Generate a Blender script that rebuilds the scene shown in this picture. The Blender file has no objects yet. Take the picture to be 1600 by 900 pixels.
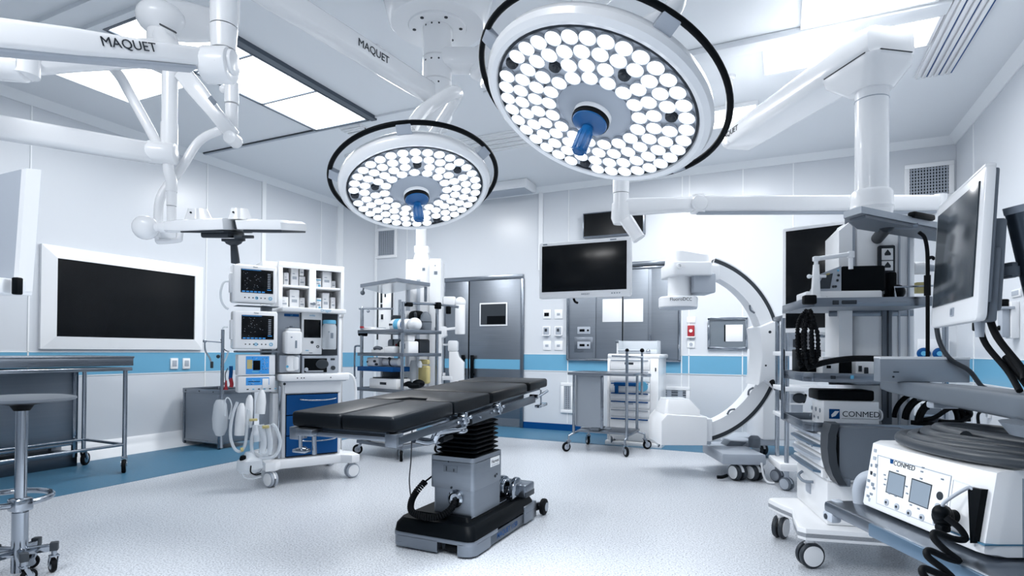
import bpy, bmesh, math, random
from mathutils import Vector, Matrix
SC = bpy.context.scene
COL = SC.collection
PI = math.pi
rnd = random.Random(7)

# ------------------------------------------------------------------ camera, world, exposure
FPX, YAW, PITCH, ROLL, SHY = 893.331, .4387, .0104, .0072, 89.454
EYE = Vector((0, 0, 1.05))
_c, _s = math.cos(YAW), math.sin(YAW)
FWD = Vector((-_s*math.cos(PITCH), _c*math.cos(PITCH), math.sin(PITCH)))
_r = Vector((_c, _s, 0)); _u = _r.cross(FWD)
RGT = _r*math.cos(ROLL) + _u*math.sin(ROLL)
UPV = _u*math.cos(ROLL) - _r*math.sin(ROLL)
cam_data = bpy.data.cameras.new('camera')
cam = bpy.data.objects.new('camera', cam_data); COL.objects.link(cam)
cam_data.sensor_width = 36; cam_data.lens = FPX/1600*36; cam_data.shift_y = SHY/1600
cam_data.clip_start = .05; cam_data.clip_end = 60
_m = Matrix((RGT, UPV, -FWD)).transposed().to_4x4(); _m.translation = EYE
cam.matrix_world = _m
SC.camera = cam
w = bpy.data.worlds.new('world'); SC.world = w; w.use_nodes = True
w.node_tree.nodes['Background'].inputs[0].default_value = (.8, .88, 1, 1)
w.node_tree.nodes['Background'].inputs[1].default_value = .25
SC.view_settings.view_transform = 'Standard'; SC.view_settings.look = 'None'
SC.view_settings.exposure = 1.42; SC.view_settings.gamma = 1.0
SC.view_settings.use_curve_mapping = False
SC.cycles.max_bounces = 8; SC.cycles.diffuse_bounces = 4; SC.cycles.glossy_bounces = 4
SC.cycles.use_denoising = True; SC.cycles.sample_clamp_indirect = 4
PANEL_W = 22.0      # watts per square metre of ceiling luminaire
LAMP_W = 38.0       # watts of each surgical lamp beam
LIGHT_TINT = (.985, .992, 1.0)

# the room (metres)
XL, XR, YB, YF, ZC = -6.005, 1.62, 7.17, -1.7, 3.266

# ------------------------------------------------------------------ survey helpers: picture measurements to places in the room
def ray(px, py): return FWD + RGT*((px-800)/FPX) - UPV*((py-450-SHY)/FPX)
def at(px, py, d): return EYE + ray(px, py)*d
def on(px, py, ax, v):
    q = ray(px, py); return EYE + q*((v-EYE[ax])/q[ax])
def back(px, py, off=0): p = on(px, py, 1, YB-off); return p.x, p.z
def left(px, py, off=0): p = on(px, py, 0, XL+off); return p.y, p.z
def right(px, py, off=0): p = on(px, py, 0, XR-off); return p.y, p.z
def floor_at(px, py, z=0): p = on(px, py, 2, z); return p.x, p.y
class Frame:
    def __init__(s, loc, rz): s.m = Matrix.Translation(loc) @ Matrix.Rotation(rz, 4, 'Z'); s.i = s.m.inverted()
    def xz(s, y, px, py):
        o = s.i @ EYE; q = s.i.to_3x3() @ ray(px, py); t = (y-o.y)/q.y; p = o+q*t; return p.x, p.z
    def yz(s, x, px, py):
        o = s.i @ EYE; q = s.i.to_3x3() @ ray(px, py); t = (x-o.x)/q.x; p = o+q*t; return p.y, p.z
    def xy(s, z, px, py):
        o = s.i @ EYE; q = s.i.to_3x3() @ ray(px, py); t = (z-o.z)/q.z; p = o+q*t; return p.x, p.y

# ------------------------------------------------------------------ materials
MATS = {}
def mat(name, col, rough=.4, metal=0., emit=0., spec=.5, coat=0., trans=0., alpha=1., bump=None, noise=None, ior=1.45):
    m = bpy.data.materials.new(name); m.use_nodes = True
    nt = m.node_tree; b = nt.nodes['Principled BSDF']
    c = (*col, 1)
    b.inputs['Base Color'].default_value = c
    b.inputs['Roughness'].default_value = rough
    b.inputs['Metallic'].default_value = metal
    b.inputs['Specular IOR Level'].default_value = spec
    b.inputs['Coat Weight'].default_value = coat
    b.inputs['Transmission Weight'].default_value = trans
    b.inputs['Alpha'].default_value = alpha
    b.inputs['IOR'].default_value = ior
    if emit:
        b.inputs['Emission Color'].default_value = c
        b.inputs['Emission Strength'].default_value = emit
    tc = None
    if noise or bump:
        tc = nt.nodes.new('ShaderNodeTexCoord')
    if noise:                       # (scale xyz, low, high): fine brushed or mottled variation of the base colour
        mp = nt.nodes.new('ShaderNodeMapping'); mp.inputs['Scale'].default_value = noise[0]
        nz = nt.nodes.new('ShaderNodeTexNoise'); nz.inputs['Scale'].default_value = 1; nz.inputs['Detail'].default_value = 3
        rp = nt.nodes.new('ShaderNodeMapRange'); rp.inputs['To Min'].default_value = noise[1]; rp.inputs['To Max'].default_value = noise[2]
        mx = nt.nodes.new('ShaderNodeMix'); mx.data_type = 'RGBA'; mx.blend_type = 'MULTIPLY'; mx.inputs[0].default_value = 1
        mx.inputs[6].default_value = c
        nt.links.new(tc.outputs['Object'], mp.inputs[0]); nt.links.new(mp.outputs[0], nz.inputs[0])
        nt.links.new(nz.outputs[0], rp.inputs[0]); nt.links.new(rp.outputs[0], mx.inputs[7]); nt.links.new(mx.outputs[2], b.inputs['Base Color'])
        if metal:
            r2 = nt.nodes.new('ShaderNodeMapRange'); r2.inputs['To Min'].default_value = rough*.8; r2.inputs['To Max'].default_value = rough*1.3
            nt.links.new(nz.outputs[0], r2.inputs[0]); nt.links.new(r2.outputs[0], b.inputs['Roughness'])
    if bump:
        nb = nt.nodes.new('ShaderNodeTexNoise'); nb.inputs['Scale'].default_value = bump[0]; nb.inputs['Detail'].default_value = 4
        bp = nt.nodes.new('ShaderNodeBump'); bp.inputs['Strength'].default_value = bump[1]; bp.inputs['Distance'].default_value = .01
        nt.links.new(tc.outputs['Object'], nb.inputs[0]); nt.links.new(nb.outputs[0], bp.inputs['Height']); nt.links.new(bp.outputs[0], b.inputs['Normal'])
    MATS[name] = m
    return m
wall_m   = mat('wall_panel', (.68, .71, .752), .28, noise=((1.2, 1.2, .8), .97, 1.02))
seam_m   = mat('seam', (.88, .90, .92), .35)
ceil_m   = mat('ceiling_paint', (.80, .825, .855), .45)
white    = mat('white_enamel', (.88, .892, .91), .25, coat=.2)
wplas    = mat('white_plastic', (.81, .83, .857), .38)
lgrey    = mat('light_grey_plastic', (.40, .44, .50), .42)
mgrey    = mat('mid_grey_plastic', (.125, .148, .178), .45)
dgrey    = mat('dark_grey_plastic', (.026, .033, .042), .45)
black    = mat('black_plastic', (.0022, .0035, .005), .45, spec=.09)
rubber   = mat('black_rubber', (.0025, .0035, .005), .6, spec=.15)
screen   = mat('black_screen', (.002, .003, .0045), .2, spec=.25)
gscreen  = mat('grey_glossy_screen', (.03, .04, .05), .16, spec=.35)
steel    = mat('brushed_steel', (.235, .262, .30), .28, 1, noise=((3, 3, 90), .95, 1.04))
steelh   = mat('brushed_steel_plate', (.28, .31, .35), .44, 1, noise=((2, 2, 60), .86, 1.1))
doorst   = mat('steel_door_sheet', (.235, .26, .295), .42, 1, noise=((2, 2, 60), .86, 1.1))
satin    = mat('satin_steel', (.34, .375, .42), .5, .7)
film     = mat('bluish_film', (.10, .165, .24), .3, .5)
chrome   = mat('polished_steel', (.38, .415, .46), .14, 1)
dsteel   = mat('dark_steel', (.11, .13, .155), .33, 1)
pad_m    = mat('black_vinyl', (.0035, .005, .007), .36, spec=.11, bump=(60, .03)); pad_m.node_tree.nodes['Principled BSDF'].inputs['Sheen Weight'].default_value = .0; pad_m.node_tree.nodes['Principled BSDF'].inputs['Sheen Roughness'].default_value = .15
skyblue  = mat('light_blue_panel', (.15, .40, .59), .3)
bluefl   = mat('blue_vinyl_floor', (.06, .18, .29), .45, noise=((60, 60, 60), .8, 1.15))
grip_b   = mat('blue_grip', (.006, .10, .29), .3)
blue     = mat('blue_drawer', (.0012, .062, .215), .4, spec=.2)
skirt_b  = mat('blue_skirting', (.0012, .062, .22), .4, spec=.2)
cyan     = mat('cyan_label', (.12, .42, .64), .5)
red      = mat('red_plastic', (.36, .018, .03), .5)
yellow   = mat('straw_yellow', (.50, .43, .19), .55)
ink      = mat('dark_ink', (.012, .018, .026), .5)
greyink  = mat('grey_ink', (.20, .24, .29), .5)
clearp   = mat('clear_tubing', (.80, .85, .90), .25, alpha=.55)
bagp     = mat('translucent_bag', (.78, .83, .88), .3, alpha=.6)
hose_m   = mat('dark_grey_hose', (.036, .044, .054), .4)
glassp   = mat('window_glass', (.16, .19, .22), .06, spec=.8)
lite     = mat('lit_diffuser', (.93, .97, 1.0), .5, emit=1.8)
lens_m   = mat('lit_lens', (.93, .97, 1.0), .15, emit=1.25)
lensrim  = mat('lens_rim', (.72, .76, .82), .12, coat=.5)
screen_ui= mat('lit_screen_blue', (.03, .20, .5), .3, emit=.18)
screen_lcd = mat('lit_lcd', (.20, .245, .295), .3, emit=.12)

def floor_material():
    m = bpy.data.materials.new('speckled_vinyl_floor'); m.use_nodes = True
    nt = m.node_tree; b = nt.nodes['Principled BSDF']; b.inputs['Roughness'].default_value = .33
    tc = nt.nodes.new('ShaderNodeTexCoord')
    nz = nt.nodes.new('ShaderNodeTexNoise'); nz.inputs['Scale'].default_value = 110; nz.inputs['Detail'].default_value = 3; nz.inputs['Roughness'].default_value = .65
    rp = nt.nodes.new('ShaderNodeValToRGB')
    e = rp.color_ramp.elements; e[0].position = .30; e[0].color = (.13, .15, .18, 1); e[1].position = .47; e[1].color = (.52, .55, .595, 1)
    e.new(.62).color = (.68, .71, .755, 1)
    vo = nt.nodes.new('ShaderNodeTexVoronoi'); vo.inputs['Scale'].default_value = 85
    r2 = nt.nodes.new('ShaderNodeValToRGB'); e = r2.color_ramp.elements; e[0].position = .10; e[0].color = (.30, .33, .37, 1); e[1].position = .2; e[1].color = (1, 1, 1, 1)
    mx = nt.nodes.new('ShaderNodeMix'); mx.data_type = 'RGBA'; mx.blend_type = 'MULTIPLY'; mx.inputs[0].default_value = .8
    L = nt.links.new
    L(tc.outputs['Object'], nz.inputs[0]); L(tc.outputs['Object'], vo.inputs[0]); L(nz.outputs[0], rp.inputs[0]); L(vo.outputs[0], r2.inputs[0])
    L(rp.outputs[0], mx.inputs[6]); L(r2.outputs[0], mx.inputs[7]); L(mx.outputs[2], b.inputs['Base Color'])
    return m
front_m = mat('front_wall_grey', (.30, .335, .38), .4)
floor_m = floor_material()

# ------------------------------------------------------------------ mesh builder
def V(*a): return Vector(a[0] if len(a) == 1 else a)
def rotm(d, up=(0, 0, 1)):
    z = V(d).normalized(); u = V(up)
    if abs(z.dot(u.normalized())) > .999: u = V(1, 0, 0)
    x = u.cross(z).normalized(); y = z.cross(x)
    return Matrix((x, y, z)).transposed().to_4x4()
class MB:
    def __init__(s, *mats): s.bm = bmesh.new(); s.mats = list(mats) or [white]
    def _add(s, tb, mi, mx=None):
        if mx is not None: bmesh.ops.transform(tb, matrix=mx, verts=tb.verts)
        if isinstance(mi, bpy.types.Material):
            if mi not in s.mats: s.mats.append(mi)
            mi = s.mats.index(mi)
        for f in tb.faces: f.material_index = mi; f.smooth = True
        me = bpy.data.meshes.new('t'); tb.to_mesh(me); tb.free(); s.bm.from_mesh(me); bpy.data.meshes.remove(me)
        return s
    def box(s, c, size, bev=0, m=0, rot=None, seg=2):
        tb = bmesh.new(); bmesh.ops.create_cube(tb, size=1)
        bmesh.ops.scale(tb, vec=V(size), verts=tb.verts)
        if bev: bmesh.ops.bevel(tb, geom=tb.edges[:], offset=min(bev, min(size)*.49), segments=seg, affect='EDGES', profile=.5)
        mx = Matrix.Translation(V(c))
        if rot is not None: mx = mx @ rot
        return s._add(tb, m, mx)
    def bb(s, a, b, bev=0, m=0, seg=2):
        a, b = V(a), V(b); return s.box((a+b)/2, [abs(b[i]-a[i]) for i in range(3)], bev, m, None, seg)
    def beam(s, p, q, w, h, bev=0, m=0, up=(0, 0, 1)):
        p, q = V(p), V(q); R = rotm(q-p, up)
        return s.box((p+q)/2, (w, h, (q-p).length), bev, m, R)
    def cyl(s, p, q, r, r2=None, m=0, seg=24, bev=0):
        p, q = V(p), V(q); L = (q-p).length
        tb = bmesh.new(); bmesh.ops.create_cone(tb, cap_ends=True, segments=seg, radius1=r, radius2=r if r2 is None else r2, depth=L)
        if bev:
            ed = [e for e in tb.edges if len(e.link_faces) == 2 and any(len(f.verts) > 4 for f in e.link_faces)]
            bmesh.ops.bevel(tb, geom=ed, offset=bev, segments=2, affect='EDGES', profile=.5)
        return s._add(tb, m, Matrix.Translation((p+q)/2) @ rotm(q-p))
    def lathe(s, prof, loc=(0, 0, 0), axis=(0, 0, 1), m=0, seg=36, scale=(1, 1, 1)):
        tb = bmesh.new(); rings = []
        for r, z in prof:
            rings.append([tb.verts.new((r*math.cos(2*PI*i/seg), r*math.sin(2*PI*i/seg), z)) for i in range(seg)] if r > 1e-6 else [tb.verts.new((0, 0, z))])
        for a, b in zip(rings, rings[1:]):
            for i in range(seg):
                j = (i+1) % seg
                if len(a) > 1 and len(b) > 1: tb.faces.new((a[i], a[j], b[j], b[i]))
                elif len(a) > 1: tb.faces.new((a[i], a[j], b[0]))
                elif len(b) > 1: tb.faces.new((a[0], b[j], b[i]))
        bmesh.ops.recalc_face_normals(tb, faces=tb.faces)
        return s._add(tb, m, Matrix.Translation(V(loc)) @ rotm(axis) @ Matrix.Diagonal((*scale, 1)))
    def sph(s, c, r, sc=(1, 1, 1), m=0, seg=20):
        tb = bmesh.new(); bmesh.ops.create_uvsphere(tb, u_segments=seg, v_segments=seg//2, radius=r)
        return s._add(tb, m, Matrix.Translation(V(c)) @ Matrix.Diagonal((*sc, 1)))
    def tube(s, pts, r, m=0, seg=10, res=6, smooth=True, closed=False, rfun=None, caps=True):
        P = [V(p) for p in pts]
        if smooth and len(P) > 2:
            Q = []
            n = len(P)
            for i in range(n if closed else n-1):
                p1, p2 = P[i], P[(i+1) % n]
                p0 = P[i-1] if (i or closed) else p1*2-p2
                p3 = P[(i+2) % n] if (closed or i+2 < n) else p2*2-p1
                for k in range(res):
                    t = k/res
                    Q.append(.5*((2*p1)+(p2-p0)*t+(2*p0-5*p1+4*p2-p3)*t*t+(3*p1-p0-3*p2+p3)*t**3))
            if not closed: Q.append(P[-1])
            P = Q
        n = len(P); tb = bmesh.new(); rings = []; nx = None
        for i in range(n):
            a = P[i-1] if (i or closed) else P[i]; b = P[(i+1) % n] if (closed or i+1 < n) else P[i]
            t = (b-a)
            if t.length < 1e-9: t = V(0, 0, 1)
            t.normalize()
            if nx is None:
                nx = t.orthogonal().normalized()
            else:
                nx = nx - t*nx.dot(t)
                nx = nx.normalized() if nx.length > 1e-6 else t.orthogonal().normalized()
            by = t.cross(nx); rr = r if rfun is None else rfun(i/(n-1))*r
            rings.append([tb.verts.new(P[i]+(nx*math.cos(2*PI*k/seg)+by*math.sin(2*PI*k/seg))*rr) for k in range(seg)])
        for i in range(n if closed else n-1):
            a, b = rings[i], rings[(i+1) % n]
            off = 0
            if closed and i == n-1:
                off = min(range(seg), key=lambda o: (a[0].co-b[o].co).length)
            for k in range(seg):
                tb.faces.new((a[k], a[(k+1) % seg], b[(k+1+off) % seg], b[(k+off) % seg]))
        if caps and not closed: tb.faces.new(rings[0][::-1]); tb.faces.new(rings[-1])
        return s._add(tb, m)
    def torus(s, c, R, r, n=(0, 0, 1), m=0, seg=48, cs=10, a0=0, a1=2*PI):
        R4 = Matrix.Translation(V(c)) @ rotm(n)
        full = abs(a1-a0-2*PI) < 1e-6; k = seg if full else seg+1
        pts = [R4 @ V(R*math.cos(a0+(a1-a0)*i/seg), R*math.sin(a0+(a1-a0)*i/seg), 0) for i in range(k)]
        return s.tube(pts, r, m, cs, smooth=False, closed=full)
    def prism(s, poly, h0, h1, ax='z', bev=0, m=0, mx=None, seg=2):
        """poly in the plane across ax (z: xy, y: xz, x: yz), extruded from h0 to h1"""
        def mk(u, v, w):
            return {'z': (u, v, w), 'y': (u, w, v), 'x': (w, u, v)}[ax]
        tb = bmesh.new()
        a = [tb.verts.new(mk(u, v, h0)) for u, v in poly]; b = [tb.verts.new(mk(u, v, h1)) for u, v in poly]
        n = len(poly); tb.faces.new(a[::-1]); tb.faces.new(b)
        for i in range(n): tb.faces.new((a[i], a[(i+1) % n], b[(i+1) % n], b[i]))
        bmesh.ops.recalc_face_normals(tb, faces=tb.faces)
        if bev:
            ed = [e for e in tb.edges if any(len(f.verts) == n and n != 4 for f in e.link_faces)] if n > 4 else tb.edges[:]
            bmesh.ops.bevel(tb, geom=ed, offset=bev, segments=seg, affect='EDGES', profile=.5)
        return s._add(tb, m, mx)
    def quad(s, pts, m=0):
        tb = bmesh.new(); tb.faces.new([tb.verts.new(V(p)) for p in pts]); return s._add(tb, m)
    def loft(s, sections, m=0, cap=True):
        tb = bmesh.new(); R = [[tb.verts.new(V(p)) for p in sec] for sec in sections]; n = len(R[0])
        for a, b in zip(R, R[1:]):
            for i in range(n): tb.faces.new((a[i], a[(i+1) % n], b[(i+1) % n], b[i]))
        if cap: tb.faces.new(R[0][::-1]); tb.faces.new(R[-1])
        bmesh.ops.recalc_face_normals(tb, faces=tb.faces)
        return s._add(tb, m)
    def text(s, txt, size, mx, m=0, ext=.0006, align='CENTER', bold=0, cyl=0, shift=0.):
        cu = bpy.data.curves.new('t', 'FONT'); cu.body = txt; cu.size = size; cu.extrude = ext; cu.align_x = align; cu.align_y = 'CENTER'; cu.offset = bold
        cu.resolution_u = 3
        o = bpy.data.objects.new('t', cu); COL.objects.link(o)
        dg = bpy.context.evaluated_depsgraph_get(); me = bpy.data.meshes.new_from_object(o.evaluated_get(dg))
        tb = bmesh.new(); tb.from_mesh(me)
        bpy.data.objects.remove(o); bpy.data.curves.remove(cu); bpy.data.meshes.remove(me)
        if cyl:
            for v in tb.verts: a = (v.co.x+shift)/cyl; v.co = ((cyl+v.co.z)*math.sin(a), v.co.y, (cyl+v.co.z)*math.cos(a)-cyl)
        return s._add(tb, m, mx)
    def build(s, name, parent=None, loc=None, rot=None, sharp=38, label=None):
        me = bpy.data.meshes.new(name); s.bm.to_mesh(me); s.bm.free()
        for m in s.mats: me.materials.append(m)
        me.set_sharp_from_angle(angle=math.radians(sharp))
        o = bpy.data.objects.new(name, me); COL.objects.link(o)
        if parent is not None: o.parent = parent
        if loc is not None: o.location = loc
        if rot is not None: o.rotation_euler = rot
        if label: o['label'] = label
        return o
def thing(name, label, cat, loc=(0, 0, 0), rz=0, group=None):
    o = bpy.data.objects.new(name, None); COL.objects.link(o); o.empty_display_size = .1
    o.location = loc; o.rotation_euler = (0, 0, rz); o['label'] = label; o['category'] = cat
    if group: o['group'] = group
    return o
def tag(o, label, cat, group=None):
    o['label'] = label; o['category'] = cat
    if group: o['group'] = group
    return o
def struct(o, label=None):
    o['kind'] = 'structure'
    if label: o['label'] = label
    return o
def sroot(name, loc=(0, 0, 0), rz=0):
    o = bpy.data.objects.new(name, None); COL.objects.link(o); o.location = loc; o.rotation_euler = (0, 0, rz); o['kind'] = 'structure'; return o
def dup(root, loc=None, rz=None, label=None, group=None):
    r = root.copy(); COL.objects.link(r)
    if loc is not None: r.location = loc
    if rz is not None: r.rotation_euler = (0, 0, rz)
    if label: r['label'] = label
    if group: r['group'] = group
    for ch in list(root.children):
        c = ch.copy(); COL.objects.link(c); c.parent = r
        for g in ch.children:
            d = g.copy(); COL.objects.link(d); d.parent = c
    return r
def rrect(x0, x1, y0, y1, r, n=4):
    out = []
    for cx, cy, a in ((x1-r, y1-r, 0), (x0+r, y1-r, PI/2), (x0+r, y0+r, PI), (x1-r, y0+r, 1.5*PI)):
        for k in range(n+1):
            t = a+PI/2*k/n; out.append((cx+r*math.cos(t), cy+r*math.sin(t)))
    return out
FRONT = Matrix.Rotation(PI/2, 4, 'X')      # text facing local -y
def face_mx(x, y, z): return Matrix.Translation((x, y, z)) @ FRONT
# ------------------------------------------------------------------ the setting
o = struct(MB(floor_m).bb((XL-.1, YF-.1, -.1), (XR+.1, YB+.1, 0)).build('floor'))
o = struct(MB(ceil_m).bb((XL-.1, YF-.1, ZC), (XR+.1, YB+.1, ZC+.1)).build('ceiling'))
struct(MB(wall_m).bb((XL-.12, YF-.12, -.1), (XL, YB+.12, ZC)).build('wall_left'))
struct(MB(wall_m).bb((XL, YB, -.1), (XR+.12, YB+.12, ZC)).build('wall_back'))
struct(MB(wall_m).bb((XR, YF-.12, -.1), (XR+.12, YB, ZC)).build('wall_right'))
struct(MB(front_m).bb((XL, YF-.12, -.1), (XR, YF, ZC)).build('wall_front'))
struct(MB(wall_m).prism([(XL, 6.70), (-5.75, YB), (XL, YB)], 0, ZC).build('wall_corner'))
struct(MB(bluefl).prism([(XL, YF), (-4.62, YF), (-4.62, 6.285), (XR, 6.285), (XR, YB), (XL, YB)], 0, .003).build('floor_border'))
# cove skirting along the left wall, blue skirting along the back wall
arc = [(XL, 0), (-5.80, 0)] + [(-5.80-.17*math.sin(t), .12-.12*math.cos(t)+.004) for t in [PI/2*k/6 for k in range(7)]] + [(XL+.012, .15), (XL, .15)]
struct(MB(wplas).prism(arc, YF, 6.70, 'y').build('baseboard_left'))
struct(MB(skirt_b).bb((-3.2, YB-.012, .003), (-.40, YB, .089)).build('baseboard_back'))
struct(MB(wplas).bb((-.38, YB-.02, .003), (XR, YB, .13)).build('baseboard_right'))
# blue dado stripes and white panel seams
b = MB(skyblue)
b.bb((XL, YF, .795), (XL+.004, 6.70, 1.012)); b.bb((-3.2, YB-.004, .795), (XR, YB, 1.012)); b.bb((XR-.004, YF, .795), (XR, YB, 1.012)); b.bb((-5.75, YB-.004, .795), (-4.50, YB, 1.012))
b.prism([(XL, 6.70), (XL+.006, 6.70), (-5.744, YB), (-5.75, YB)], .795, 1.012)
struct(b.build('trim_1', label='light blue dado stripe'))
b = MB(seam_m)
for y in (-.6, .95, 2.75, 4.466, 6.28): b.bb((XL, y-.006, .15), (XL+.006, y+.006, ZC))
b.bb((XL, 5.23, .15), (XL+.02, 5.29, ZC)); b.bb((XL, 6.60, 0), (XL+.03, 6.71, ZC))
for x in (-2.545, -1.0+.0, -1.085, -.398, .13, .874): b.bb((x-.006, YB-.007, .1), (x+.006, YB, ZC))
b.bb((-2.97, YB-.02, 2.15), (-2.91, YB, ZC)); b.bb((-5.74, YB-.012, 0), (-5.70, YB, ZC)); b.bb((-5.14, YB-.006, 0), (-5.13, YB, ZC))
for y in (6.59, 4.9, 2.9, 1.2): b.bb((XR-.007, y-.006, .1), (XR, y+.006, ZC))
for z in (.79, 1.014):
    b.bb((XL, YF, z-.004), (XL+.006, 6.7, z+.004)); b.bb((-3.2, YB-.007, z-.004), (XR, YB, z+.004)); b.bb((XR-.007, YF, z-.004), (XR, YB, z+.004))
struct(b.build('trim_2', label='white wall panel seams'))
b = MB(seam_m)
for p in ([(XL, ZC), (XL+.075, ZC), (XL+.012, ZC-.075), (XL, ZC-.075)],): b.prism(p, YF, 6.70, 'y')
for p in ([(XR, ZC), (XR-.075, ZC), (XR-.012, ZC-.075), (XR, ZC-.075)],): b.prism(p, YF, YB, 'y')
b.prism([(YB, ZC), (YB-.075, ZC), (YB-.012, ZC-.07), (YB, ZC-.07)], -5.75, XR, 'x')
struct(b.build('trim_3', label='white cornice along the ceiling edge'))

# ------------------------------------------------------------------ ceiling luminaires, air slots
def area(name, x0, x1, y0, y1, z, k=1.):
    l = bpy.data.lights.new(name, 'AREA'); l.shape = 'RECTANGLE'; l.size = x1-x0; l.size_y = y1-y0
    l.energy = PANEL_W*(x1-x0)*(y1-y0)*k; l.color = LIGHT_TINT
    ob = bpy.data.objects.new(name, l); COL.objects.link(ob); ob.location = ((x0+x1)/2, (y0+y1)/2, z)
    return ob
def luminaire(x0, x1, y0, y1, label, cells=1, k=1., frame=white, along='y'):
    cx, cy = (x0+x1)/2, (y0+y1)/2
    t = thing('ceiling_light', label, 'ceiling light', (cx, cy, ZC), 0, 'ceiling luminaires')
    hx, hy = (x1-x0)/2, (y1-y0)/2; f = MB(frame); d = MB(lite); z = -.03; e = .022
    for a, c in (((-hx-e, -hy-e), (hx+e, -hy)), ((-hx-e, hy), (hx+e, hy+e)), ((-hx-e, -hy), (-hx, hy)), ((hx, -hy), (hx+e, hy))):
        f.bb((*a, z-.004), (*c, 0), .003)
    for i in range(1, cells):
        if along == 'y':
            y = -hy+2*hy*i/cells; f.bb((-hx, y-.008, z-.002), (hx, y+.008, 0))
        else:
            x = -hx+2*hx*i/cells; f.bb((x-.008, -hy, z-.002), (x+.008, hy, 0))
    f.build('frame', t)
    d.bb((-hx, -hy, z+.008), (hx, hy, -.002)); d.build('diffuser', t)
    a = area('luminaire_light', x0, x1, y0, y1, ZC-.034, k)
    a.parent = t; a.location = (0, 0, -.036)
    return t
luminaire(-4.19, -3.56, 2.35, 4.30, 'long three-cell ceiling light panel between the jointed boom tubes and the small lamp', 3, .22, frame=dsteel)
luminaire(-5.24, -4.46, 2.52, 3.13, 'square ceiling light panel above the wall display', 1, .05)
luminaire(-.10, .93, 4.50, 4.88, 'wide ceiling light panel behind the white boom head with the round column', 1, .42)
luminaire(.14, .86, 3.45, 4.28, 'ceiling light panel in two halves nearer the camera than the white boom head', 2, .2)
luminaire(-.60, -.20, 5.44, 5.86, 'small ceiling light seen through the grip ring of the large lamp', 1, 3.0)
luminaire(-2.84, -2.66, 3.32, 4.02, 'narrow slanting ceiling light strip behind the lamp column', 1, 2.2)
luminaire(-1.75, -1.35, 4.4, 5.0, 'ceiling light panel hidden partly behind the lamp column arm', 1, 1.6)
luminaire(-1.35, -.85, 5.70, 6.15, 'added unseen ceiling light panel near the back wall behind the large lamp', 1, 1.5)  # added fill light, unseen behind the large lamp, brightens the back wall
luminaire(-4.45, -3.95, 5.05, 5.60, 'added ceiling light panel kept out of sight behind the small lamp near the chamfered corner', 1, 3.0)  # extra panel put out of sight to lift the left wall by the corner
luminaire(-2.3, -1.0, -.9, -.3, 'added unseen ceiling light panel over the camera side of the room', 1, 1.5)  # added outside the view to light surfaces that face the camera
# linear air slots
def slot(x0, x1, y0, y1, label, n=3, lines=skirt_b, along='y'):
    cx, cy = (x0+x1)/2, (y0+y1)/2; t = thing('linear_air_vent', label, 'air vent', (cx, cy, ZC))
    hx, hy = (x1-x0)/2, (y1-y0)/2; f = MB(white); sl = MB(lines)
    f.bb((-hx, -hy, -.012), (hx, hy, 0), .003)
    W = 2*(hx if along == 'y' else hy)
    for i in range(n):
        u = -W/2+W*(i+.5)/n
        for du, wd in ((-.02, .028), (.02, .028)):
            if along == 'y': f.bb((u+du-wd/2, -hy+.01, -.03), (u+du+wd/2, hy-.01, -.01), .006)
            else: f.bb((-hx+.01, u+du-wd/2, -.03), (hx-.01, u+du+wd/2, -.01), .006)
        if along == 'y': sl.bb((u+.036, -hy+.01, -.020), (u+.046, hy-.01, -.008))
        else: sl.bb((-hx+.01, u+.036, -.020), (hx-.01, u+.046, -.008))
    f.build('vent_frame', t); sl.build('slot', t)
slot(.965, 1.20, 3.2, 5.48, 'white slotted ceiling air vent with blue lines beside the boom head', 3)
slot(-3.05, -2.40, 5.16, 5.60, 'slotted grey ceiling vent behind the small lamp', 4, mgrey, 'x')
slot(-3.99, -3.72, 4.40, 4.60, 'short slotted ceiling vent at the end of the long light panel', 2, dgrey, 'x')
# ceiling beams and boxes
t = thing('ceiling_box', 'white shallow box fixed under the ceiling by the back wall', 'ceiling box', (-3.40, 6.83, ZC))
MB(white).bb((-.50, -.17, -.11), (.46, .17, 0), .01).build('housing', t); MB(lgrey).bb((-.46, -.14, -.118), (.42, .14, -.108)).build('underside_panel', t)
b = MB(ceil_m); b.bb((-.75, 4.31, ZC-.05), (.96, 4.46, ZC), .012); struct(b.build('ceiling_beam'))
b = MB(ceil_m); b.bb((-2.3, 4.28, ZC-.02), (-.72, 4.31, ZC), .004); b.bb((-3.52, 4.31, ZC-.02), (-2.9, 4.33, ZC)); b.bb((-3.53, 1.2, ZC-.035), (-3.47, 4.34, ZC), m=dsteel); b.bb((-4.9, 2.10, ZC-.03), (-3.6, 2.17, ZC))
b.bb((-4.9, 2.28, ZC-.03), (-3.6, 2.33, ZC)); b.bb((-5.9, 4.335, ZC-.02), (-3.5, 4.365, ZC), m=lgrey); b.bb((-5.9, 4.33, ZC-.012), (-4.25, 4.336, ZC), m=dgrey); struct(b.build('ceiling_rail'))

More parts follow.
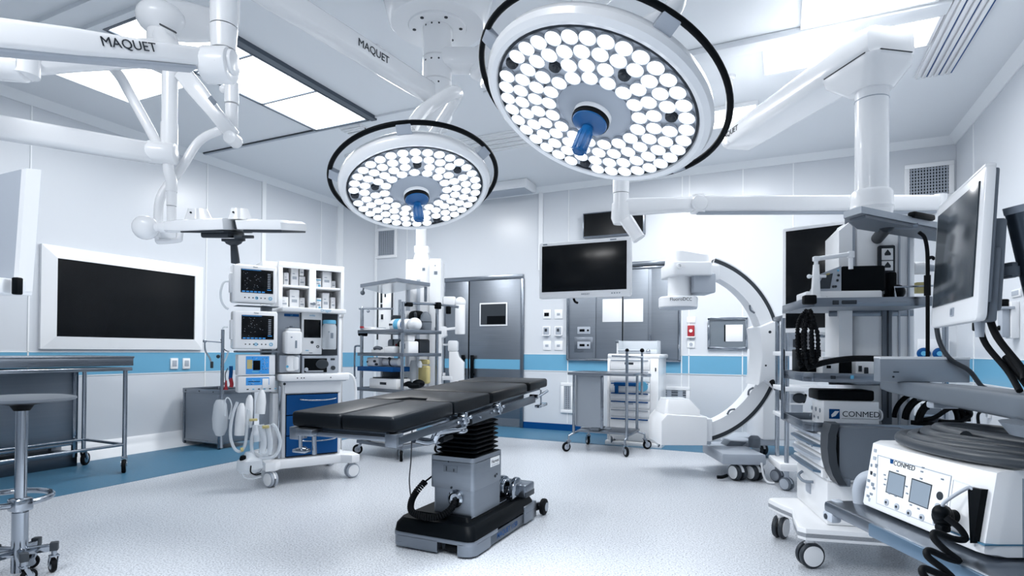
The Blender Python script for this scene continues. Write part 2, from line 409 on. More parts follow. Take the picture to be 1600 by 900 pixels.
# ------------------------------------------------------------------ doors and things in the back wall
d1 = sroot('door_1', (-3.835, YB, 0))
f = MB(steel); W = .625
f.bb((-W-.02, -.03, 2.05), (W+.02, 0, 2.11), .004); f.bb((-W-.03, -.03, 0), (-W+.02, 0, 2.05), .004); f.bb((W-.02, -.03, 0), (W+.03, 0, 2.05), .004); f.build('door_frame', d1)
for x0, x1 in ((-W+.02, -.215), (-.195, W-.02)):
    l = MB(doorst); l.bb((x0, -.02, .02), (x1, 0, 2.05), .003); l.bb((x0, -.023, .02), (x1, -.019, .12), 0, mgrey)
    lf = l.build('door_leaf', d1)
    MB(skyblue).bb((x0+.002, -.0225, .80), (x1-.002, -.0195, .935)).build('blue_band', lf)
g = MB(black); g.bb((-.215, -.016, .01), (-.195, -.004, 2.05)); g.build('door_gap', d1)
for x in (-.28, -.13):
    h = MB(black); h.bb((x-.028, -.06, .66), (x+.028, -.045, .99), .006); h.bb((x-.02, -.05, .70), (x+.02, -.02, .73)); h.bb((x-.02, -.05, .92), (x+.02, -.02, .95)); h.build('door_handle', d1)
x0, z1 = back(753, 476); x1, z0 = back(792, 507); x0 += 3.835; x1 += 3.835
g = MB(white); g.bb((x0-.02, -.032, z0-.02), (x1+.02, -.02, z1+.02), .003); pg = g.build('window_frame', d1)
g = MB(dgrey); g.bb((x0, -.034, z0), (x1, -.030, z1)); g.bb((x0+.10, -.0345, z0+.005), (x1-.01, -.0335, z0+.12), 0, black); g.build('pane', pg)

# steel cabinet built into the back wall
cab = thing('wall_cabinet', 'wide brushed steel cabinet doors set in the back wall above the blue stripe', 'cabinet', (-1.82, YB, .945))
def bw(px, py): x, z = back(px, py); return x+1.82, z-.945
f = MB(steelh); f.bb((-.72, -.03, 0), (.715, 0, 1.15), .004); f.build('body', cab)
f = MB(chrome)
f.bb((-.73, -.045, -.012), (.725, 0, .012), .003); f.bb((-.735, -.045, 0), (-.705, 0, 1.16), .003); f.bb((.70, -.045, 0), (.725, 0, 1.16), .003); f.bb((-.73, -.045, 1.145), (.725, 0, 1.17), .003); f.build('frame', cab)
xm = bw(974, 500)[0]
for x0, x1 in ((bw(889, 500)[0]+.03, bw(932, 500)[0]), (bw(935, 500)[0], xm-.006), (xm+.006, bw(1014, 500)[0]), (bw(1019, 500)[0], .695)):
    p = MB(steelh).bb((x0, -.042, .02), (x1, -.028, 1.14), .003).build('door', cab)
    if x0 < bw(900, 500)[0]:
        for py0, py1 in ((511, 522), (534, 545)):
            a = bw(904, py0); c = bw(924, py1); q = MB(lgrey); q.bb((a[0], -.052, c[1]), (c[0], -.04, a[1]), .004)
            q.bb((a[0]+.03, -.054, c[1]+.03), (a[0]+.10, -.05, a[1]-.03), .003, black); q.cyl((c[0]-.03, -.055, (a[1]+c[1])/2), (c[0]-.03, -.05, (a[1]+c[1])/2), .014, m=black); q.build('control_plate', p)
        a = bw(899, 527); c = bw(928, 551); MB(steel).bb((a[0], -.045, c[1]), (c[0], -.041, a[1]), .002).build('plate_surround', p)
for a, c in ((bw(943, 468), bw(973, 503)), (bw(976, 468), bw(1006, 503))):
    MB(white).bb((a[0], -.046, c[1]), (c[0], -.041, a[1]), .002).build('white_window', cab)
MB(black).bb((xm-.006, -.043, .02), (xm+.006, -.03, 1.14)).build('gap', cab)
h = MB(chrome); hx, hz = bw(1017, 530); h.cyl((hx, -.07, hz-.05), (hx, -.07, hz+.05), .008); h.bb((hx-.006, -.07, hz-.04), (hx+.006, -.04, hz-.03)); h.bb((hx-.006, -.07, hz+.03), (hx+.006, -.04, hz+.04)); h.build('handle', cab)
r = MB(steel); r.bb((bw(985, 411)[0], -.07, 1.18), (bw(1042, 411)[0], 0, 1.235), .01); r.build('sliding_rail', cab)

def wall_plate(px, py, kind, label):
    x, z = back(px, py); t = thing('wall_plate', label, 'wall plate', (x, YB, z), 0, 'wall plates by the steel cabinet')
    MB(white).bb((-.058, -.012, -.062), (.058, 0, .062), .006).build('cover', t)
    if kind == 'screen': MB(black).bb((-.038, -.016, -.028), (.03, -.010, .02), .002).build('display', t)
    elif kind == 'socket':
        q = MB(lgrey); q.bb((-.04, -.02, -.05), (.04, -.01, .05), .008); q.bb((-.02, -.024, -.01), (.015, -.018, .03), .003, dgrey); q.build('socket', t)
        MB(wplas).bb((-.05, -.05, -.07), (.05, -.01, -.055), .004).build('ledge', t)
    else: MB(lgrey).bb((-.022, -.018, -.016), (.022, -.010, .016), .003).build('switch', t)
for px, py, k, lb in ((855, 491, 'screen', 'white wall plate with a small black display, beside the plain switch'), (873, 491, 'switch', 'white wall switch beside the small black display'),
                      (854, 517, 'socket', 'grey wall socket with a ledge under the small black display'), (873, 517, 'socket', 'grey wall socket with a ledge under the plain switch'),
                      (855, 540, 'switch', 'white wall switch just above the blue stripe, farther from the steel cabinet'), (873, 540, 'switch', 'white wall switch just above the blue stripe, closer to the steel cabinet')):
    wall_plate(px, py, k, lb)
x, z = back(1080, 517); t = thing('emergency_call_box', 'red emergency call box under a white wall plate', 'alarm button', (x, YB, z))
MB(red).bb((-.04, -.03, -.065), (.04, 0, .065), .006).build('box', t); MB(white).cyl((0, -.036, 0), (0, -.03, 0), .02).build('button', t); MB(wplas).bb((-.05, -.05, -.085), (.05, 0, -.068), .004).build('ledge', t)
x, z = back(1080, 503); o = MB(white).bb((x-.05, YB-.01, z-.012), (x+.05, YB, z+.06), .004).build('blank_plate'); tag(o, 'blank white wall plate above the red call box', 'wall plate')
x, z = back(1080, 538); o = MB(white).bb((x-.045, YB-.014, z-.045), (x+.045, YB, z+.045), .01).cyl((x, YB-.02, z), (x, YB-.01, z), .02, m=lgrey).build('round_socket'); tag(o, 'small white wall socket below the red call box', 'wall socket')
# pass-through hatch
x0, z1 = back(1108, 499); x1, z0 = back(1166, 544)
t = thing('pass_through_hatch', 'square steel framed pass-through hatch in the back wall', 'hatch', ((x0+x1)/2, YB, (z0+z1)/2)); hx, hz = (x1-x0)/2, (z1-z0)/2
f = MB(chrome)
f.bb((-hx-.015, -.03, hz-.01), (hx+.015, 0, hz+.02), .003); f.bb((-hx-.015, -.03, -hz-.02), (hx+.015, 0, -hz+.01), .003); f.bb((-hx-.015, -.03, -hz), (-hx+.01, 0, hz), .003); f.bb((hx-.01, -.03, -hz), (hx+.015, 0, hz), .003); f.build('frame', t)
MB(glassp).bb((-hx, -.012, -hz), (hx, 0, hz)).build('pane', t)
g = MB(white); g.bb((-.02, -.016, -hz*.55), (.17, -.010, hz*.6), .003); g.bb((-.035, -.017, -hz*.55), (-.02, -.010, hz*.6), 0, black); g.build('notice', t)
# grey wall monitor up high
x0, z1 = back(914, 336); x1, z0 = back(1009, 366)
t = thing('wall_monitor', 'wide black wall screen in a steel frame high on the back wall', 'screen', ((x0+x1)/2, YB, (z0+z1)/2)); hx, hz = (x1-x0)/2, (z1-z0)/2
MB(steel).bb((-hx, -.09, -hz), (hx, 0, hz), .006).build('casing', t); MB(screen).bb((-hx+.015, -.095, -hz+.015), (hx-.015, -.085, hz-.015)).build('screen', t)

def grille(name, label, c, hx, hz, n, m, face='b', grid=False, backm=dgrey):
    rz = 0 if face == 'b' else PI/2
    t = thing(name, label, 'air vent', c, rz); e = .045
    f = MB(white)
    for a, q in (((-hx-e, hz), (hx+e, hz+e)), ((-hx-e, -hz-e), (hx+e, -hz)), ((-hx-e, -hz), (-hx, hz)), ((hx, -hz), (hx+e, hz))): f.bb((a[0], -.022, a[1]), (q[0], 0, q[1]), .004)
    f.build('frame', t); MB(backm).bb((-hx, -.004, -hz), (hx, -.001, hz)).build('duct_opening', t)
    l = MB(lgrey)
    for i in range(n):
        x = -hx+2*hx*(i+.5)/n; l.bb((x-hx/n*.42, -.016, -hz), (x+hx/n*.42, -.006, hz))
    for i in range(m):
        z = -hz+2*hz*(i+.5)/m; l.bb((-hx, -.013, z-hz/m*.32), (hx, -.005, z+hz/m*.32))
    l.build('louvre', t)
x0, z1 = back(592, 362); x1, z0 = back(617, 398); grille('wall_vent', 'tall white louvred vent high on the back wall near the chamfered corner', ((x0+x1)/2, YB, (z0+z1)/2), (x1-x0)/2, (z1-z0)/2, 9, 14)
x0, z1 = back(1421, 265); x1, z0 = back(1482, 303); grille('wall_vent', 'white grid vent high on the back wall above the long white arm', ((x0+x1)/2, YB, (z0+z1)/2), (x1-x0)/2, (z1-z0)/2, 13, 9)
x0, z1 = back(1174, 618); x1, z0 = back(1216, 670); grille('wall_vent', 'white mesh vent low on the back wall behind the tower', ((x0+x1)/2, YB, (z0+z1)/2), (x1-x0)/2, (z1-z0)/2, 14, 18)
x0, z1 = back(882, 603); x1, z0 = back(892, 640); grille('wall_vent', 'narrow white louvred vent low on the back wall beside the steel trolley', ((x0+x1)/2, YB, (z0+z1)/2), (x1-x0)/2, (z1-z0)/2, 3, 12, backm=mgrey)
x0, z1 = back(1037, 609); x1, z0 = back(1072, 645); grille('wall_vent', 'low louvred vent on the back wall behind the scanner arm foot', ((x0+x1)/2, YB, (z0+z1)/2), (x1-x0)/2, (z1-z0)/2, 2, 9, backm=mgrey)

# ------------------------------------------------------------------ left wall: display and sockets
y0, z1 = left(62, 379); y1, z0 = left(313, 548)
t = thing('wall_display', 'large black wall display in a broad white slanted frame', 'screen', (XL, (y0+y1)/2, (z0+z1)/2), PI/2); hx, hz = (y1-y0)/2, (z1-z0)/2-.01
b = MB(white); bw_ = .115
o_ = [(-hx, -hz), (hx, -hz), (hx, hz), (-hx, hz)]; i_ = [(-hx+bw_, -hz+bw_), (hx-bw_, -hz+bw_), (hx-bw_, hz-bw_), (-hx+bw_, hz-bw_)]
for k in range(4):
    a, c = o_[k], o_[(k+1) % 4]; p, q = i_[k], i_[(k+1) % 4]
    b.quad([(a[0], 0, a[1]), (c[0], 0, c[1]), (c[0], -.035, c[1]), (a[0], -.035, a[1])])
    b.quad([(a[0], -.035, a[1]), (c[0], -.035, c[1]), (q[0], -.06, q[1]), (p[0], -.06, p[1])])
    b.quad([(p[0], -.06, p[1]), (q[0], -.06, q[1]), (q[0], -.04, q[1]), (p[0], -.04, p[1])])
b.build('frame', t, sharp=10); MB(screen).bb((-hx+bw_-.01, -.045, -hz+bw_-.01), (hx-bw_+.01, -.02, hz-bw_+.01)).build('screen', t)
for px, lb in ((271, 'white wall socket on the blue stripe under the display, nearer the table'), (290, 'white wall socket on the blue stripe under the display, nearer the steel bin')):
    y, z = left(px, 568); t = thing('wall_socket', lb, 'wall socket', (XL, y, z), PI/2, 'sockets on the left wall stripe')
    MB(white).bb((-.043, -.02, -.06), (.043, 0, .06), .006).build('cover', t); MB(lgrey).bb((-.025, -.024, -.03), (.025, -.016, .035), .003).build('socket', t)
# ------------------------------------------------------------------ surgical lamps
def surgical_lamp(C, n, R, label, counts, radii, pend, grip_k=1.):
    """C centre of the outer ring plane, n the way the light shines"""
    n = V(n).normalized(); C = V(C)
    t = thing('surgical_lamp', label, 'surgical lamp', C); t.rotation_euler = rotm(n, (0, 1, 0)).to_euler()
    # local +z shines out; the grip ring sits a little behind the head
    HZ = V(0, 0, .028)
    b = MB(white)
    b.lathe([(0, -.085), (.30*R, -.085), (.55*R, -.078), (.80*R, -.056), (.88*R, -.028), (.90*R, -.005), (.885*R, .012), (.845*R, .022), (.81*R, .018), (.795*R, .006), (.785*R, .002), (0, .002)], seg=72)
    b.build('housing', t, HZ)
    MB(dgrey).torus((0, 0, .012), .79*R, .004, seg=72, cs=6).build('seal', t, HZ)
    r = MB(black); r.torus((0, 0, -.01), .985*R, .0095, seg=90, cs=10); ring = r.build('rail', t)
    for a in ((5.62, 4.01, 2.2, .84) if R > .37 else (5.45, 4.19, 3.1, .35)):
        d = V(math.cos(a), math.sin(a), 0); sp = MB(lgrey)
        sp.beam(d*.85*R+V(0, 0, .012), d*.985*R+V(0, 0, -.01), .02, .055, .004, up=d.cross(V(0, 0, 1))); sp.build('bracket', t)
    # reflector floor, lenses
    MB(lensrim).cyl((0, 0, .002), (0, 0, .008), .785*R, seg=72).build('reflector_plate', t, HZ)
    lr = .062*R
    lb = MB(lensrim, lens_m)
    lb.lathe([(0, 0), (lr*.80, 0), (lr, lr*.55), (lr*.985, lr*.66), (lr*.80, lr*.52)], m=0, seg=20)
    lb.lathe([(lr*.80, lr*.50), (lr*.62, lr*.80), (lr*.34, lr*.97), (0, lr*1.04)], m=1, seg=20)
    proto = None; spots = []
    for cnt, rr in zip(counts, radii):
        for k in range(cnt):
            a = 2*PI*(k+.5*(cnt % 2))/cnt + rr*9; spots.append((rr*R*math.cos(a), rr*R*math.sin(a)))
    dark = {int(len(spots)*q) for q in (.06, .30, .52, .66, .83)}
    i = 0
    for j, (x, y) in enumerate(spots):
        if j in dark:
            sens = MB(dgrey); sens.lathe([(0, .008), (lr*.8, .008), (lr*.7, .018), (lr*.3, .012), (0, .022)], (x, y, 0), seg=14); sens.build('sensor', t, HZ); continue
        if proto is None:
            proto = lb.build('lens', t, (x, y, .035))
        else:
            q = proto.copy(); COL.objects.link(q); q.parent = t; q.location = (x, y, .035)
    # hub and sterile handle
    MB(lgrey).lathe([(.30*R, .004), (.295*R, .014), (.17*R, .030), (0, .030)], seg=48).build('centre_plate', t, HZ)
    MB(white).lathe([(.155*R, .02), (.15*R, .044), (.13*R, .047), (0, .047)], seg=36).build('hub', t, HZ)
    MB(black).lathe([(.148*R, .044), (.15*R, .050), (.145*R, .058), (0, .058)], seg=36).build('collar', t, HZ)
    h = MB(grip_b); z0 = .078; L_ = .20*R
    h.lathe([(.142*R, .056), (.135*R, .062), (.06*R, z0-.002), (.05*R, z0), (0, z0)], seg=36)
    h.lathe([(.046*R, z0-.004), (.046*R, z0+.01), (.056*R, z0+.016), (.056*R, z0+L_), (.048*R, z0+L_+.008), (.036*R, z0+L_+.004), (0, z0+L_)], seg=16)
    for k in range(10):
        a = 2*PI*k/10; h.box((.055*R*math.cos(a), .055*R*math.sin(a), z0+.012+L_/2), (.005, .005, L_*.8), .002)
    h.build('sterile_handle', t, HZ)
    # rear cardan joint
    k = MB(white); k.cyl((0, 0, -.08), (0, 0, -.16), .07, .05); k.sph((0, 0, -.18), .06); k.build('joint', t)
    l = bpy.data.lights.new('lamp_beam', 'SPOT'); l.energy = LAMP_W; l.color = (.92, .96, 1); l.spot_size = math.radians(150); l.spot_blend = .8; l.shadow_soft_size = R*.5
    lo = bpy.data.objects.new('lamp_beam', l); COL.objects.link(lo); lo.parent = t; lo.location = (0, 0, .22+.2*R); lo.rotation_euler = (PI, 0, 0)
    return t
BIG_C, BIG_N, BIG_R = V(-.515, 1.719, 1.834), V(-.237, -.38, -1).normalized(), .40
SML_C, SML_N, SML_R = V(-1.353, 1.94, 1.740), V(.28, -.233, -1).normalized(), .34
surgical_lamp(BIG_C, BIG_N, BIG_R, 'large round surgical lamp with the bigger lit lens disc and wide grip ring', (36, 29, 22, 17), (.72, .60, .48, .365), None)
surgical_lamp(SML_C, SML_N, SML_R, 'smaller round lit surgical lamp with a blue handle over the table foot', (34, 28, 22, 16), (.72, .60, .48, .37), None)
# ------------------------------------------------------------------ ceiling column with the lamp arms
def arm(b, p, q, h0, h1, w0, w1, m=0, round_=.25):
    """tapered box-section arm p to q, with rounded corners"""
    p, q = V(p), V(q); d = (q-p).normalized(); x = V(0, 0, 1).cross(d).normalized(); u = d.cross(x); S = []
    for t, ww, hh in ((0, w0*.8, h0*.8), (.02, w0, h0), (.3, w0, h0), (.62, w1, h1), (.98, w1, h1), (1, w1*.8, h1*.8)):
        c = p+(q-p)*t
        S.append([c+x*a+u*e for a, e in rrect(-ww/2, ww/2, -hh/2, hh/2, min(ww, hh)*round_, 3)])
    b.loft(S, m)
def side_text(b, txt, p, q, t, size, off, m=None, flip=False, up=0.):
    """lettering on the side of an arm running p to q; off is half the arm width plus a hair"""
    p, q = V(p), V(q); d = (q-p).normalized()
    if flip: d = -d
    x = d; z = (V(0, 0, 1)-d*d.z).normalized(); n = x.cross(z)      # reading direction x, up z, outward n
    c = p+(q-p)*t + n*off + z*up
    mx = Matrix((x, z, n)).transposed().to_4x4(); mx.translation = c
    b.text(txt, size, mx, m or 0, .0008, bold=.0)
D0 = 3.55
cx, cy = at(683, 120, D0)[:2]
def zc(py, d=D0, px=683): return at(px, py, d).z
col = thing('lamp_column', 'white ceiling column with round canopy carrying the lettered lamp arms', 'ceiling column', (cx, cy, ZC))
def l(z): return z-ZC
b = MB(white); z0 = zc(42)
b.lathe([(.18, l(z0)), (.285, l(z0)+.002), (.30, l(z0)+.02), (.335, l(ZC)-.05), (.34, 0)], seg=64); b.lathe([(0, l(z0)-.012), (.175, l(z0)-.012), (.18, l(z0)), (.18, l(z0)+.02)], seg=48); b.build('canopy', col)
s_ = MB(ink)
for k in range(6): a = PI*k/3+.4; s_.cyl((.145*math.cos(a), .145*math.sin(a), l(z0)-.016), (.145*math.cos(a), .145*math.sin(a), l(z0)-.008), .011, seg=10)
s_.build('screw', col)
r = .09
for i, (a, c) in enumerate(((40, 93), (94, 129), (130, 172))):
    q = MB(white); q.lathe([(0, l(zc(a))), (r, l(zc(a))), (r, l(zc(c))+.006), (r-.006, l(zc(c))), (0, l(zc(c)))], seg=40)
    for k in range(3): aa = -1.9+.5*k; q.cyl((r*.98*math.cos(aa), r*.98*math.sin(aa), l(zc(a))-.03), (r*1.01*math.cos(aa), r*1.01*math.sin(aa), l(zc(a))-.03), .006, m=ink, seg=8)
    q.build('column_segment', col)
q = MB(white); q.lathe([(r+.006, l(zc(172))), (r+.006, l(zc(174))), (r+.004, l(zc(186))), (r*.8, l(zc(197))), (0, l(zc(199)))], seg=40); q.build('end_cap', col)
q = MB(white); R3 = RGT
# hub to the right lamp and arm to the large lamp, arm to the small lamp
hz = l(zc(95)); pr = V(RGT.x, RGT.y, 0).normalized(); pf = V(FWD.x, FWD.y, 0).normalized()
q.beam(V(0, 0, hz), pr*.30+V(0, 0, hz), .16, .12, .03)
q.cyl(pr*.30+V(0, 0, hz-.09), pr*.30+V(0, 0, hz+.07), .10, .08, bev=.01); q.build('hub', col)
q = MB(white); bj = BIG_C-BIG_N*.25 - V(cx, cy, ZC); e1 = pr*.30+V(0, 0, hz-.13)
e2 = bj+V(.12, .20, .42)
arm(q, e1, e2, .10, .09, .08, .07); q.cyl(e2+V(0, 0, .06), e2-V(0, 0, .16), .05); q.tube([e2-V(0, 0, .1), bj+V(.14, .16, .16), bj+V(.07, .07, .06), bj], .032); q.build('spring_arm', col)
q = MB(white); bj = SML_C-SML_N*.25 - V(cx, cy, ZC); e1 = V(0, 0, l(zc(112)))
q.beam(e1, e1+pf*.16, .10, .08, .03); e1 = e1+pf*.18; q.cyl(e1+V(0, 0, .06), e1-V(0, 0, .30), .05, bev=.01); e1 = e1-V(0, 0, .27)
q.tube([e1, e1+V(-.02, -.1, -.12), bj+V(.02, .35, .30), bj+V(.0, .14, .16), bj+V(0, .04, .06), bj], .030); q.build('spring_arm', col)
# the long extension arm to the left, its drop tube and the sprung arm with the maker's name
p1 = at(655, 152, D0); p2 = at(351, -54, 2.34); hp = V(cx, cy, ZC)
q = MB(white); arm(q, V(0, 0, p1.z-ZC), p2-hp, .115, .115, .095, .095); ea = q.build('extension_arm', col)
q = MB(ink); side_text(q, 'MAQUET', p2-hp, V(0, 0, p1.z-ZC), .575, .056, .049); q.build('lettering', ea)
q = MB(white); e = p2-hp; zb = at(345, 98, 2.34).z-ZC
q.lathe([(0, e.z+.05), (.055, e.z+.05), (.055, zb+.30)], (e.x, e.y, 0)); q.build('drop_tube', col)
q = MB(white); q.lathe([(.054, zb+.305), (.052, zb+.145), (0, zb+.145)], (e.x, e.y, 0)); q.lathe([(.053, zb+.14), (.047, zb+.05), (0, zb+.05)], (e.x, e.y, 0))
q.cyl(V(e.x, e.y, zb-.012)+pr*.035, V(e.x, e.y, zb-.012)-pr*.08, .072, m=0, bev=.012); q.cyl(V(e.x, e.y, zb)+pr*.05, V(e.x, e.y, zb)+pr*.02, .05, bev=.01); 
q.cyl(V(e.x, e.y, zb-.02)-pf*.07, V(e.x, e.y, zb-.02)-pf*.05, .008, m=ink, seg=8); q.build('elbow', col)
s0 = V(e.x, e.y, zb+.01)-pr*.06; s1 = at(-70, 48, 1.72)-hp
q = MB(white); arm(q, s0, s1, .075, .095, .075, .08); q.beam(s0+(s1-s0)*.08-V(0, 0, .045), s1-V(0, 0, .053), .06, .014, .004, m=lgrey); sa = q.build('sprung_arm', col)
q = MB(ink); side_text(q, 'MAQUET', s1, s0, .600, .046, .0415, up=.006); q.build('lettering', sa)

# ------------------------------------------------------------------ left ceiling boom with a small lamp seen edge on
bm_ = at(352, 60, 2.9); tb_ = at(266, 120, 2.55)
boom = thing('ceiling_boom', 'white jointed ceiling boom of bent tubes holding the edge-on lamp', 'ceiling boom', (bm_.x, bm_.y, ZC)); hp = V(bm_.x, bm_.y, ZC)
def A(px, py, d): return at(px, py, d)-hp
q = MB(white); q.lathe([(.16, 0), (.15, -.06), (.07, -.09), (.065, A(352, 35, 2.9).z), (0, A(352, 35, 2.9).z)]); q.build('ceiling_mount', boom)
q = MB(white); a0, a1 = A(352, 42, 2.9), A(252, 30, 2.6); arm(q, a0, a1, .15, .17, .12, .16, round_=.4); q.sph(a1, .085, (1.2, 1.2, .9)); q.cyl(a1, a1-V(0, 0, .13), .06, .055, bev=.01); q.build('extension_arm', boom)
q = MB(dgrey); q.beam(A(250, 38, 2.5), A(275, 51, 2.5), .01, .006); q.build('seam', boom)
q = MB(white); a2 = a1-V(0, 0, .15); a3 = A(14, 106, 2.1); arm(q, a2, a3+V(0, 0, .02), .11, .10, .09, .08); q.cyl(a3-pr*.05-pf*.02, a3+pr*.06, .052, bev=.008); q.cyl(a3+pr*.06-V(0, 0, .03), a3+pr*.06+V(0, 0, .05), .045); q.build('spring_arm', boom)
dz = .032; q = MB(white); t0, t1 = A(266, 96, 2.55), A(266, 236, 2.55); q.cyl(a1-V(0, 0, .12), V(a1.x, a1.y, t0.z), .04); q.cyl(t0, V(t0.x, t0.y, t1.z), dz); q.cyl(V(t0.x, t0.y, t1.z+.12), V(t0.x, t0.y, t1.z-.02), dz*1.08); q.tube([a1-V(0, 0, .05), t0+V(0, 0, .03), t0-V(0, 0, .02)], .05); q.build('upright_tube', boom)
q = MB(white); j = A(258, 241, 2.53); q.cyl(j-pr*.065-pf*.03, j+pr*.05, .048, bev=.012); q.build('elbow', boom)
q = MB(white); arm(q, j-pr*.03, A(-20, 196, 2.1), .085, .085, .07, .07); q.build('side_arm', boom)
q = MB(white); arm(q, A(285, 113, 2.55), A(364, 212, 2.55), .075, .06, .05, .045); q.cyl(A(364, 218, 2.55)-pf*.035, A(364, 218, 2.55)+pf*.035, .03, bev=.006); q.build('link_arm', boom)
q = MB(greyink); c = A(332, 157, 2.50); q.box(c, (.02, .004, .04), 0, rot=Matrix.Rotation(YAW, 4, 'Z') @ Matrix.Rotation(-.7, 4, 'Y')); q.build('badge', boom)
q = MB(white); u = A(362, 130, 2.62); q.cyl(u, A(362, 162, 2.62), .030); q.cyl(A(362, 164, 2.62), A(362, 200, 2.62), .027); q.sph(A(350, 140, 2.62), .02); q.build('spindle', boom)
q = MB(white); q.tube([A(360, 196, 2.62), A(343, 204, 2.6), A(322, 213, 2.6), A(305, 228, 2.6), A(284, 262, 2.58), A(262, 290, 2.58), A(250, 312, 2.56), A(247, 345, 2.56), A(247, 372, 2.56)], .019, seg=14); q.build('bent_tube', boom)
q = MB(white); q.tube([A(150, 94, 2.5), A(170, 101, 2.5), A(188, 120, 2.5), A(202, 145, 2.5), A(226, 188, 2.5), A(250, 232, 2.52)], .021, seg=14); q.cyl(A(140, 90, 2.5), A(160, 100, 2.5), .035, bev=.01); q.build('bent_strut', boom)
q = MB(white); q.tube([A(262, 250, 2.53), A(264, 268, 2.53), A(268, 285, 2.53), A(268, 300, 2.53)], .023, seg=14); q.cyl(A(268, 300, 2.53), A(268, 322, 2.53), .0205); q.cyl(A(268, 323, 2.53), A(268, 348, 2.53), .0185); q.build('lower_tube', boom)
q = MB(white); q.tube([A(247, 352, 2.56), A(247, 374, 2.56), A(251, 377, 2.56), A(277, 375, 2.56), A(281, 371, 2.56), A(282, 350, 2.56)], .013, seg=10, res=4); q.box((A(247, 360, 2.56)+A(281, 362, 2.56))/2, (.075, .02, .07), .005, m=wplas, rot=Matrix.Rotation(YAW, 4, 'Z')); q.build('handle_frame', boom)
# the edge-on lamp
lc = at(340, 352, 2.45); la = thing('surgical_lamp', 'white surgical lamp seen edge on under the jointed tubes, dark handle hanging down', 'surgical lamp', lc, YAW-.06); la.rotation_euler = (.19, 0, YAW-.06)
def S(px, py, d=2.45): p = at(px, py, d)-lc; return V(p.dot(pr), p.dot(pf), p.z)
q = MB(white); e0 = S(222, 354); q.sph(e0, .055, (1, .8, .95)); q.build('end_ball', la)
q = MB(white); q.cyl(S(240, 354), S(285, 353), .018); q.cyl(S(247, 354), S(258, 354), .024, bev=.003); q.cyl(S(262, 353), S(300, 352), .026, .030); q.build('arm', la)
q = MB(white)
q.prism([(S(278, 0).x, S(0, 345).z), (S(300, 0).x, S(0, 342).z), (S(372, 0).x, S(0, 340).z), (S(372, 0).x, S(0, 357).z), (S(300, 0).x, S(0, 359).z), (S(278, 0).x, S(0, 358).z)], -.10, .16, 'y', .008)
q.prism([(S(372, 0).x, S(0, 341).z), (S(392, 0).x, S(0, 339).z), (S(392, 0).x, S(0, 358).z), (S(372, 0).x, S(0, 357).z)], .0, .2, 'y', .006)
q.prism([(S(390, 0).x, S(0, 343).z), (S(455, 0).x, S(0, 343).z), (S(461, 0).x, S(0, 347).z), (S(461, 0).x, S(0, 358).z), (S(392, 0).x, S(0, 357).z)], -.10, .16, 'y', .008)
q.build('petal_body', la)
for px in (313, 380):
    q = MB(white); w_ = .032 if px < 350 else .026; z0, z1 = S(0, 341).z, S(0, 324).z
    q.loft([[V(S(px, 0).x+a, e, z0) for a, e in rrect(-w_, w_, -.06, .06, .012)], [V(S(px, 0).x+a, e, z1) for a, e in rrect(-w_*.72, w_*.72, -.04, .04, .012)]]); q.cyl((S(px, 0).x, -.05, (z0+z1)/2+.005), (S(px, 0).x, -.054, (z0+z1)/2+.005), .004, m=ink, seg=8); q.build('top_knuckle', la)
q = MB(dgrey); q.bb((S(302, 0).x, -.09, S(0, 361).z), (S(370, 0).x, .15, S(0, 358).z), .003); q.bb((S(326, 0).x, -.06, S(0, 369).z), (S(370, 0).x, .08, S(0, 360).z), .008); q.bb((S(400, 0).x, -.09, S(0, 361).z), (S(460, 0).x, .15, S(0, 357).z), .003); q.bb((S(376, 0).x, -.04, S(0, 356).z), (S(385, 0).x, .0, S(0, 342).z), .004); q.bb((S(376, 0).x, -.05, S(0, 370).z), (S(391, 0).x, .05, S(0, 365).z), .004); q.build('lens_underside', la)
q = MB(dgrey); xh = S(366, 0).x; q.lathe([(0, S(0, 370).z), (.047, S(0, 370).z), (.047, S(0, 374).z), (.035, S(0, 375).z), (.030, S(0, 378).z), (.014, S(0, 381).z), (.0165, S(0, 395).z), (.018, S(0, 408).z), (0, S(0, 410).z)], (xh, 0, 0), seg=24); q.build('sterile_handle', la)

# ------------------------------------------------------------------ monitor at the left edge of the room, seen from the side
mc = at(18, 360, 1.75); m_ = thing('monitor', 'white monitor seen almost edge on in front of the wall display', 'monitor', mc, 0)
def S2(px, py, d): p = at(px, py, d)-mc; return p
q = MB(wplas)
fr = [S2(41, 263, 1.70), S2(27, 455, 1.70)]; bk = [S2(-110, 300, 2.05), S2(-110, 452, 2.05)]
dv = pr*.035+pf*.012
S_ = [fr[0], fr[1], bk[1], bk[0]]
q.loft([S_, [p+dv for p in S_]]); q.build('shell', m_)
q = MB(lgrey); nv = -pr*.004; q.loft([[p+nv for p in (fr[0]*.96+bk[0]*.04, fr[1]*.96+bk[1]*.04, bk[1], bk[0])], [p for p in (fr[0]*.96+bk[0]*.04, fr[1]*.96+bk[1]*.04, bk[1], bk[0])]]); q.build('rear_panel', m_)
q = MB(wplas); q.beam(S2(-40, 448, 1.72), S2(24, 448, 1.68), .10, .045, .006, up=(0, 0, 1)); q.build('control_strip', m_)
q = MB(black); q.box(S2(27, 447, 1.66), (.02, .02, .05), .004, rot=Matrix.Rotation(YAW, 4, 'Z')); q.build('clip', m_)
q = MB(white); ht = at(2, 60, 1.85)-mc; q.cyl(S2(-60, 330, 1.95), S2(-60, 90, 1.95), .03); q.build('hanger_tube', m_)

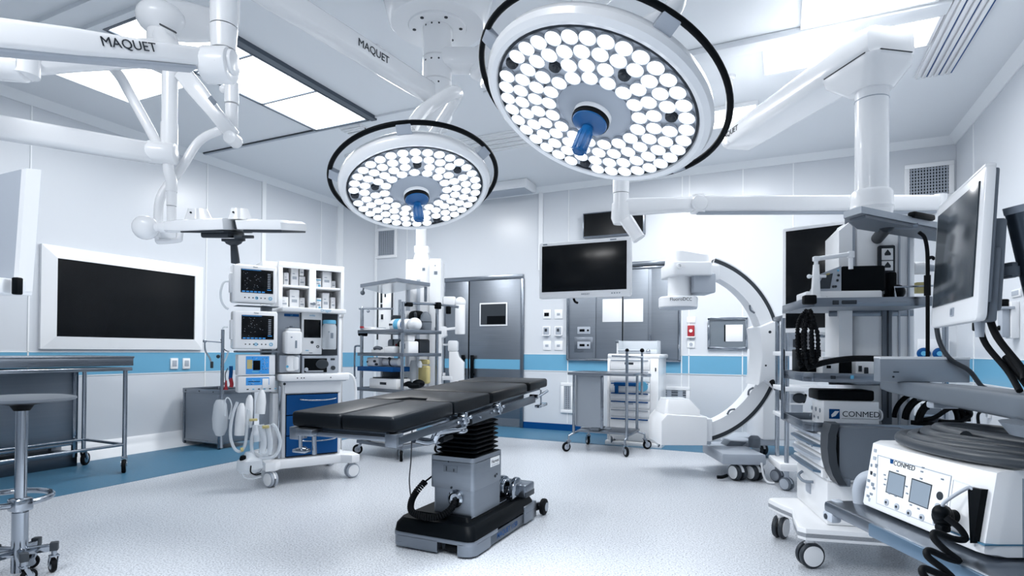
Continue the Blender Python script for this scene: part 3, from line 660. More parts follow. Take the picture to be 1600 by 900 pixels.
# ------------------------------------------------------------------ centre monitor on its own ceiling tube, with the long arm to the right
ct = at(970, 320, 3.95); mp = thing('monitor_boom', 'white ceiling tube with elbow and long horizontal arm behind the large lamp', 'ceiling boom', (ct.x, ct.y, ZC)); hp = V(ct.x, ct.y, ZC)
q = MB(white); q.lathe([(.2, 0), (.18, -.08), (.06, -.10), (.056, A(970, 302, 3.95).z), (0, A(970, 302, 3.95).z)]); q.lathe([(.0, A(970, 303, 3.95).z), (.053, A(970, 303, 3.95).z), (.053, A(970, 325, 3.95).z), (0, A(970, 325, 3.95).z)]); q.build('ceiling_tube', mp)
q = MB(white); zz = A(970, 332, 3.95).z; q.lathe([(0, zz+.06), (.062, zz+.06), (.066, zz-.04), (.05, zz-.08), (0, zz-.085)]); q.build('elbow', mp)
q = MB(white); a, c = V(0, 0, A(970, 324, 3.95).z), A(1090, 319, 3.95); arm(q, a, c, .11, .10, .09, .08); q.build('long_arm', mp)
q = MB(white); q.cyl(c-pf*.06, c+pf*.06, .056, bev=.015); q.cyl(c-V(0, 0, .06), c+V(0, 0, .06), .05); q.build('knuckle', mp)
q = MB(white); a = c; c = A(1468, 318, 3.95); arm(q, a, c, .11, .11, .08, .08); q.beam(a-V(0, 0, .062), c-V(0, 0, .062), .05, .016, .003, m=lgrey); q.build('long_arm', mp)
q = MB(white); q.cyl(c+V(0, 0, .06), c-V(0, 0, .2), .045); q.build('end_joint', mp)
q = MB(white); a, c = A(978, 342, 3.9), A(999, 374, 3.86); arm(q, a, c, .09, .085, .07, .06); q.build('short_arm', mp)
mm = at(915, 420, 3.66); mon = thing('monitor', 'white framed flat monitor with a dark screen hanging under the centre arm', 'monitor', mm, 0); F = Frame(mm, 0)
x0, z1 = F.xz(0, 842, 376); x1, z0 = F.xz(0, 985, 462); z1 = F.xz(0, 983, 369)[1]
def slabscreen(t, x0, x1, z0, z1, fr, chin, th, fm=white, sm=screen, r=.012, brand=None, tilt=0):
    q = MB(fm); q.bb((x0, -.0, z0), (x1, th, z1), r)
    q.build('bezel', t)
    q = MB(sm); q.bb((x0+fr, -.004, z0+chin), (x1-fr, .01, z1-fr), .002); q.build('screen', t)
slabscreen(mon, x0, x1, z0, z1, .024, .042, .055)
q = MB(greyink)
for k in range(4): q.bb((x1-.12+.016*k, -.002, z0+.018), (x1-.112+.016*k, .002, z0+.024))
q.text('MAQUET', .014, face_mx(0, -.001, z0+.02)); q.bb((x1-.13, -.002, z1-.016), (x1-.09, .002, z1-.009)); q.bb((x0+.03, -.002, z1-.016), (x0+.06, .002, z1-.009)); q.build('markings', mon)
q = MB(white); q.bb((-.10, .05, -.06), (.10, .09, .10), .01); q.cyl((.06, .09, .06), (.24, .10, .12), .025); q.build('mount', mon)
q = MB(black); q.tube([(-.10, .06, z0), (-.09, .06, z0-.02), (-.07, .05, z0-.03)], .008); q.build('cable_stub', mon)
# ------------------------------------------------------------------ operating table
TB = V(-1.64, 2.93, 0); ot = thing('operating_table', 'black padded operating table on a steel column with a dark wheeled base', 'operating table', TB, 0)
def T(x, y, z): return (x-TB.x, y-TB.y, z)
X0, X1, Y0, Y1 = -.245, .252, -.42, .40
# skirt with the front cut-out
q = MB(steel)
q.prism(rrect(X0, X1, Y0, -.10, .045), .065, .088, 'z', .003)
fr = rrect(X0, X1, Y0, -.10, .045, 5)
def band(q, pts, z0, z1, m=0, th=.006):
    for a, c in zip(pts, pts[1:]):
        q.beam(V(*a, (z0+z1)/2), V(*c, (z0+z1)/2), z1-z0, th, up=(1, 0, .001), m=m)
outl = [(X0, -.1), (X0, Y0+.045)] + [(X0+.045-.045*math.cos(t), Y0+.045-.045*math.sin(t)) for t in [PI/2*k/5 for k in range(1, 6)]]
q.prism([(X0, Y0+.04), (X0+.012, Y0+.02), (X0+.04, Y0), (.045, Y0), (.045, Y0+.03), (X0+.03, Y0+.03), (X0+.03, -.10), (X0, -.10)], .012, .07)
q.build('skirt', ot); q = MB(steel); q.prism([(.165, Y0), (.20, Y0), (.235, Y0+.017), (X1, Y0+.05), (X1, -.22), (X1-.03, -.22), (X1-.03, Y0+.03), (.165, Y0+.03)], .012, .07)
q.build('skirt_corner', ot); q = MB(steel); q.bb((X1-.06, .22, .012), (X1+.004, .40, .115), .006); q.build('skirt_corner', ot); q = MB(steel); q.bb((X0, .22, .012), (X0+.06, .40, .115), .006)
q.build('skirt_corner', ot)
q = MB(dsteel); q.bb((X0+.004, -.10, .014), (X0+.02, .22, .075), .002); q.build('side_panel', ot); q = MB(dsteel); q.bb((X1-.02, -.22, .014), (X1-.004, .22, .075), .002); sp = q.build('side_panel', ot)
q = MB(skirt_b)
mx = Matrix.Translation((X1-.0035, -.005, .043)) @ Matrix.Rotation(PI/2, 4, 'Z') @ FRONT; q.text('MAQUET 1150', .042, mx, 0, .0004, bold=.0005); q.build('lettering', sp)
q = MB(dgrey); q.bb((.05, Y0+.04, .02), (.16, Y0+.12, .065), .004); q.cyl((.075, Y0+.05, .035), (.145, Y0+.05, .035), .022, m=rubber); q.build('front_roller', ot)
# black cover with steps
q = MB(black)
q.loft([[V(x, y, .086) for x, y in rrect(X0+.002, X1-.002, Y0+.002, .40, .045)], [V(x, y, .125) for x, y in rrect(X0+.008, X1-.008, Y0+.008, .39, .045)], [V(x, y, .155) for x, y in rrect(X0+.03, X1-.03, Y0+.035, .38, .04)]])
q.loft([[V(x, y, .153) for x, y in rrect(X0+.075, X1-.07, Y0+.09, .20, .02)], [V(x, y, .178) for x, y in rrect(X0+.085, X1-.085, Y0+.10, .19, .02)]])
q.build('base_cover', ot)
q = MB(chrome); q.tube([(X1-.075, -.30, .172), (X1-.075, .12, .172), (X1-.085, .14, .172), (X1-.13, .14, .172)], .004, smooth=False); q.build('edge_rail', ot)
# drive box and hoop at the back
q = MB(steel); q.bb((.05, .26, .155), (X1-.01, .40, .235), .012); q.bb((.05, .18, .155), (.14, .27, .21), .01, dgrey); bx_ = q.build('drive_box', ot)
q = MB(dgrey); q.bb((.06, .262, .156), (X1-.008, .395, .19), .004); q.build('dark_band', bx_)
q = MB(chrome); q.prism([(.20+.085*math.cos(PI*k/12), .21+.085*math.sin(PI*k/12)) for k in range(13)] + [(.115, .155), (.285, .155)][::1], .10, .13, 'x', .004); q.torus((.136, .20, .22), .045, .01, (1, 0, 0)); q.build('hoop_bracket', ot)
q = MB(chrome); q.prism([(.235+.07*math.cos(PI*k/12), .215+.07*math.sin(PI*k/12)) for k in range(13)] + [(.165, .16), (.305, .16)], .175, .20, 'x', .004); q.build('hoop_bracket', ot)
for sx in (-1, 1):
    x = X1+.012 if sx > 0 else X0-.012
    q = MB(rubber); q.lathe([(0, -.018), (.036, -.018), (.05, -.012), (.052, 0), (.05, .012), (.036, .018), (0, .018)], (x, .50, .052), (1, 0, 0), seg=28); q.lathe([(0, -.021), (.026, -.021), (.028, .021), (0, .021)], (x, .50, .052), (1, 0, 0), m=chrome, seg=20); wl = q.build('wheel', ot)
    q = MB(steel); q.beam((x-sx*.03, .38, .07), (x-sx*.03, .50, .055), .02, .05, .004); q.build('fork', wl)
# column
cX0, cX1, cY0, cY1 = -.075, .185, -.29, .05
q = MB(steelh); q.prism(rrect(cX0+.006, cX1-.004, cY0+.006, cY1-.006, .02), .17, .325); q.build('column_lower', ot)
q = MB(steelh); pp = rrect(cX0-.012, cX1, cY0, cY1, .022)
q.prism(pp, .31, .46, 'z', .002); 
pin = rrect(cX0-.006, cX1-.006, cY0+.006, cY1-.006, .018)
for a, c in zip(pp, pp[1:]+pp[:1]): q.quad([(*a, .455), (*c, .455), (*c, .482), (*a, .482)])
for a, c in zip(pin, pin[1:]+pin[:1]): q.quad([(*a, .455), (*a, .482), (*c, .482), (*c, .455)])
for (a, c), (e, g) in zip(zip(pp, pp[1:]+pp[:1]), zip(pin, pin[1:]+pin[:1])): q.quad([(*a, .482), (*c, .482), (*g, .482), (*e, .482)])
cu_ = q.build('column_shroud', ot)
q = MB(white); q.bb((cX1, -.10, .405), (cX1+.002, .01, .455)); q.text('Hurvest', .028, Matrix.Translation((cX1+.0025, -.045, .432)) @ Matrix.Rotation(PI/2, 4, 'Z') @ FRONT, ink, .0004); q.bb((cX1+.0015, -.09, .412), (cX1+.0025, 0, .4145), m=greyink); q.build('name_plate', cu_)
q = MB(ink); q.cyl((.03, cY0-.003, .455), (.03, cY0+.004, .455), .004, seg=8); q.bb((.015, cY0-.002, .405), (.022, cY0+.004, .43)); q.bb((.06, cY0-.002, .405), (.068, cY0+.004, .42)); q.bb((-.0, cY0-.0015, .40), (.085, cY0+.004, .435), m=mgrey); q.cyl((cX1-.003, -.04, .345), (cX1+.003, -.04, .345), .008, seg=8); q.cyl((cX1-.003, -.02, .352), (cX1+.003, -.02, .352), .006, seg=8); q.build('control_marks', cu_)
q = MB(chrome); q.lathe([(.042, 0), (.046, .012), (.034, .022), (.028, .014), (0, .012)], (.075, cY0+.006, .262), (0, -1, 0), m=0, seg=28); q.cyl((.075, cY0-.008, .262), (.075, cY0-.016, .262), .010, m=ink); q.cyl((.05, cY0+.004, .318), (.05, cY0-.004, .318), .006, m=ink); q.build('socket_ring', ot)
# bellows
q = MB(black); z = .465
while z < .665:
    q.loft([[V(x, y, zz) for x, y in rrect(-.075+g, .175-g, -.255+g, .03-g, .02)] for zz, g in ((z, .022), (z+.008, .012), (z+.013, 0), (z+.018, 0), (z+.024, .012))]); z += .025
q.build('bellows', ot)
# power cord
q = MB(rubber); pts = [V(-.087, -.20, .40), V(-.10, -.24, .36), V(-.125, -.28, .33), V(-.15, -.33, .28), V(-.16, -.36, .23), V(-.135, -.385, .19), V(-.05, -.40, .178), V(.03, -.385, .185), V(.07, -.33, .215), V(.078, -.305, .25)]
def coil(q, pts, R, r, turns, m=0):
    L = [V(p) for p in pts]; fine = []
    n = len(L)
    for i in range(n-1):
        p0 = L[max(i-1, 0)]; p1 = L[i]; p2 = L[i+1]; p3 = L[min(i+2, n-1)]
        for k in range(8):
            t = k/8; fine.append(.5*((2*p1)+(p2-p0)*t+(2*p0-5*p1+4*p2-p3)*t*t+(3*p1-p0-3*p2+p3)*t**3))
    fine.append(L[-1]); N = int(turns*9); out = []; nx = None
    for i in range(N+1):
        u = i/N*(len(fine)-1); a = min(int(u), len(fine)-2); c = fine[a].lerp(fine[a+1], u-a); t = (fine[a+1]-fine[a]).normalized()
        nx = t.orthogonal().normalized() if nx is None else (nx-t*nx.dot(t)).normalized(); by = t.cross(nx); an = 2*PI*turns*i/N
        out.append(c+nx*math.cos(an)*R+by*math.sin(an)*R)
    q.tube(out, r, m, 6, smooth=False)
coil(q, pts[2:], .014, .0055, 46); q.tube(pts[:3], .005); q.tube([pts[-1], V(.076, -.298, .262)], .008); q.build('coiled_cord', ot)
q = MB(dgrey); q.cyl((-.087, -.20, .405), (-.09, -.22, .385), .012); q.tube([(-.20, -.30, .62), (-.205, -.30, .45), (-.20, -.32, .32), (-.14, -.36, .19), (-.07, -.37, .18)], .0035); q.build('thin_cable', ot)
# table top, tilted a little up to the far end
ang = math.atan2(-1.496+1.412, 3.78-1.889); tilt = math.atan2(.08, 1.893)
xv = V(math.cos(ang), math.sin(ang), 0)          # across to the right
LM = Matrix.Translation(V(-1.412, 1.889, .78)-TB) @ Matrix.Rotation(math.atan2(.084, 1.891), 4, 'Z') @ Matrix.Rotation(tilt, 4, 'X')
top = []
W = .535
def pad(name, v0, v1, a, c, th=.068, soft=.016, drop=0):
    q = MB(pad_m); q.bb((a, v0, -th-drop), (c, v1, -drop), soft, seg=3); o = q.build(name, ot); o.matrix_local = LM.copy(); return o
Lt = 1.893
pad('leg_pad', .0, .268*Lt, -W, -W/2-.001); pad('leg_pad', .0, .268*Lt, -W/2+.001, 0)
# seat pad with the cut-out notch
q = MB(pad_m); v0, v1 = .272*Lt, .487*Lt
q.prism([(-W, v0), (-W/2-.10, v0), (-W/2-.05, v0+.10), (-W/2+.05, v0+.10), (-W/2+.10, v0), (0, v0), (0, v1), (-W, v1)], -.068, 0.0, 'z', .012, seg=3); o = q.build('seat_pad', ot); o.matrix_local = LM.copy()
q = MB(pad_m); q.bb((-W/2-.10, v0, -.07), (-W/2+.10, v0+.115, -.012), .004); o = q.build('perineal_pad', ot); o.matrix_local = LM.copy()
pad('back_pad', .503*Lt, .800*Lt, -W, 0, soft=.022); pad('head_pad', .812*Lt, Lt, -W, 0.004, .06)
# frame under the pads
q = MB(dsteel); q.bb((-W+.03, .04, -.088), (-.03, .26*Lt, -.069), .004); q.bb((-W+.03, .275*Lt, -.10), (-.03, .80*Lt, -.069), .004); q.bb((-W+.05, .815*Lt, -.08), (-.04, Lt-.03, -.062), .004); o = q.build('top_plate', ot); o.matrix_local = LM.copy()
q = MB(steel)
q.bb((-W+.10, .40*Lt, -.16), (-.09, .74*Lt, -.09), .01); q.bb((-W+.15, .42*Lt, -.18), (-.12, .66*Lt, -.15), .008); o = q.build('saddle', ot); o.matrix_local = LM.copy()
for sx in (0, 1):
    xa = .004 if sx else -W-.016
    q = MB(dsteel); q.bb((xa, .02, -.115), (xa+.012, .30*Lt, -.083), .002); q.bb((xa, .30*Lt, -.135), (xa+.012, .55*Lt, -.088), .003); q.bb((xa, .56*Lt, -.125), (xa+.012, .84*Lt, -.088), .003); q.bb((xa-.02, .55*Lt, -.14), (xa+.006, .86*Lt, -.10), .004); rl = q.build('side_rail', ot); rl.matrix_local = LM.copy()
    c = MB(chrome)
    for v in (.30*Lt, .52*Lt):
        c.cyl((xa+.03, v, -.082), (xa-.01, v, -.082), .018, bev=.004); c.box((xa+.016, v+.02, -.10), (.03, .05, .035), .006); c.cyl((xa+.016, v+.03, -.06), (xa+.016, v+.03, -.13), .008)
        c.sph((xa+.03, v+.05, -.088), .010); c.sph((xa+.02, v-.06, -.10), .008)
    c.cyl((xa+.022, .34*Lt, -.118), (xa+.010, .34*Lt, -.118), .014, m=black); c.cyl((xa+.022, .40*Lt, -.11), (xa+.010, .40*Lt, -.11), .007); c.cyl((xa+.022, .47*Lt, -.105), (xa+.010, .47*Lt, -.105), .006)
    c.build('clamp', rl)
q = MB(steel); q.bb((-.045, .0, -.125), (.012, .05, -.07), .004); q.bb((-W-.012, .0, -.125), (-W+.045, .05, -.07), .004); q.bb((-W+.045, .01, -.105), (-.045, .035, -.085), .003)
for x in (-W+.10,): q.bb((x-.05, -.03, -.10), (x+.04, .05, -.07), .006)
o = q.build('end_bracket', ot); o.matrix_local = LM.copy()
# leg section joint hardware hanging below
q = MB(chrome); q.cyl((-.02, .19*Lt, -.12), (-.02, .34*Lt, -.15), .022, bev=.006); q.cyl((-.04, .20*Lt, -.17), (-.01, .20*Lt, -.11), .018); q.tube([(-.05, .12*Lt, -.14), (-.04, .18*Lt, -.17), (-.03, .24*Lt, -.15)], .012); q.sph((-.02, .33*Lt, -.16), .03, (1, 1.4, .6)); q.cyl((-.02, .22*Lt, -.17), (-.02, .27*Lt, -.17), .015, m=black); o = q.build('joint_hardware', ot); o.matrix_local = LM.copy()
q = MB(chrome); q.cyl((-.03, .86*Lt, -.10), (.03, .86*Lt, -.10), .014); q.cyl((.0, .93*Lt, -.07), (.0, .93*Lt, -.17), .006); q.bb((-.02, .89*Lt, -.185), (.02, .97*Lt, -.165), .004); q.cyl((.0, .80*Lt, -.13), (.0, 1.0*Lt, -.09), .010); o = q.build('head_clamp', ot); o.matrix_local = LM.copy()
q = MB(chrome); q.cyl((-W+.06, -.01, -.09), (-W+.06, -.01, -.16), .008); q.bb((-W+.03, -.03, -.175), (-W+.10, .01, -.16), .004); q.cyl((-W+.10, .03, -.11), (-W+.10, .03, -.19), .01); q.sph((-W+.07, 0, -.165), .014); o = q.build('end_lever', ot); o.matrix_local = LM.copy()
# ------------------------------------------------------------------ helpers for wheeled things
def caster(parent, x, y, R=.05, w=.028, a=0., top=.13, tyre=rubber, hub=chrome, fork=chrome, name='caster', off=.03):
    """swivel caster standing on the floor, its wheel trailing in direction a from the stem at x, y"""
    d = V(math.cos(a), math.sin(a), 0); n = V(-d.y, d.x, 0); c = V(x, y, R)+d*off
    q = MB(tyre)
    q.lathe([(R*.62, -w/2), (R*.92, -w/2), (R, -w*.25), (R, w*.25), (R*.92, w/2), (R*.62, w/2)], c, n, seg=26)
    o = q.build(name, parent)
    q = MB(hub); q.lathe([(0, -w*.56), (R*.5, -w*.56), (R*.64, -w*.45), (R*.64, w*.45), (R*.5, w*.56), (0, w*.56)], c, n, seg=22); q.build('hub', o)
    q = MB(fork)
    for sg in (-1, 1):
        p = c+n*sg*(w*.5+.006); q.beam(p, V(x, y, R*2+.012)+n*sg*(w*.5+.006), .004, R*.55, .001, up=d)
    q.box((x, y, R*2+.014), (R*.9, w+.016, .008), .002, rot=Matrix.Rotation(a, 4, 'Z')); q.cyl((x, y, R*2+.012), (x, y, top), .011); q.build('fork', o)
    return o
def hooded_caster(parent, x, y, R=.062, w=.05, a=0., top=.16, body=white, tyre=lgrey, name='caster'):
    d = V(math.cos(a), math.sin(a), 0); n = V(-d.y, d.x, 0); c = V(x, y, R)
    q = MB(tyre)
    for sg in (-1, 1): q.lathe([(0, -w*.2), (R*.95, -w*.2), (R, -w*.1), (R, w*.1), (R*.95, w*.2), (0, w*.2)], c+n*sg*w*.32, n, seg=28)
    o = q.build(name, parent)
    q = MB(body)
    for sg in (-1, 1): q.lathe([(0, -.004), (R*.78, -.004), (R*.8, .004), (0, .008)], c+n*sg*w*.53, n*sg, seg=26)
    q.build('hub', o)
    q = MB(body); q.prism([((R*1.05)*math.cos(t), (R*1.05)*math.sin(t)) for t in [PI*(.05+.6*k/8) for k in range(9)]] + [(0, R*.3)], -w*.12, w*.12, 'y', mx=Matrix.Translation(c) @ Matrix.Rotation(a, 4, 'Z'))
    q.cyl(c, V(x, y, top), R*.34); q.build('hood', o)
    return o

# ------------------------------------------------------------------ steel table along the left wall
st = thing('steel_table', 'long polished steel instrument table on casters under the wall display', 'table', (-5.33, 2.2, 0), 0)
hx, y0, y1 = .33, -1.35, .86; zt = .985
q = MB(steel); q.bb((-hx, y0, zt-.018), (hx, y1, zt), .005); q.bb((-hx+.006, y0+.006, zt-.082), (hx-.006, y1-.006, zt-.014), .004); q.build('table_top', st)
q = MB(chrome); q.bb((-hx+.01, y0+.01, zt-.125), (hx-.01, y1-.01, zt-.095), .006); q.build('under_frame', st)
for x in (-hx+.035, hx-.035):
    for y in (y0+.05, y1-.055):
        q = MB(chrome); q.cyl((x, y, .12), (x, y, zt-.10), .017, seg=20); lg = q.build('leg', st)
        caster(st, x, y, .058, .03, -.6 if x > 0 else 2.2, .14)
for x in (-hx+.035, hx-.035):
    q = MB(chrome); q.cyl((x, y0+.05, .235), (x, y1-.055, .235), .012); q.build('lower_rail', st)
for y in (y0+.05, y1-.055):
    q = MB(chrome); q.cyl((-hx+.035, y, .235), (hx-.035, y, .235), .012); q.build('cross_rail', st)
# second, lower frame and steel cupboard behind it
sc_ = thing('steel_cupboard', 'tall brushed steel cupboard side behind the long steel table', 'cupboard', (-5.82, 2.0, 0), 0)
q = MB(steelh); q.bb((-.155, -.9, .2), (.14, .98, .88), .006); q.build('body', sc_)
q = MB(chrome)
for y in (.96, -.88): q.bb((.125, y-.02, .08), (.155, y+.02, .88), .003)
q.bb((.12, -.88, .19), (.15, .96, .215), .003); q.build('corner_post', sc_)
q = MB(steel); q.bb((-.15, -.9, .10), (.15, .98, .125), .003); q.build('plinth_shelf', sc_)
q = MB(lgrey); q.bb((-.155, .90, .10), (-.10, .98, .2)); q.bb((-.155, -.9, 0), (.15, .98, .1), .004, m=dsteel); q.build('plinth', sc_)

# ------------------------------------------------------------------ stool in the left foreground
sx, sy = floor_at(30, 903); so = thing('stool', 'round grey seated steel stool with a foot ring beside the instrument table', 'stool', (sx, sy, 0), 0)
zs = EYE.z - (626-544)/893*2.64
q = MB(mgrey, black); q.lathe([(0, 0), (.195, 0), (.202, .006), (.20, .014), (.17, .020), (0, .024)], (0, 0, zs), seg=48); q.build('seat', so)
q = MB(black); q.lathe([(0, -.045), (.03, -.045), (.045, -.02), (.12, -.004), (.13, 0), (0, 0)], (0, 0, zs), seg=32); q.build('seat_plate', so)
q = MB(chrome); q.cyl((0, 0, .30), (0, 0, zs-.04), .023); q.cyl((0, 0, .03), (0, 0, .30), .031); q.build('post', so)
q = MB(chrome); q.torus((-.17, .02, .335), .17, .014); q.box((0, 0, .335), (.075, .075, .06), .01); q.build('foot_ring', so)
for k in range(5):
    a = .95+2*PI*k/5; d = V(math.cos(a), math.sin(a), 0)
    q = MB(chrome); q.beam(d*.02+V(0, 0, .12), d*.13+V(0, 0, .12), .028, .032, .004); lg = q.build('leg', so)
    q = MB(dgrey); q.box(d*.125+V(0, 0, .125), (.032, .032, .04), .004, rot=Matrix.Rotation(a, 4, 'Z')); q.build('end_cap', lg)
    caster(so, d.x*.125, d.y*.125, .034, .02, a+2.0, .11, off=.02)

# ------------------------------------------------------------------ steel bin by the wall
bn = thing('steel_bin', 'open brushed steel bin cart standing between the wall sockets and the anaesthesia machine', 'bin', (-5.60, 4.12, 0), math.atan2(4.122-4.161, -5.261+5.889))
w, dp, hh = .315, .42, .62
q = MB(steelh); q.bb((-w+.02, .01, .07), (w-.02, .02, hh-.03)); q.bb((-w+.02, dp-.02, .07), (w-.02, dp-.01, hh-.03)); q.bb((-w+.01, .02, .07), (-w+.02, dp-.02, hh-.03)); q.bb((w-.02, .02, .07), (w-.01, dp-.02, hh-.03)); q.bb((-w+.02, .02, .07), (w-.02, dp-.02, .08)); q.build('panel', bn)
q = MB(steel)
for x in (-w, w-.028):
    for y in (0, dp-.028): q.bb((x, y, .012), (x+.028, y+.028, hh), .003)
q.bb((-w, -.004, hh-.045), (w, .01, hh+.003), .003); q.bb((-w, dp-.01, hh-.045), (w, dp+.004, hh+.003), .003); q.bb((-w-.004, 0, hh-.045), (-w+.01, dp, hh+.003), .003); q.bb((w-.01, 0, hh-.045), (w+.004, dp, hh+.003), .003)
q.bb((-w, 0, .055), (w, dp, .075), .003); q.build('frame', bn)
q = MB(ink)
for x in (-.26, -.02, .22): q.cyl((x, -.007, hh-.02), (x, -.001, hh-.02), .007, seg=10)
q.build('rivet', bn)
for x in (-w+.014, w-.014):
    for y in (.014, dp-.014): MB(rubber).cyl((x, y, 0), (x, y, .014), .014).build('foot', bn)

# ------------------------------------------------------------------ anaesthesia machine
AZ = math.radians(60); AC = V(-3.634, 3.63, 0); F = Frame(AC, AZ)
am = thing('anaesthesia_machine', 'white anaesthesia machine with three blue drawers and a grey control wall', 'anaesthesia machine', AC, AZ)
yf = -.27
bxl = F.xz(yf-.04, 412, 725)[0]; bxr = F.xz(yf-.04, 558, 700)[0]
dxl = F.xz(yf, 447, 680)[0]; dxr = F.xz(yf, 527, 680)[0]
zt1 = F.xz(yf, 447, 617)[1]; zb1 = F.xz(yf, 447, 714)[1]
# base
q = MB(white); yb = .27
q.prism([(bxl, yf-.10), (bxl+.07, yf-.11), (bxl+.12, yf-.05), (bxr-.14, yf-.05), (bxr-.07, yf-.12), (bxr, yf-.10), (bxr, yf+.06), (bxr-.05, yf+.12), (bxr-.05, yb-.10), (bxr, yb), (bxr-.08, yb+.06), (bxl+.08, yb+.06), (bxl, yb), (bxl+.04, yb-.10), (bxl+.04, yf+.1), (bxl, yf+.06)], .125, .195, 'z', .012); q.build('base', am)
for x, y, a in ((bxl+.05, yf-.05, -1.2), (bxr-.05, yf-.06, .2), (bxl+.05, yb, -1.), (bxr-.05, yb, .5)): hooded_caster(am, x, y, .06, .052, a, .14)
# drawer cabinet
q = MB(wplas); q.bb((dxl-.03, yf+.012, .195), (dxr+.03, yb, zt1+.12), .01); q.bb((dxl-.015, yf, zt1+.01), (dxr+.03, yf+.03, zt1+.12), .006); q.build('cabinet_body', am)
q = MB(black); q.bb((dxl-.004, yf+.004, zb1-.006), (dxr+.004, yf+.013, zt1+.004)); q.build('drawer_gap', am)
H3 = (zt1-zb1)/3
for k in range(3):
    z0 = zb1+H3*k; q = MB(blue); q.bb((dxl, yf-.012, z0+.004), (dxr, yf+.01, z0+H3-.003), .004); dr = q.build('drawer', am)
    q = MB(chrome); q.tube([(dxl+.10, yf-.012, z0+H3-.035), (dxl+.105, yf-.034, z0+H3-.04), (dxl+.19, yf-.04, z0+H3-.048), (dxr-.10, yf-.04, z0+H3-.048), (dxr-.03, yf-.034, z0+H3-.04), (dxr-.025, yf-.012, z0+H3-.035)], .006, res=4); q.build('handle', dr)
# work top with its side rail
zw = F.xz(yf-.05, 447, 585)[1]; zw0 = zt1+.12
wl_ = F.xz(yf-.05, 439, 600)[0]; wr_ = F.xz(yf-.05, 546, 590)[0]
q = MB(white); q.bb((wl_, yf-.06, zw-.055), (wr_, yb, zw), .014); q.bb((wl_+.02, yf-.035, zw0-.02), (wr_-.02, yb-.03, zw-.05), .006, m=lgrey); q.build('work_top', am)
q = MB(ink); q.cyl((wl_+.03, yf-.036, zw-.075), (wl_+.03, yf-.03, zw-.075), .010)
for x in (.12, .15, .17, .38): q.cyl((wl_+x, yf-.062, zw-.03), (wl_+x, yf-.058, zw-.03), .005, seg=8)
q.build('fitting', am)
q = MB(white); q.tube([(wr_-.02, yf+.06, zw-.01), (wr_+.05, yf+.05, zw-.02), (wr_+.085, yf+.05, zw-.10), (wr_+.085, yf+.05, zw-.30), (wr_+.03, yf+.06, zw-.30)], .011, res=5); q.build('push_handle', am)
# upper control wall
yw = yf+.12
cl, cr = F.xz(yw, 433, 530)[0], F.xz(yw, 530, 530)[0]; ztop = F.xz(yw, 433, 487)[1]
q = MB(lgrey); q.bb((cl, yw, zw), (cr, yb, ztop), .008); q.build('control_wall', am)
q = MB(white); q.bb((cl+.012, yw-.12, ztop), (cr+.02, yb, ztop+.035), .008); q.build('top_shelf', am)
q = MB(cyan); q.text('Drager', .03, face_mx((cl+cr)/2+.10, yw-.1205, ztop+.018)); q.build('lettering', am)
q = MB(blue); a = F.xz(yw, 444, 490); c = F.xz(yw, 467, 495); q.bb((a[0], yw-.004, c[1]), (c[0], yw+.002, a[1]), .001); q.text('LA', .016, face_mx((a[0]+c[0])/2, yw-.005, (a[1]+c[1])/2), cyan); q.build('blue_label', am)
def panel(px0, py0, px1, py1, y): a = F.xz(y, px0, py0); c = F.xz(y, px1, py1); return a[0], c[1], c[0], a[1]
x0, z0, x1, z1 = panel(472, 488, 503, 554, yw-.03)
q = MB(white); q.bb((x0, yw-.03, z0), (x1, yw+.01, z1), .008); ve = q.build('ventilator_panel', am)
a = panel(475, 499, 501, 528, yw-.032); q = MB(screen); q.bb((a[0], yw-.034, a[1]), (a[2], yw-.028, a[3]), .002); q.build('screen', ve)
q = MB(ink); q.cyl(((x0+x1)/2, yw-.036, z0+.10), ((x0+x1)/2, yw-.03, z0+.10), .012); q.torus((x1-.035, yw-.031, z0+.065), .009, .003, (0, 1, 0), seg=16, cs=6); q.bb((x0+.03, yw-.032, z0+.03), (x0+.055, yw-.029, z0+.036), m=cyan); q.text('evita', .024, face_mx((x0+x1)/2, yw-.031, z1-.022), cyan); q.bb((x0+.06, yw-.032, z0+.012), (x0+.085, yw-.029, z0+.016)); q.build('controls', ve)
x0, z0, x1, z1 = panel(471, 487, 527, 555, yw-.004); q = MB(dgrey); q.bb((x0-.01, yw-.006, z0), (x1, yw+.002, z1)); q.build('dark_niche', am)
def jar(px0, py0, px1, py1, y, capm, name='canister', parent=am, lab=True):
    x0, z0, x1, z1 = panel(px0, py0, px1, py1, y); r = (x1-x0)/2; cx_ = (x0+x1)/2
    q = MB(bagp if capm is cyan else white); q.lathe([(0, z0), (r*.9, z0), (r, z0+.012), (r, z1-.06), (r*.82, z1-.035), (r*.82, z1-.03)], (cx_, y, 0), seg=28); j = q.build(name, parent)
    q = MB(capm); q.lathe([(0, z1-.005), (r*.85, z1-.005), (r*.92, z1-.012), (r*.92, z1-.035), (0, z1-.035)], (cx_, y, 0), seg=28); q.build('lid', j)
    if lab: q = MB(greyink); q.box((cx_+.004, y-r, (z0+z1)/2-.01), (.022, .004, .045)); q.box((cx_-.02, y-r*.97, (z0+z1)/2+.02), (.012, .004, .008)); q.build('label', j)
jar(504, 499, 525, 546, yw-.06, cyan); 
x0, z0, x1, z1 = panel(443, 515, 469, 553, yw-.06); q = MB(white); q.bb((x0, yw-.13, z0), (x1, yw-.0, z1-.01), .02, seg=3); q.bb((x0+.02, yw-.12, z1-.02), (x1-.01, yw-.01, z1+.012), .012); vp = q.build('vaporiser', am)
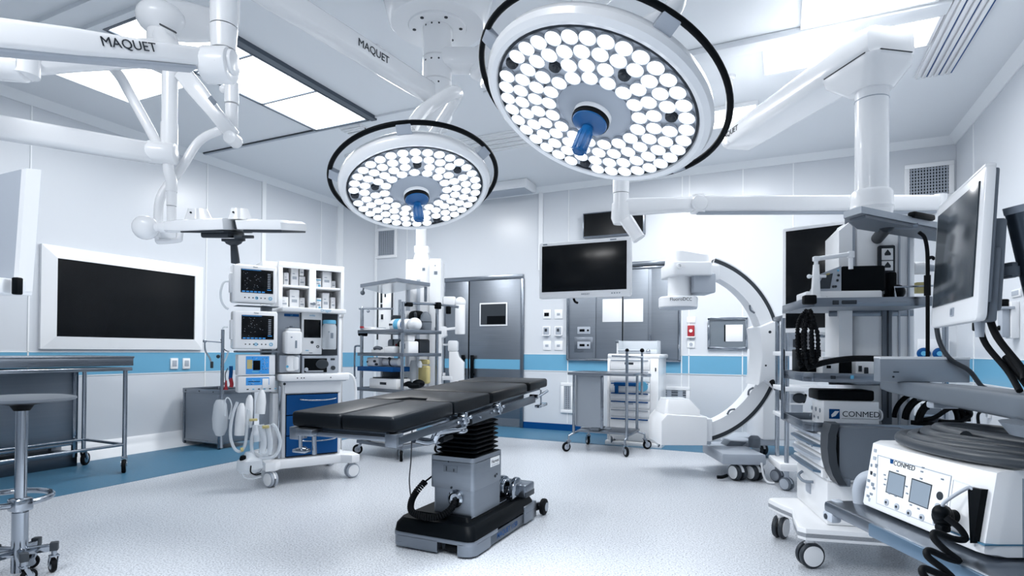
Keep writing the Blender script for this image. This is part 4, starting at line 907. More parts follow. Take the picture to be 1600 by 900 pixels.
q = MB(greyink); q.box(((x0+x1)/2+.015, yw-.131, (z0+z1)/2-.02), (.014, .003, .06)); q.box(((x0+x1)/2-.02, yw-.131, (z0+z1)/2+.035), (.012, .003, .01)); q.cyl(((x0+x1)/2, yw-.06, z1+.01), ((x0+x1)/2, yw-.06, z1+.03), .02); q.bb((x0+.02, yw-.1, z1+.012), (x1-.02, yw-.03, z1+.018), m=chrome); q.build('markings', vp)
x0, z0, x1, z1 = panel(436, 555, 468, 582, yw-.05); q = MB(lgrey); q.bb((x0, yw-.07, z0), (x1, yw+.0, z1), .008); q.bb((x0+.045, yw-.11, z0+.01), (x1-.04, yw-.05, z1-.002), .02, white); q.bb((x0+.09, yw-.115, z0+.02), (x1-.02, yw-.08, z1-.01), .015, wplas); q.cyl(((x0+x1)/2-.03, yw-.113, z0+.05), ((x0+x1)/2-.03, yw-.108, z0+.05), .010, m=cyan); q.build('absorber_valve', am)
x0, z0, x1, z1 = panel(472, 556, 527, 585, yw-.05); q = MB(lgrey); q.bb((x0, yw-.06, z0), (x1, yw, z1), .006); bx1 = q.build('gas_module', am)
q = MB(black); q.bb((x0+.015, yw-.063, z0+.02), (x1-.09, yw-.055, z1-.02), .002); q.bb((x0+.03, yw-.066, z0+.025), (x1-.12, yw-.062, z0+.035), .001, m=lgrey); q.sph((x0+.03, yw-.066, z0+.045), .016, (1, .3, 1), m=lgrey); q.sph((x1-.13, yw-.066, (z0+z1)/2+.01), .04, (1.3, .1, 1), m=dgrey); q.build('window', bx1)
q = MB(dgrey); q.cyl((x1-.04, yw-.07, z0+.055), (x1-.04, yw-.058, z0+.055), .018); q.bb((x1-.06, yw-.062, z1-.035), (x1-.025, yw-.058, z1-.02)); q.build('knob', bx1)
# arm that carries the monitor stack on the left
yb_m = yf+.06
x0, z0, x1, z1 = panel(372, 552, 433, 612, yb_m)
q = MB(lgrey); q.bb((x1-.10, yb_m+.10, zb1+.05), (x1-.02, yb_m+.16, ztop+.05), .008); q.bb((x0+.02, yb_m+.095, z0+.02), (x1, yb_m+.13, z0+.05)); q.build('monitor_rail', am)
q = MB(wplas); q.bb((x1-.035, yb_m-.02, .2), (dxl-.03, yb_m+.16, z0-.012), .006); q.build('side_column', am)
q = MB(chrome); q.bb((dxl-.06, yf+.0, .2), (dxl-.04, yf+.02, zw-.09), .003); q.build('edge_strip', am)
for px0, py0, px1, py1 in ((372, 476.5, 433, 480), (372, 547.5, 433, 551)):
    a = panel(px0, py0, px1, py1, yb_m); q = MB(mgrey); q.bb((a[0]-.01, yb_m-.04, a[1]), (a[2]+.01, yb_m+.14, a[3]-.001), .004); q.build('monitor_tray', am)
# hanging breathing gear on the left side: corrugated tubes, bags, bottles
q = MB(clearp)
def P_(px, py, y): x, z = F.xz(y, px, py); return V(x, y, z)
ys = yf-.08
q.tube([P_(392, 668, ys), P_(388, 640, ys), P_(384, 690, ys), P_(376, 705, ys), P_(366, 700, ys), P_(360, 680, ys), P_(363, 650, ys), P_(371, 628, ys)], .011)
q.tube([P_(398, 664, ys-.02), P_(393, 690, ys-.02), P_(397, 714, ys-.02), P_(412, 716, ys-.02), P_(430, 712, ys-.03), P_(438, 692, ys-.03), P_(432, 670, ys-.02), P_(425, 662, ys-.02)], .013)
q.tube([P_(352, 650, ys+.02), P_(352, 626, ys+.02), P_(357, 622, ys+.02), P_(362, 634, ys+.02), P_(358, 655, ys+.02)], .005)
q.tube([P_(408, 664, ys-.03), P_(412, 690, ys-.03), P_(409, 708, ys-.03)], .024); q.tube([P_(418, 664, ys-.03), P_(422, 690, ys-.03), P_(420, 710, ys-.03)], .020); q.tube([P_(400, 664, ys-.01), P_(402, 690, ys-.02)], .028)
q.build('breathing_tube', am)
q = MB(yellow); q.box(P_(396, 656, ys-.02), (.055, .02, .018), .004); q.build('yellow_connector', am); q = MB(yellow); q.box(P_(415, 667, ys-.05), (.05, .03, .022), .006); q.build('yellow_connector', am); q = MB(yellow); q.cyl(P_(376, 703, ys-.012), P_(380, 702, ys-.012), .016); q.build('yellow_connector', am)
for px, py, hh_, rr in ((376, 655, .24, .035), (389, 640, .22, .03), (408, 628, .18, .034)):
    c = P_(px, py, ys+.06); q = MB(wplas); q.lathe([(0, -hh_/2), (rr, -hh_/2), (rr*1.05, 0), (rr*.8, hh_/2-.03), (rr*.35, hh_/2), (0, hh_/2)], c, (.06, 0, 1), seg=18); q.build('water_trap', am)
q = MB(bagp); c = P_(390, 727, ys); q.lathe([(0, -.055), (.07, -.05), (.09, -.02), (.085, .04), (.05, .06), (.03, .10), (0, .10)], c, seg=24); q.build('suction_jar', am)
q = MB(black); q.lathe([(0, -.03), (.02, -.022), (.026, 0), (.02, .022), (0, .03)], P_(380, 717, ys-.02)); q.tube([P_(392, 728, ys-.1), P_(392, 738, ys-.08), P_(400, 742, ys-.06), P_(408, 740, ys-.05)], .005); q.build('rubber_bulb', am)
q = MB(clearp); q.tube([P_(378, 722, ys-.03), P_(377, 735, ys-.04), P_(382, 746, ys-.04), P_(395, 748, ys-.04), P_(408, 745, ys-.03)], .006); q.build('drain_tube', am)

# monitors and pumps of the stack, each lifted off on its own
def patient_monitor(label, px0, py0, px1, py1, btn):
    a = panel(px0, py0, px1, py1, yb_m-.05); cxm = (a[0]+a[2])/2; o_ = F.m @ V(cxm, yb_m-.05, a[1])
    t = thing('patient_monitor', label, 'monitor', o_, AZ, 'patient monitors on the anaesthesia machine')
    hw, H = (a[2]-a[0])/2, a[3]-a[1]
    q = MB(white); q.bb((-hw, 0, 0), (hw, .14, H), .018, seg=3); q.build('casing', t)
    q = MB(screen); q.bb((-hw+.055, -.003, .075), (hw-.03, .01, H-.035), .002); sc = q.build('screen', t)
    u = MB(screen_ui)
    for k in range(6): u.bb((-hw+.065+k*(2*hw-.15)/6, -.0045, .080), (-hw+.065+(k+.75)*(2*hw-.15)/6, -.003, .089))
    u.bb((-hw+.06, -.0045, H-.043), (hw-.12, -.003, H-.039)); u.bb((hw-.075, -.0045, .10), (hw-.045, -.003, .106))
    u.build('soft_keys', sc)
    u = MB(lgrey); rr = random.Random(py0)
    for k in range(26):
        x = rr.uniform(-hw+.065, hw-.11); z = rr.uniform(.10, H-.05); u.bb((x, -.0042, z), (x+rr.uniform(.002, .006), -.003, z+.002))
    for k in range(9): u.bb((hw-.072, -.0042, .115+k*(H-.17)/9), (hw-.052, -.003, .120+k*(H-.17)/9))
    u.build('read_out', sc)
    k = MB(ink)
    for i in range(6): k.cyl((-hw+.085+i*(2*hw-.16)/5.5, -.002, .038), (-hw+.085+i*(2*hw-.16)/5.5, .004, .038), .005, seg=10)
    k.text('Datex', .013, face_mx(.0, -.001, H-.017)); k.build('buttons', t)
    k = MB(cyan); k.torus((hw-.05, -.001, .038), .011, .003, (0, 1, 0), seg=18, cs=6); k.torus((btn*hw*.3, -.001, .038), .009, .003, (0, 1, 0), seg=18, cs=6); k.build('dial', t)
    k = MB(wplas); k.box((-hw-.006, .05, H*.5), (.02, .06, H*.5), .006); k.build('side_socket', t)
    return t
patient_monitor('upper of the two white patient monitors on the anaesthesia machine', 364, 411, 433, 475, .2)
patient_monitor('lower of the two white patient monitors on the anaesthesia machine', 365, 484, 434, 546, 0)
def pump(label, px0, py0, px1, py1, big):
    a = panel(px0, py0, px1, py1, yb_m-.03); cxm = (a[0]+a[2])/2; o_ = F.m @ V(cxm, yb_m-.03, a[1])
    t = thing('infusion_pump', label, 'infusion pump', o_, AZ, 'blue faced pumps below the monitors'); hw, H = (a[2]-a[0])/2, a[3]-a[1]
    q = MB(wplas); q.bb((-hw, 0, 0), (hw, .12, H), .008); q.build('casing', t)
    q = MB(screen_ui); z0 = .01 if big else .055; q.bb((-hw+.055, -.002, z0), (hw-.045, .006, H-.012), .002); fc = q.build('face', t)
    q = MB(black); q.bb((-hw+.105 if big else -hw+.07, -.006, z0+.03), (hw-.11, 0, H-.045), .006)
    q.build('display', fc)
    q = MB(lgrey); rr = random.Random(px0+py0)
    for k in range(26):
        x = rr.choice([rr.uniform(hw-.10, hw-.055), rr.uniform(-hw+.06, hw-.06)]); z = rr.uniform(z0+.005, H-.022)
        q.bb((x, -.0035, z), (x+.006, -.001, z+.005), 0, m=rr.choice([lgrey, cyan, ink]))
    if big: q.bb((-hw+.062, -.004, .05), (-hw+.10, -.001, .12), m=yellow); q.bb((-hw+.10, -.004, z0+.012), (hw-.12, -.001, z0+.024), m=cyan)
    else:
        for k in range(6): q.bb((-hw+.06+.04*k, -.001, .02), (-hw+.075+.04*k, .002, .028), m=cyan if k % 2 else ink)
        q.bb((hw-.095, -.004, .03), (hw-.05, -.001, H-.02), .003, m=white)
    q.build('key', fc)
pump('taller blue faced infusion pump with a yellow patch, upper of the two', 372, 554, 430, 586, True)
pump('shorter blue faced infusion pump, lower of the two', 372, 588, 430, 612, False)
# side pole with cuffs and straps left of the stack
q = P_(347, 605, yf+.1); LQ = V(q.x, q.y, 0)
b = MB(chrome); zb_ = .05; b.cyl((0, 0, F.xz(yf+.1, 345, 700)[1]), (0, 0, F.xz(yf+.1, 345, 515)[1]), .012); b.beam((0, 0, F.xz(yf+.1, 345, 600)[1]), (.03, .05, F.xz(yf+.1, 345, 600)[1]), .02, .02); b.build('drip_pole', am, LQ)
def Q_(px, py): x, z = F.xz(yf+.1, px, py); return V(x-q.x, 0, z)
b = MB(clearp); b.tube([Q_(360, 440), Q_(350, 441), Q_(345, 455), Q_(346, 470), Q_(352, 480), Q_(357, 483)], .008); b.tube([Q_(347, 520), Q_(349, 512), Q_(356, 511)], .006); b.tube([Q_(357, 548), Q_(354, 558), Q_(350, 566), Q_(345, 571)], .007); b.tube([Q_(345, 530), Q_(350, 545), Q_(358, 550)], .004, m=mgrey); b.build('tubing', am, LQ)
b = MB(chrome); b.beam(Q_(320, 533), Q_(345, 535), .008, .008); b.tube([Q_(320, 533), Q_(321, 548), Q_(328, 560), Q_(332, 575)], .006); b.sph(Q_(320, 533), .014); b.box(Q_(331, 570), (.02, .02, .05), .004, m=dgrey); b.sph(Q_(341, 557), .014, m=ink); b.build('hook_arm', am, LQ)
b = MB(mgrey); b.tube([Q_(361, 572), Q_(361, 580), Q_(360, 592)], .014, m=blue); b.tube([Q_(360, 590), Q_(362, 600), Q_(361, 605)], .014, m=red); b.lathe([(0, 0), (.016, 0), (.010, .02), (.006, .07), (0, .07)], Q_(353, 609), m=red); b.tube([Q_(353, 596), Q_(352, 585), Q_(356, 575)], .004); b.build('cuff_hose', am, LQ)
b = MB(bagp); c = Q_(344, 653); b.lathe([(0, -.14), (.03, -.13), (.05, -.08), (.055, 0), (.045, .10), (.03, .135), (0, .14)], c, seg=20); b.build('breathing_bag', am, LQ)

# ------------------------------------------------------------------ storage cabinet behind the machine with its boxes
yk = .42
kx0, kz1 = F.xz(yk, 435, 408); kx1, _z = F.xz(yk, 537, 420); kzb = F.xz(yk, 435, 481)[1]
kz0 = 0.0; co = F.m @ V((kx0+kx1)/2, yk, 0); hw = (kx1-kx0)/2; dpt = .30
sk = thing('storage_cabinet', 'tall white storage cabinet with open shelves of boxes behind the monitors', 'cabinet', co, AZ)
q = MB(white); q.bb((-hw, 0, 0), (-hw+.02, dpt, kz1), .004); q.bb((hw-.02, 0, 0), (hw, dpt, kz1), .004); q.bb((-hw, dpt-.015, 0), (hw, dpt, kz1)); q.bb((-hw, 0, kz1-.02), (hw, dpt, kz1), .004); q.bb((-hw, 0, 0), (hw, dpt, kzb-.04), .004); q.build('carcass', sk)
zm = F.xz(yk, 480, 448)[1]; xm_ = F.xz(yk, 488, 440)[0]-(kx0+kx1)/2
q = MB(white)
q.bb((-hw, -.018, kz1-.055), (hw, 0, kz1), .004); q.bb((-hw, -.018, kzb-.06), (-hw+.035, 0, kz1-.05), .004); q.bb((hw-.03, -.018, kzb-.06), (hw, 0, kz1-.05), .004); q.bb((xm_-.03, -.018, kzb-.06), (xm_+.03, .02, kz1-.05), .004); q.bb((-hw, -.018, kzb-.06), (hw, 0, kzb), .004); q.bb((xm_-.01, 0, kzb), (xm_+.01, dpt, kz1)); q.build('face_frame', sk)
q = MB(white); q.bb((-hw+.02, 0, zm-.012), (hw-.02, dpt, zm+.006), .002); q.bb((-hw+.02, 0, kzb-.02), (hw-.02, dpt, kzb)); q.build('shelf', sk)
q = MB(chrome); q.cyl((xm_+.01, -.03, kzb+.05), (xm_+.01, -.018, kzb+.05), .014); q.box((xm_-.012, -.024, kzb+.05), (.02, .01, .014)); q.build('latch', sk)
q = MB(white); q.bb((-hw-.13, .02, kz1-.10), (-hw, dpt, kz1-.005), .006); q.build('side_box', sk)
rb = random.Random(3); nb = 0
def carton(px0, py0, px1, py1, yo, cyan_=False, where=''):
    global nb
    a = F.xz(yk+.04, px0, py0); c = F.xz(yk+.04, px1, py1)
    x0, x1 = a[0]-(kx0+kx1)/2, c[0]-(kx0+kx1)/2; zb_ = zm+.006 if py1 < 453 else kzb; z1 = a[1]
    z0 = zb_ if not where.startswith('top') else c[1]
    o_ = sk.matrix_basis if False else (Matrix.Translation(co) @ Matrix.Rotation(AZ, 4, 'Z'))
    p = o_ @ V((x0+x1)/2, .06+yo, z0)
    t = thing('carton', where, 'box', p, AZ, 'cartons on the cabinet shelves')
    q = MB(white); q.bb((-(x1-x0)/2+.002, 0, .0005), ((x1-x0)/2-.002, .14, z1-z0), .003); q.build('body', t)
    q = MB(lgrey); q.bb((-(x1-x0)*.3, -.001, (z1-z0)*.35), ((x1-x0)*.25, .001, (z1-z0)*.5)); q.bb((-(x1-x0)*.3, -.001, (z1-z0)*.62), (0, .001, (z1-z0)*.67))
    if cyan_: q.bb((-(x1-x0)*.4, -.0015, (z1-z0)*.75), ((x1-x0)*.4, .001, (z1-z0)*.86), m=cyan); q.cyl(((x1-x0)*.15, -.0015, (z1-z0)*.2), ((x1-x0)*.15, .001, (z1-z0)*.2), .012, m=cyan)
    q.build('label', t)
C_ = [
 (439, 425, 444, 441, 'low plain white carton on the upper shelf close beside the upper monitor', 0, 0), (445, 425, 453, 442, 'small striped carton on the upper shelf before the tall white one', 0, 0),
 (456, 416, 468, 445, 'tall plain white carton on the upper shelf next to the upper monitor', 0, 0), (469, 431, 479, 447, 'low carton under another one on the upper shelf by the middle upright', 0, 0),
 (470, 418, 477, 430.5, 'top carton resting on the low carton by the middle upright', 0, 1),
 (494, 434, 503, 449, 'white carton with cyan print on the upper shelf past the middle upright', 1, 0), (505, 424, 519, 451, 'broad white carton on the upper shelf beside the cyan printed one', 0, 0), (520, 438, 527, 452, 'small carton at the outer end of the upper shelf', 0, 0),
 (440, 463, 452, 479, 'wide carton on the lower shelf close beside the monitors', 0, 0), (454, 452, 469, 479, 'tall carton on the lower shelf next to the wide one by the monitors', 0, 0), (470, 464, 479, 480, 'striped carton on the lower shelf by the cabinet latch', 0, 0),
 (496, 465, 504, 481, 'carton with a cyan band on the lower shelf past the latch', 1, 0), (506, 457, 517, 482, 'tall white carton on the lower shelf beside the cyan banded one', 0, 0), (519, 464, 526, 483, 'carton at the outer end of the lower shelf', 0, 0)]
for px0, py0, px1, py1, lb, cy_, top in C_: carton(px0, py0, px1, py1, rb.uniform(0, .03), cy_, lb)
# ------------------------------------------------------------------ shelf rack on casters behind the operating table
RZ = math.radians(-10); RC = V(-3.26, 4.49, 0); FR_ = Frame(RC, RZ)
rk = thing('shelf_rack', 'open steel shelf rack on casters behind the operating table', 'rack', RC, RZ)
w_ = abs(FR_.xz(0, 565, 560)[0]); dp = .48
xr_ = FR_.xz(dp, 667, 560)[0]
zs_ = [FR_.xz(0, 622, y)[1] for y in (696, 609, 552, 515)]
def post(x, y, z0, z1): q = MB(chrome); q.cyl((x, y, z0), (x, y, z1), .017); return q.build('post', rk)
ztp = FR_.xz(0, 622, 472)[1]
post(0, 0, .12, ztp); post(-w_, 0, .12, FR_.xz(0, 565, 482)[1]); post(-w_+.04, dp, .12, FR_.xz(dp, 600, 470)[1]); post(0, dp, .12, ztp+.02)
for i, z in enumerate(zs_):
    q = MB(steel); q.bb((-w_-.03, -.02, z-.022), (.035, dp+.02, z-.012), .002)
    for a, c in (((-w_-.035, -.026), (.04, -.014)), ((-w_-.035, dp+.014), (.04, dp+.026)), ((-w_-.035, -.02), (-w_-.025, dp+.02)), ((.03, -.02), (.04, dp+.02))): q.bb((*a, z-.030), (*c, z+.004), .002)
    q.build('shelf', rk)
for x, y, a in ((0, 0, -.8), (-w_, 0, -2.3), (-w_+.04, dp, 2), (0, dp, 1)): caster(rk, x, y, .05, .028, a, .13, rubber, lgrey)
q = MB(chrome); q.cyl((0, .0, ztp-.01), (0, dp+.02, ztp+.01), .013); q.cyl((0, dp+.02, ztp+.01), (.20, dp+.1, ztp-.02), .013); q.build('top_rail', rk)
for c_, s_2 in (((0, .075, ztp-.02), (.05, .085, .04)), ((.01, dp, ztp-.005), (.06, .05, .07)), ((.10, dp+.06, ztp-.05), (.045, .04, .08))):
    q = MB(black); q.box(c_, s_2, .01); q.build('rail_clamp', rk)
zlt = FR_.xz(0, 565, 482)[1]; q = MB(chrome); q.cyl((-w_, 0, zlt), (-w_+.34, .1, zlt-.01), .010); q.sph((-w_, 0, zlt), .022); q.sph((-w_+.07, .02, zlt-.03), .016); q.sph((-w_-.035, 0, zlt), .012); q.cyl((-w_, 0, zlt-.20), (-w_, 0, zlt-.18), .02, m=red); q.cyl((-w_-.03, -.01, zlt-.26), (-w_+.06, .01, zlt-.265), .018, m=black); q.build('drip_hook', rk)
q = MB(chrome); q.tube([(-w_-.03, .02, zs_[2]+.07), (-w_-.11, .02, zs_[2]+.07), (-w_-.13, .02, zs_[2]+.03), (-w_-.13, .02, zs_[2]-.22), (-w_-.11, .02, zs_[2]-.26)], .010, res=4); q.build('side_handle', rk)
RM = Matrix.Translation(RC) @ Matrix.Rotation(RZ, 4, 'Z')
def rack_item(name, label, cat, x, y, k, group='things on the shelf rack'):
    p = RM @ V(x, y+.02, zs_[k]-.0115); return thing(name, label, cat, p, RZ, group)
# top shelf
t = rack_item('warming_blower', 'white and blue striped device lying at the front of the top rack shelf', 'device', -.17, .17, 3)
q = MB(white); q.lathe([(0, -.17), (.055, -.165), (.065, -.13), (.06, .06), (.05, .08), (0, .08)], (0, 0, .066), (1, 0, 0), seg=24); q.build('body', t)
q = MB(wplas); q.sph((.14, 0, .068), .068, (1.1, 1, 1)); q.build('end_dome', t)
q = MB(cyan); q.cyl((-.10, 0, .066), (-.04, 0, .066), .0645); q.cyl((.0, 0, .066), (.03, 0, .066), .062, m=blue); q.cyl((-.14, -.06, .07), (-.14, -.068, .07), .012, m=ink); q.cyl((-.115, -.06, .07), (-.115, -.068, .07), .010, m=ink); q.build('stripe', t)
t = rack_item('headlamp_case', 'black rounded case standing at the middle back of the top rack shelf', 'case', -.19, .36, 3)
q = MB(black); q.bb((-.075, -.07, 0), (.075, .07, .22), .05, seg=4); q.build('shell', t); q = MB(dgrey); q.tube([(.05, -.06, .15), (.07, -.09, .19), (.075, -.085, .13)], .014); q.build('strap', t)
t = rack_item('grey_dome_case', 'grey rounded case behind the striped device on the top rack shelf', 'case', -.035, .33, 3)
q = MB(mgrey); q.lathe([(0, 0), (.055, 0), (.06, .10), (.048, .17), (.025, .20), (0, .205)], seg=24); q.build('shell', t); q = MB(dgrey); q.torus((0, 0, .10), .059, .004); q.build('seam', t)
t = rack_item('spray_bottle', 'cyan bottle with a white top on the top rack shelf', 'bottle', -.47, .34, 3)
q = MB(cyan); q.lathe([(0, 0), (.045, 0), (.05, .02), (.045, .09), (0, .10)], seg=20); q.build('bottle', t); q = MB(dgrey); q.lathe([(0, .09), (.055, .095), (.055, .17), (.045, .18), (0, .18)], seg=20); q.build('dark_cover', t)
t = rack_item('white_holder', 'tall white leaning holder in the middle of the top rack shelf', 'holder', -.35, .33, 3)
q = MB(white); q.loft([[V(a, e, 0) for a, e in rrect(-.05, .03, -.05, .05, .02)], [V(a+.03, e, .13) for a, e in rrect(-.04, .03, -.04, .04, .02)], [V(a+.05, e, .22) for a, e in rrect(-.03, .03, -.03, .03, .015)]]); q.build('body', t); q = MB(lgrey); q.box((.045, -.036, .16), (.03, .01, .06), .004); q.build('slot', t)
t = rack_item('flat_tray', 'flat white tray beside the striped device on the top rack shelf', 'tray', -.48, .08, 3)
q = MB(white); q.bb((-.12, -.08, 0), (.14, .08, .03), .008); q.bb((-.11, -.07, .03), (.0, .05, .045), .006); q.build('body', t); q = MB(lgrey); q.box((.07, 0, .035), (.08, .06, .012), .003); q.build('insert', t)
# second shelf
t = rack_item('clear_box', 'grey translucent rounded box behind the sheet on the second rack shelf', 'box', -.36, .28, 2)
q = MB(lgrey); q.bb((-.10, -.08, 0), (.09, .08, .155), .03, seg=4); q.build('body', t); q = MB(dgrey); q.box((.0, -.082, .12), (.015, .006, .06)); q.build('mark', t)
t = rack_item('dark_case', 'dark case behind the red straps on the second rack shelf', 'case', -.17, .36, 2)
q = MB(dgrey); q.bb((-.09, -.08, 0), (.10, .08, .155), .02); q.build('body', t); q = MB(black); q.tube([(-.05, -.08, .12), (-.04, -.10, .11), (.04, -.10, .11), (.05, -.08, .12)], .008); q.build('handle', t)
t = rack_item('red_strap_bundle', 'bundle of black and red straps on the second rack shelf', 'straps', -.205, .19, 2); t.scale = (.68, .6, .9)
q = MB(black); q.sph((0, 0, .10), .075, (1.6, 1, .9)); q.tube([(-.12, -.02, .03), (-.08, -.04, .07), (0, -.04, .09), (.05, -.035, .05), (.09, -.02, .03)], .022); q.build('black_strap', t)
q = MB(red); q.sph((.06, -.02, .11), .04, (1.1, 1, .9)); q.tube([(-.11, -.04, .11), (-.09, -.05, .07)], .016); q.box((.06, -.04, .025), (.07, .03, .02), .006); q.build('red_strap', t)
t = rack_item('white_sheath', 'folded white sheet along the front of the second rack shelf', 'cloth', -.17, .035, 2)
q = MB(white); q.bb((-.12, -.035, 0), (.04, .045, .08), .02, seg=3); q.bb((-.30, -.03, 0), (-.12, .04, .05), .015); q.build('cloth', t); q = MB(mgrey); q.tube([(-.26, -.02, .055), (-.22, -.025, .065), (-.16, -.02, .055)], .018); q.build('grey_cuff', t)
t = rack_item('white_dispenser', 'white boxy dispenser beside the red straps on the second rack shelf', 'dispenser', -.07, .12, 2)
q = MB(white); q.bb((-.04, -.08, 0), (.09, .06, .13), .014); q.bb((-.03, -.06, .13), (.06, .04, .19), .012); q.build('body', t); q = MB(greyink); q.box((.03, -.081, .08), (.03, .004, .05)); q.build('mark', t)
t = rack_item('small_clear_tray', 'small white tray with a yellow vial on the second rack shelf', 'tray', -.53, .16, 2)
q = MB(white); q.bb((-.06, -.05, 0), (.07, .05, .05), .008); q.build('body', t); q = MB(yellow); q.box((.0, 0, .055), (.03, .03, .012), .003); q.build('vial', t)
# third level, on a blue edged shelf
q = MB(skirt_b); q.bb((-w_-.03, -.03, FR_.xz(0, 590, 577)[1]-.02), (-.10, .20, FR_.xz(0, 590, 573)[1]), .002); q.build('blue_edged_shelf', rk); zb3 = FR_.xz(0, 590, 573)[1]+.0005
def mid_item(name, label, cat, x, y): p = RM @ V(x, y, zb3); t = thing(name, label, cat, p, RZ, 'things on the shelf rack'); t.scale = (1, .8, .75); return t
t = mid_item('suction_regulator', 'white box with two black knobs on the blue edged rack shelf', 'regulator', -.44, .08)
q = MB(white); q.bb((-.10, -.07, 0), (.08, .08, .12), .02); q.build('body', t); q = MB(ink); q.cyl((.03, -.085, .07), (.03, -.065, .07), .016); q.cyl((.055, -.085, .03), (.055, -.065, .03), .016); q.cyl((-.08, -.08, .06), (-.08, -.068, .06), .010); q.build('knob', t)
t = mid_item('white_cylinder_device', 'white horizontal cylinder device beside the box with knobs on the rack', 'device', -.22, .10)
q = MB(white); q.cyl((-.13, 0, .06), (.09, 0, .06), .055, bev=.012); q.build('body', t); q = MB(dgrey); q.cyl((-.03, 0, .06), (-.01, 0, .06), .057); q.sph((-.03, -.04, .11), .018); q.build('band', t)
# bottom shelf
t = rack_item('dark_drawer_unit', 'dark grey box with a small handle on the lower rack shelf', 'box', -.40, .30, 1)
q = MB(dgrey); q.bb((-.13, -.09, .0), (.13, .12, .22), .01); q.build('body', t); q = MB(ink); q.box((.0, -.095, .17), (.04, .012, .02), .004); q.build('handle', t); q = MB(wplas); q.bb((-.16, -.09, 0), (-.132, .12, .22), .004); q.build('side_frame', t); q = MB(wplas); q.bb((.132, -.09, 0), (.16, .12, .22), .004); q.build('side_frame', t)
t = rack_item('white_printer', 'wide white low box with a dark slot on the lower rack shelf', 'printer', -.30, .09, 1)
q = MB(white); q.bb((-.19, -.09, 0), (.20, .10, .11), .01); q.build('body', t); q = MB(ink); q.bb((-.03, -.093, .05), (.06, -.085, .075), .002); q.bb((-.18, -.05, .11), (.18, .08, .118), m=dgrey); q.build('slot', t)
t = rack_item('yellow_specimen_bag', 'straw yellow bag hanging near the middle post of the rack', 'bag', -.045, .28, 1)
q = MB(yellow); q.bb((-.02, -.03, .06), (.11, .03, .24), .02, seg=3); q.bb((-.02, -.025, .25), (.11, .02, .30), .015); q.build('bag', t); q = MB(bagp); q.lathe([(0, .0), (.05, 0), (.055, .2), (.03, .29), (0, .29)], (-.10, 0, 0), seg=18); q.lathe([(0, .22), (.025, .22), (.025, .26), (.012, .29), (0, .29)], (.03, -.05, 0), seg=14); q.build('clear_bottle', t)
t = rack_item('black_strap_heap', 'heap of black straps and clamps beside the white printer on the lower rack shelf', 'straps', .00, .10, 1)
q = MB(black); q.sph((-.03, .0, .055), .045, (1, .8, .8)); q.tube([(-.05, -.03, .045), (.0, -.05, .06), (.06, -.04, .05), (.14, -.02, .055)], .028); q.sph((.08, .02, .07), .05, (1.4, 1, .8)); q.build('strap', t); q = MB(white); q.box((.0, -.05, .025), (.06, .05, .045), .012); q.box((.03, .05, .09), (.10, .04, .03), .01); q.build('white_clip', t)
# lowest shelf
t = rack_item('white_storage_box', 'white box with a dark handle on the lowest rack shelf', 'box', -.265, .14, 0)
q = MB(white); q.bb((-.20, -.14, 0), (.17, .14, .38), .012); q.build('body', t); q = MB(greyink); q.tube([(-.05, -.14, .30), (-.02, -.155, .29), (.03, -.155, .29), (.05, -.14, .30)], .006); q.build('handle', t)
t = rack_item('dark_blue_crate', 'dark crate with blue patches on the lowest rack shelf', 'crate', -.53, .10, 0)
q = MB(dgrey); q.bb((-.05, -.07, .0), (.045, .10, .42), .02); q.build('body', t); q = MB(blue); q.box((.01, -.073, .3), (.03, .006, .05)); q.box((.035, -.071, .2), (.02, .006, .25)); q.build('patch', t)

# ------------------------------------------------------------------ far supply column with tray and jointed arm
pc = at(662, 500, 6.5); sp_ = thing('supply_tower', 'white ceiling supply column behind the shelf rack and small lamp', 'supply tower', (pc.x, pc.y, ZC), YAW); F = Frame((pc.x, pc.y, 0), YAW)
def sz(py): return F.xz(0, 660, py)[1]-ZC
def sx_(px): return F.xz(0, px, 500)[0]
q = MB(white); q.lathe([(.22, 0), (.2, -.10), (.07, -.12), (.058, sz(385)), (0, sz(385))], (sx_(657), 0, 0)); q.build('ceiling_tube', sp_)
q = MB(white); q.loft([[V(a, e, sz(395)) for a, e in rrect(sx_(649), sx_(668), -.06, .06, .03)], [V(a, e, sz(409)) for a, e in rrect(sx_(646), sx_(671), -.09, .09, .03)]]); q.bb((sx_(647), -.07, sz(397)), (sx_(670), .07, sz(385)), .02); q.build('collar', sp_)
q = MB(white); q.bb((sx_(637), -.17, sz(640)), (sx_(674), .17, sz(409)), .02); q.build('column_body', sp_)
q = MB(wplas); q.bb((sx_(674), -.20, sz(650)), (sx_(692), .12, sz(408)), .012); q.build('front_rail', sp_)
q = MB(greyink); q.box((sx_(665), -.173, sz(424)), (.03, .004, .03)); q.box((sx_(684), -.203, sz(430)), (.035, .004, .035)); q.cyl((sx_(683), -.202, sz(419)), (sx_(683), -.206, sz(419)), .006, seg=8); q.cyl((sx_(677), -.203, sz(519)), (sx_(677), -.207, sz(519)), .02, seg=16); q.box((sx_(684), -.203, sz(516)), (.016, .004, .05)); q.build('marking', sp_)
q = MB(lgrey); q.bb((sx_(640), -.19, sz(600)), (sx_(645), -.165, sz(440)), .004); q.bb((sx_(655), -.19, sz(600)), (sx_(660), -.165, sz(440)), .004); q.build('channel', sp_)
fz = FR_
q = MB(steel)
P = [at(563, 442, 6.1), at(620, 435.5, 5.55), at(672, 443, 5.95), at(600, 449, 6.8)]; P = [p-V(pc.x, pc.y, ZC) for p in P]; zt_ = sum(p.z for p in P[:3])/3
R_ = Matrix.Rotation(-YAW, 4, 'Z'); P = [R_ @ V(p.x, p.y, zt_) for p in P]
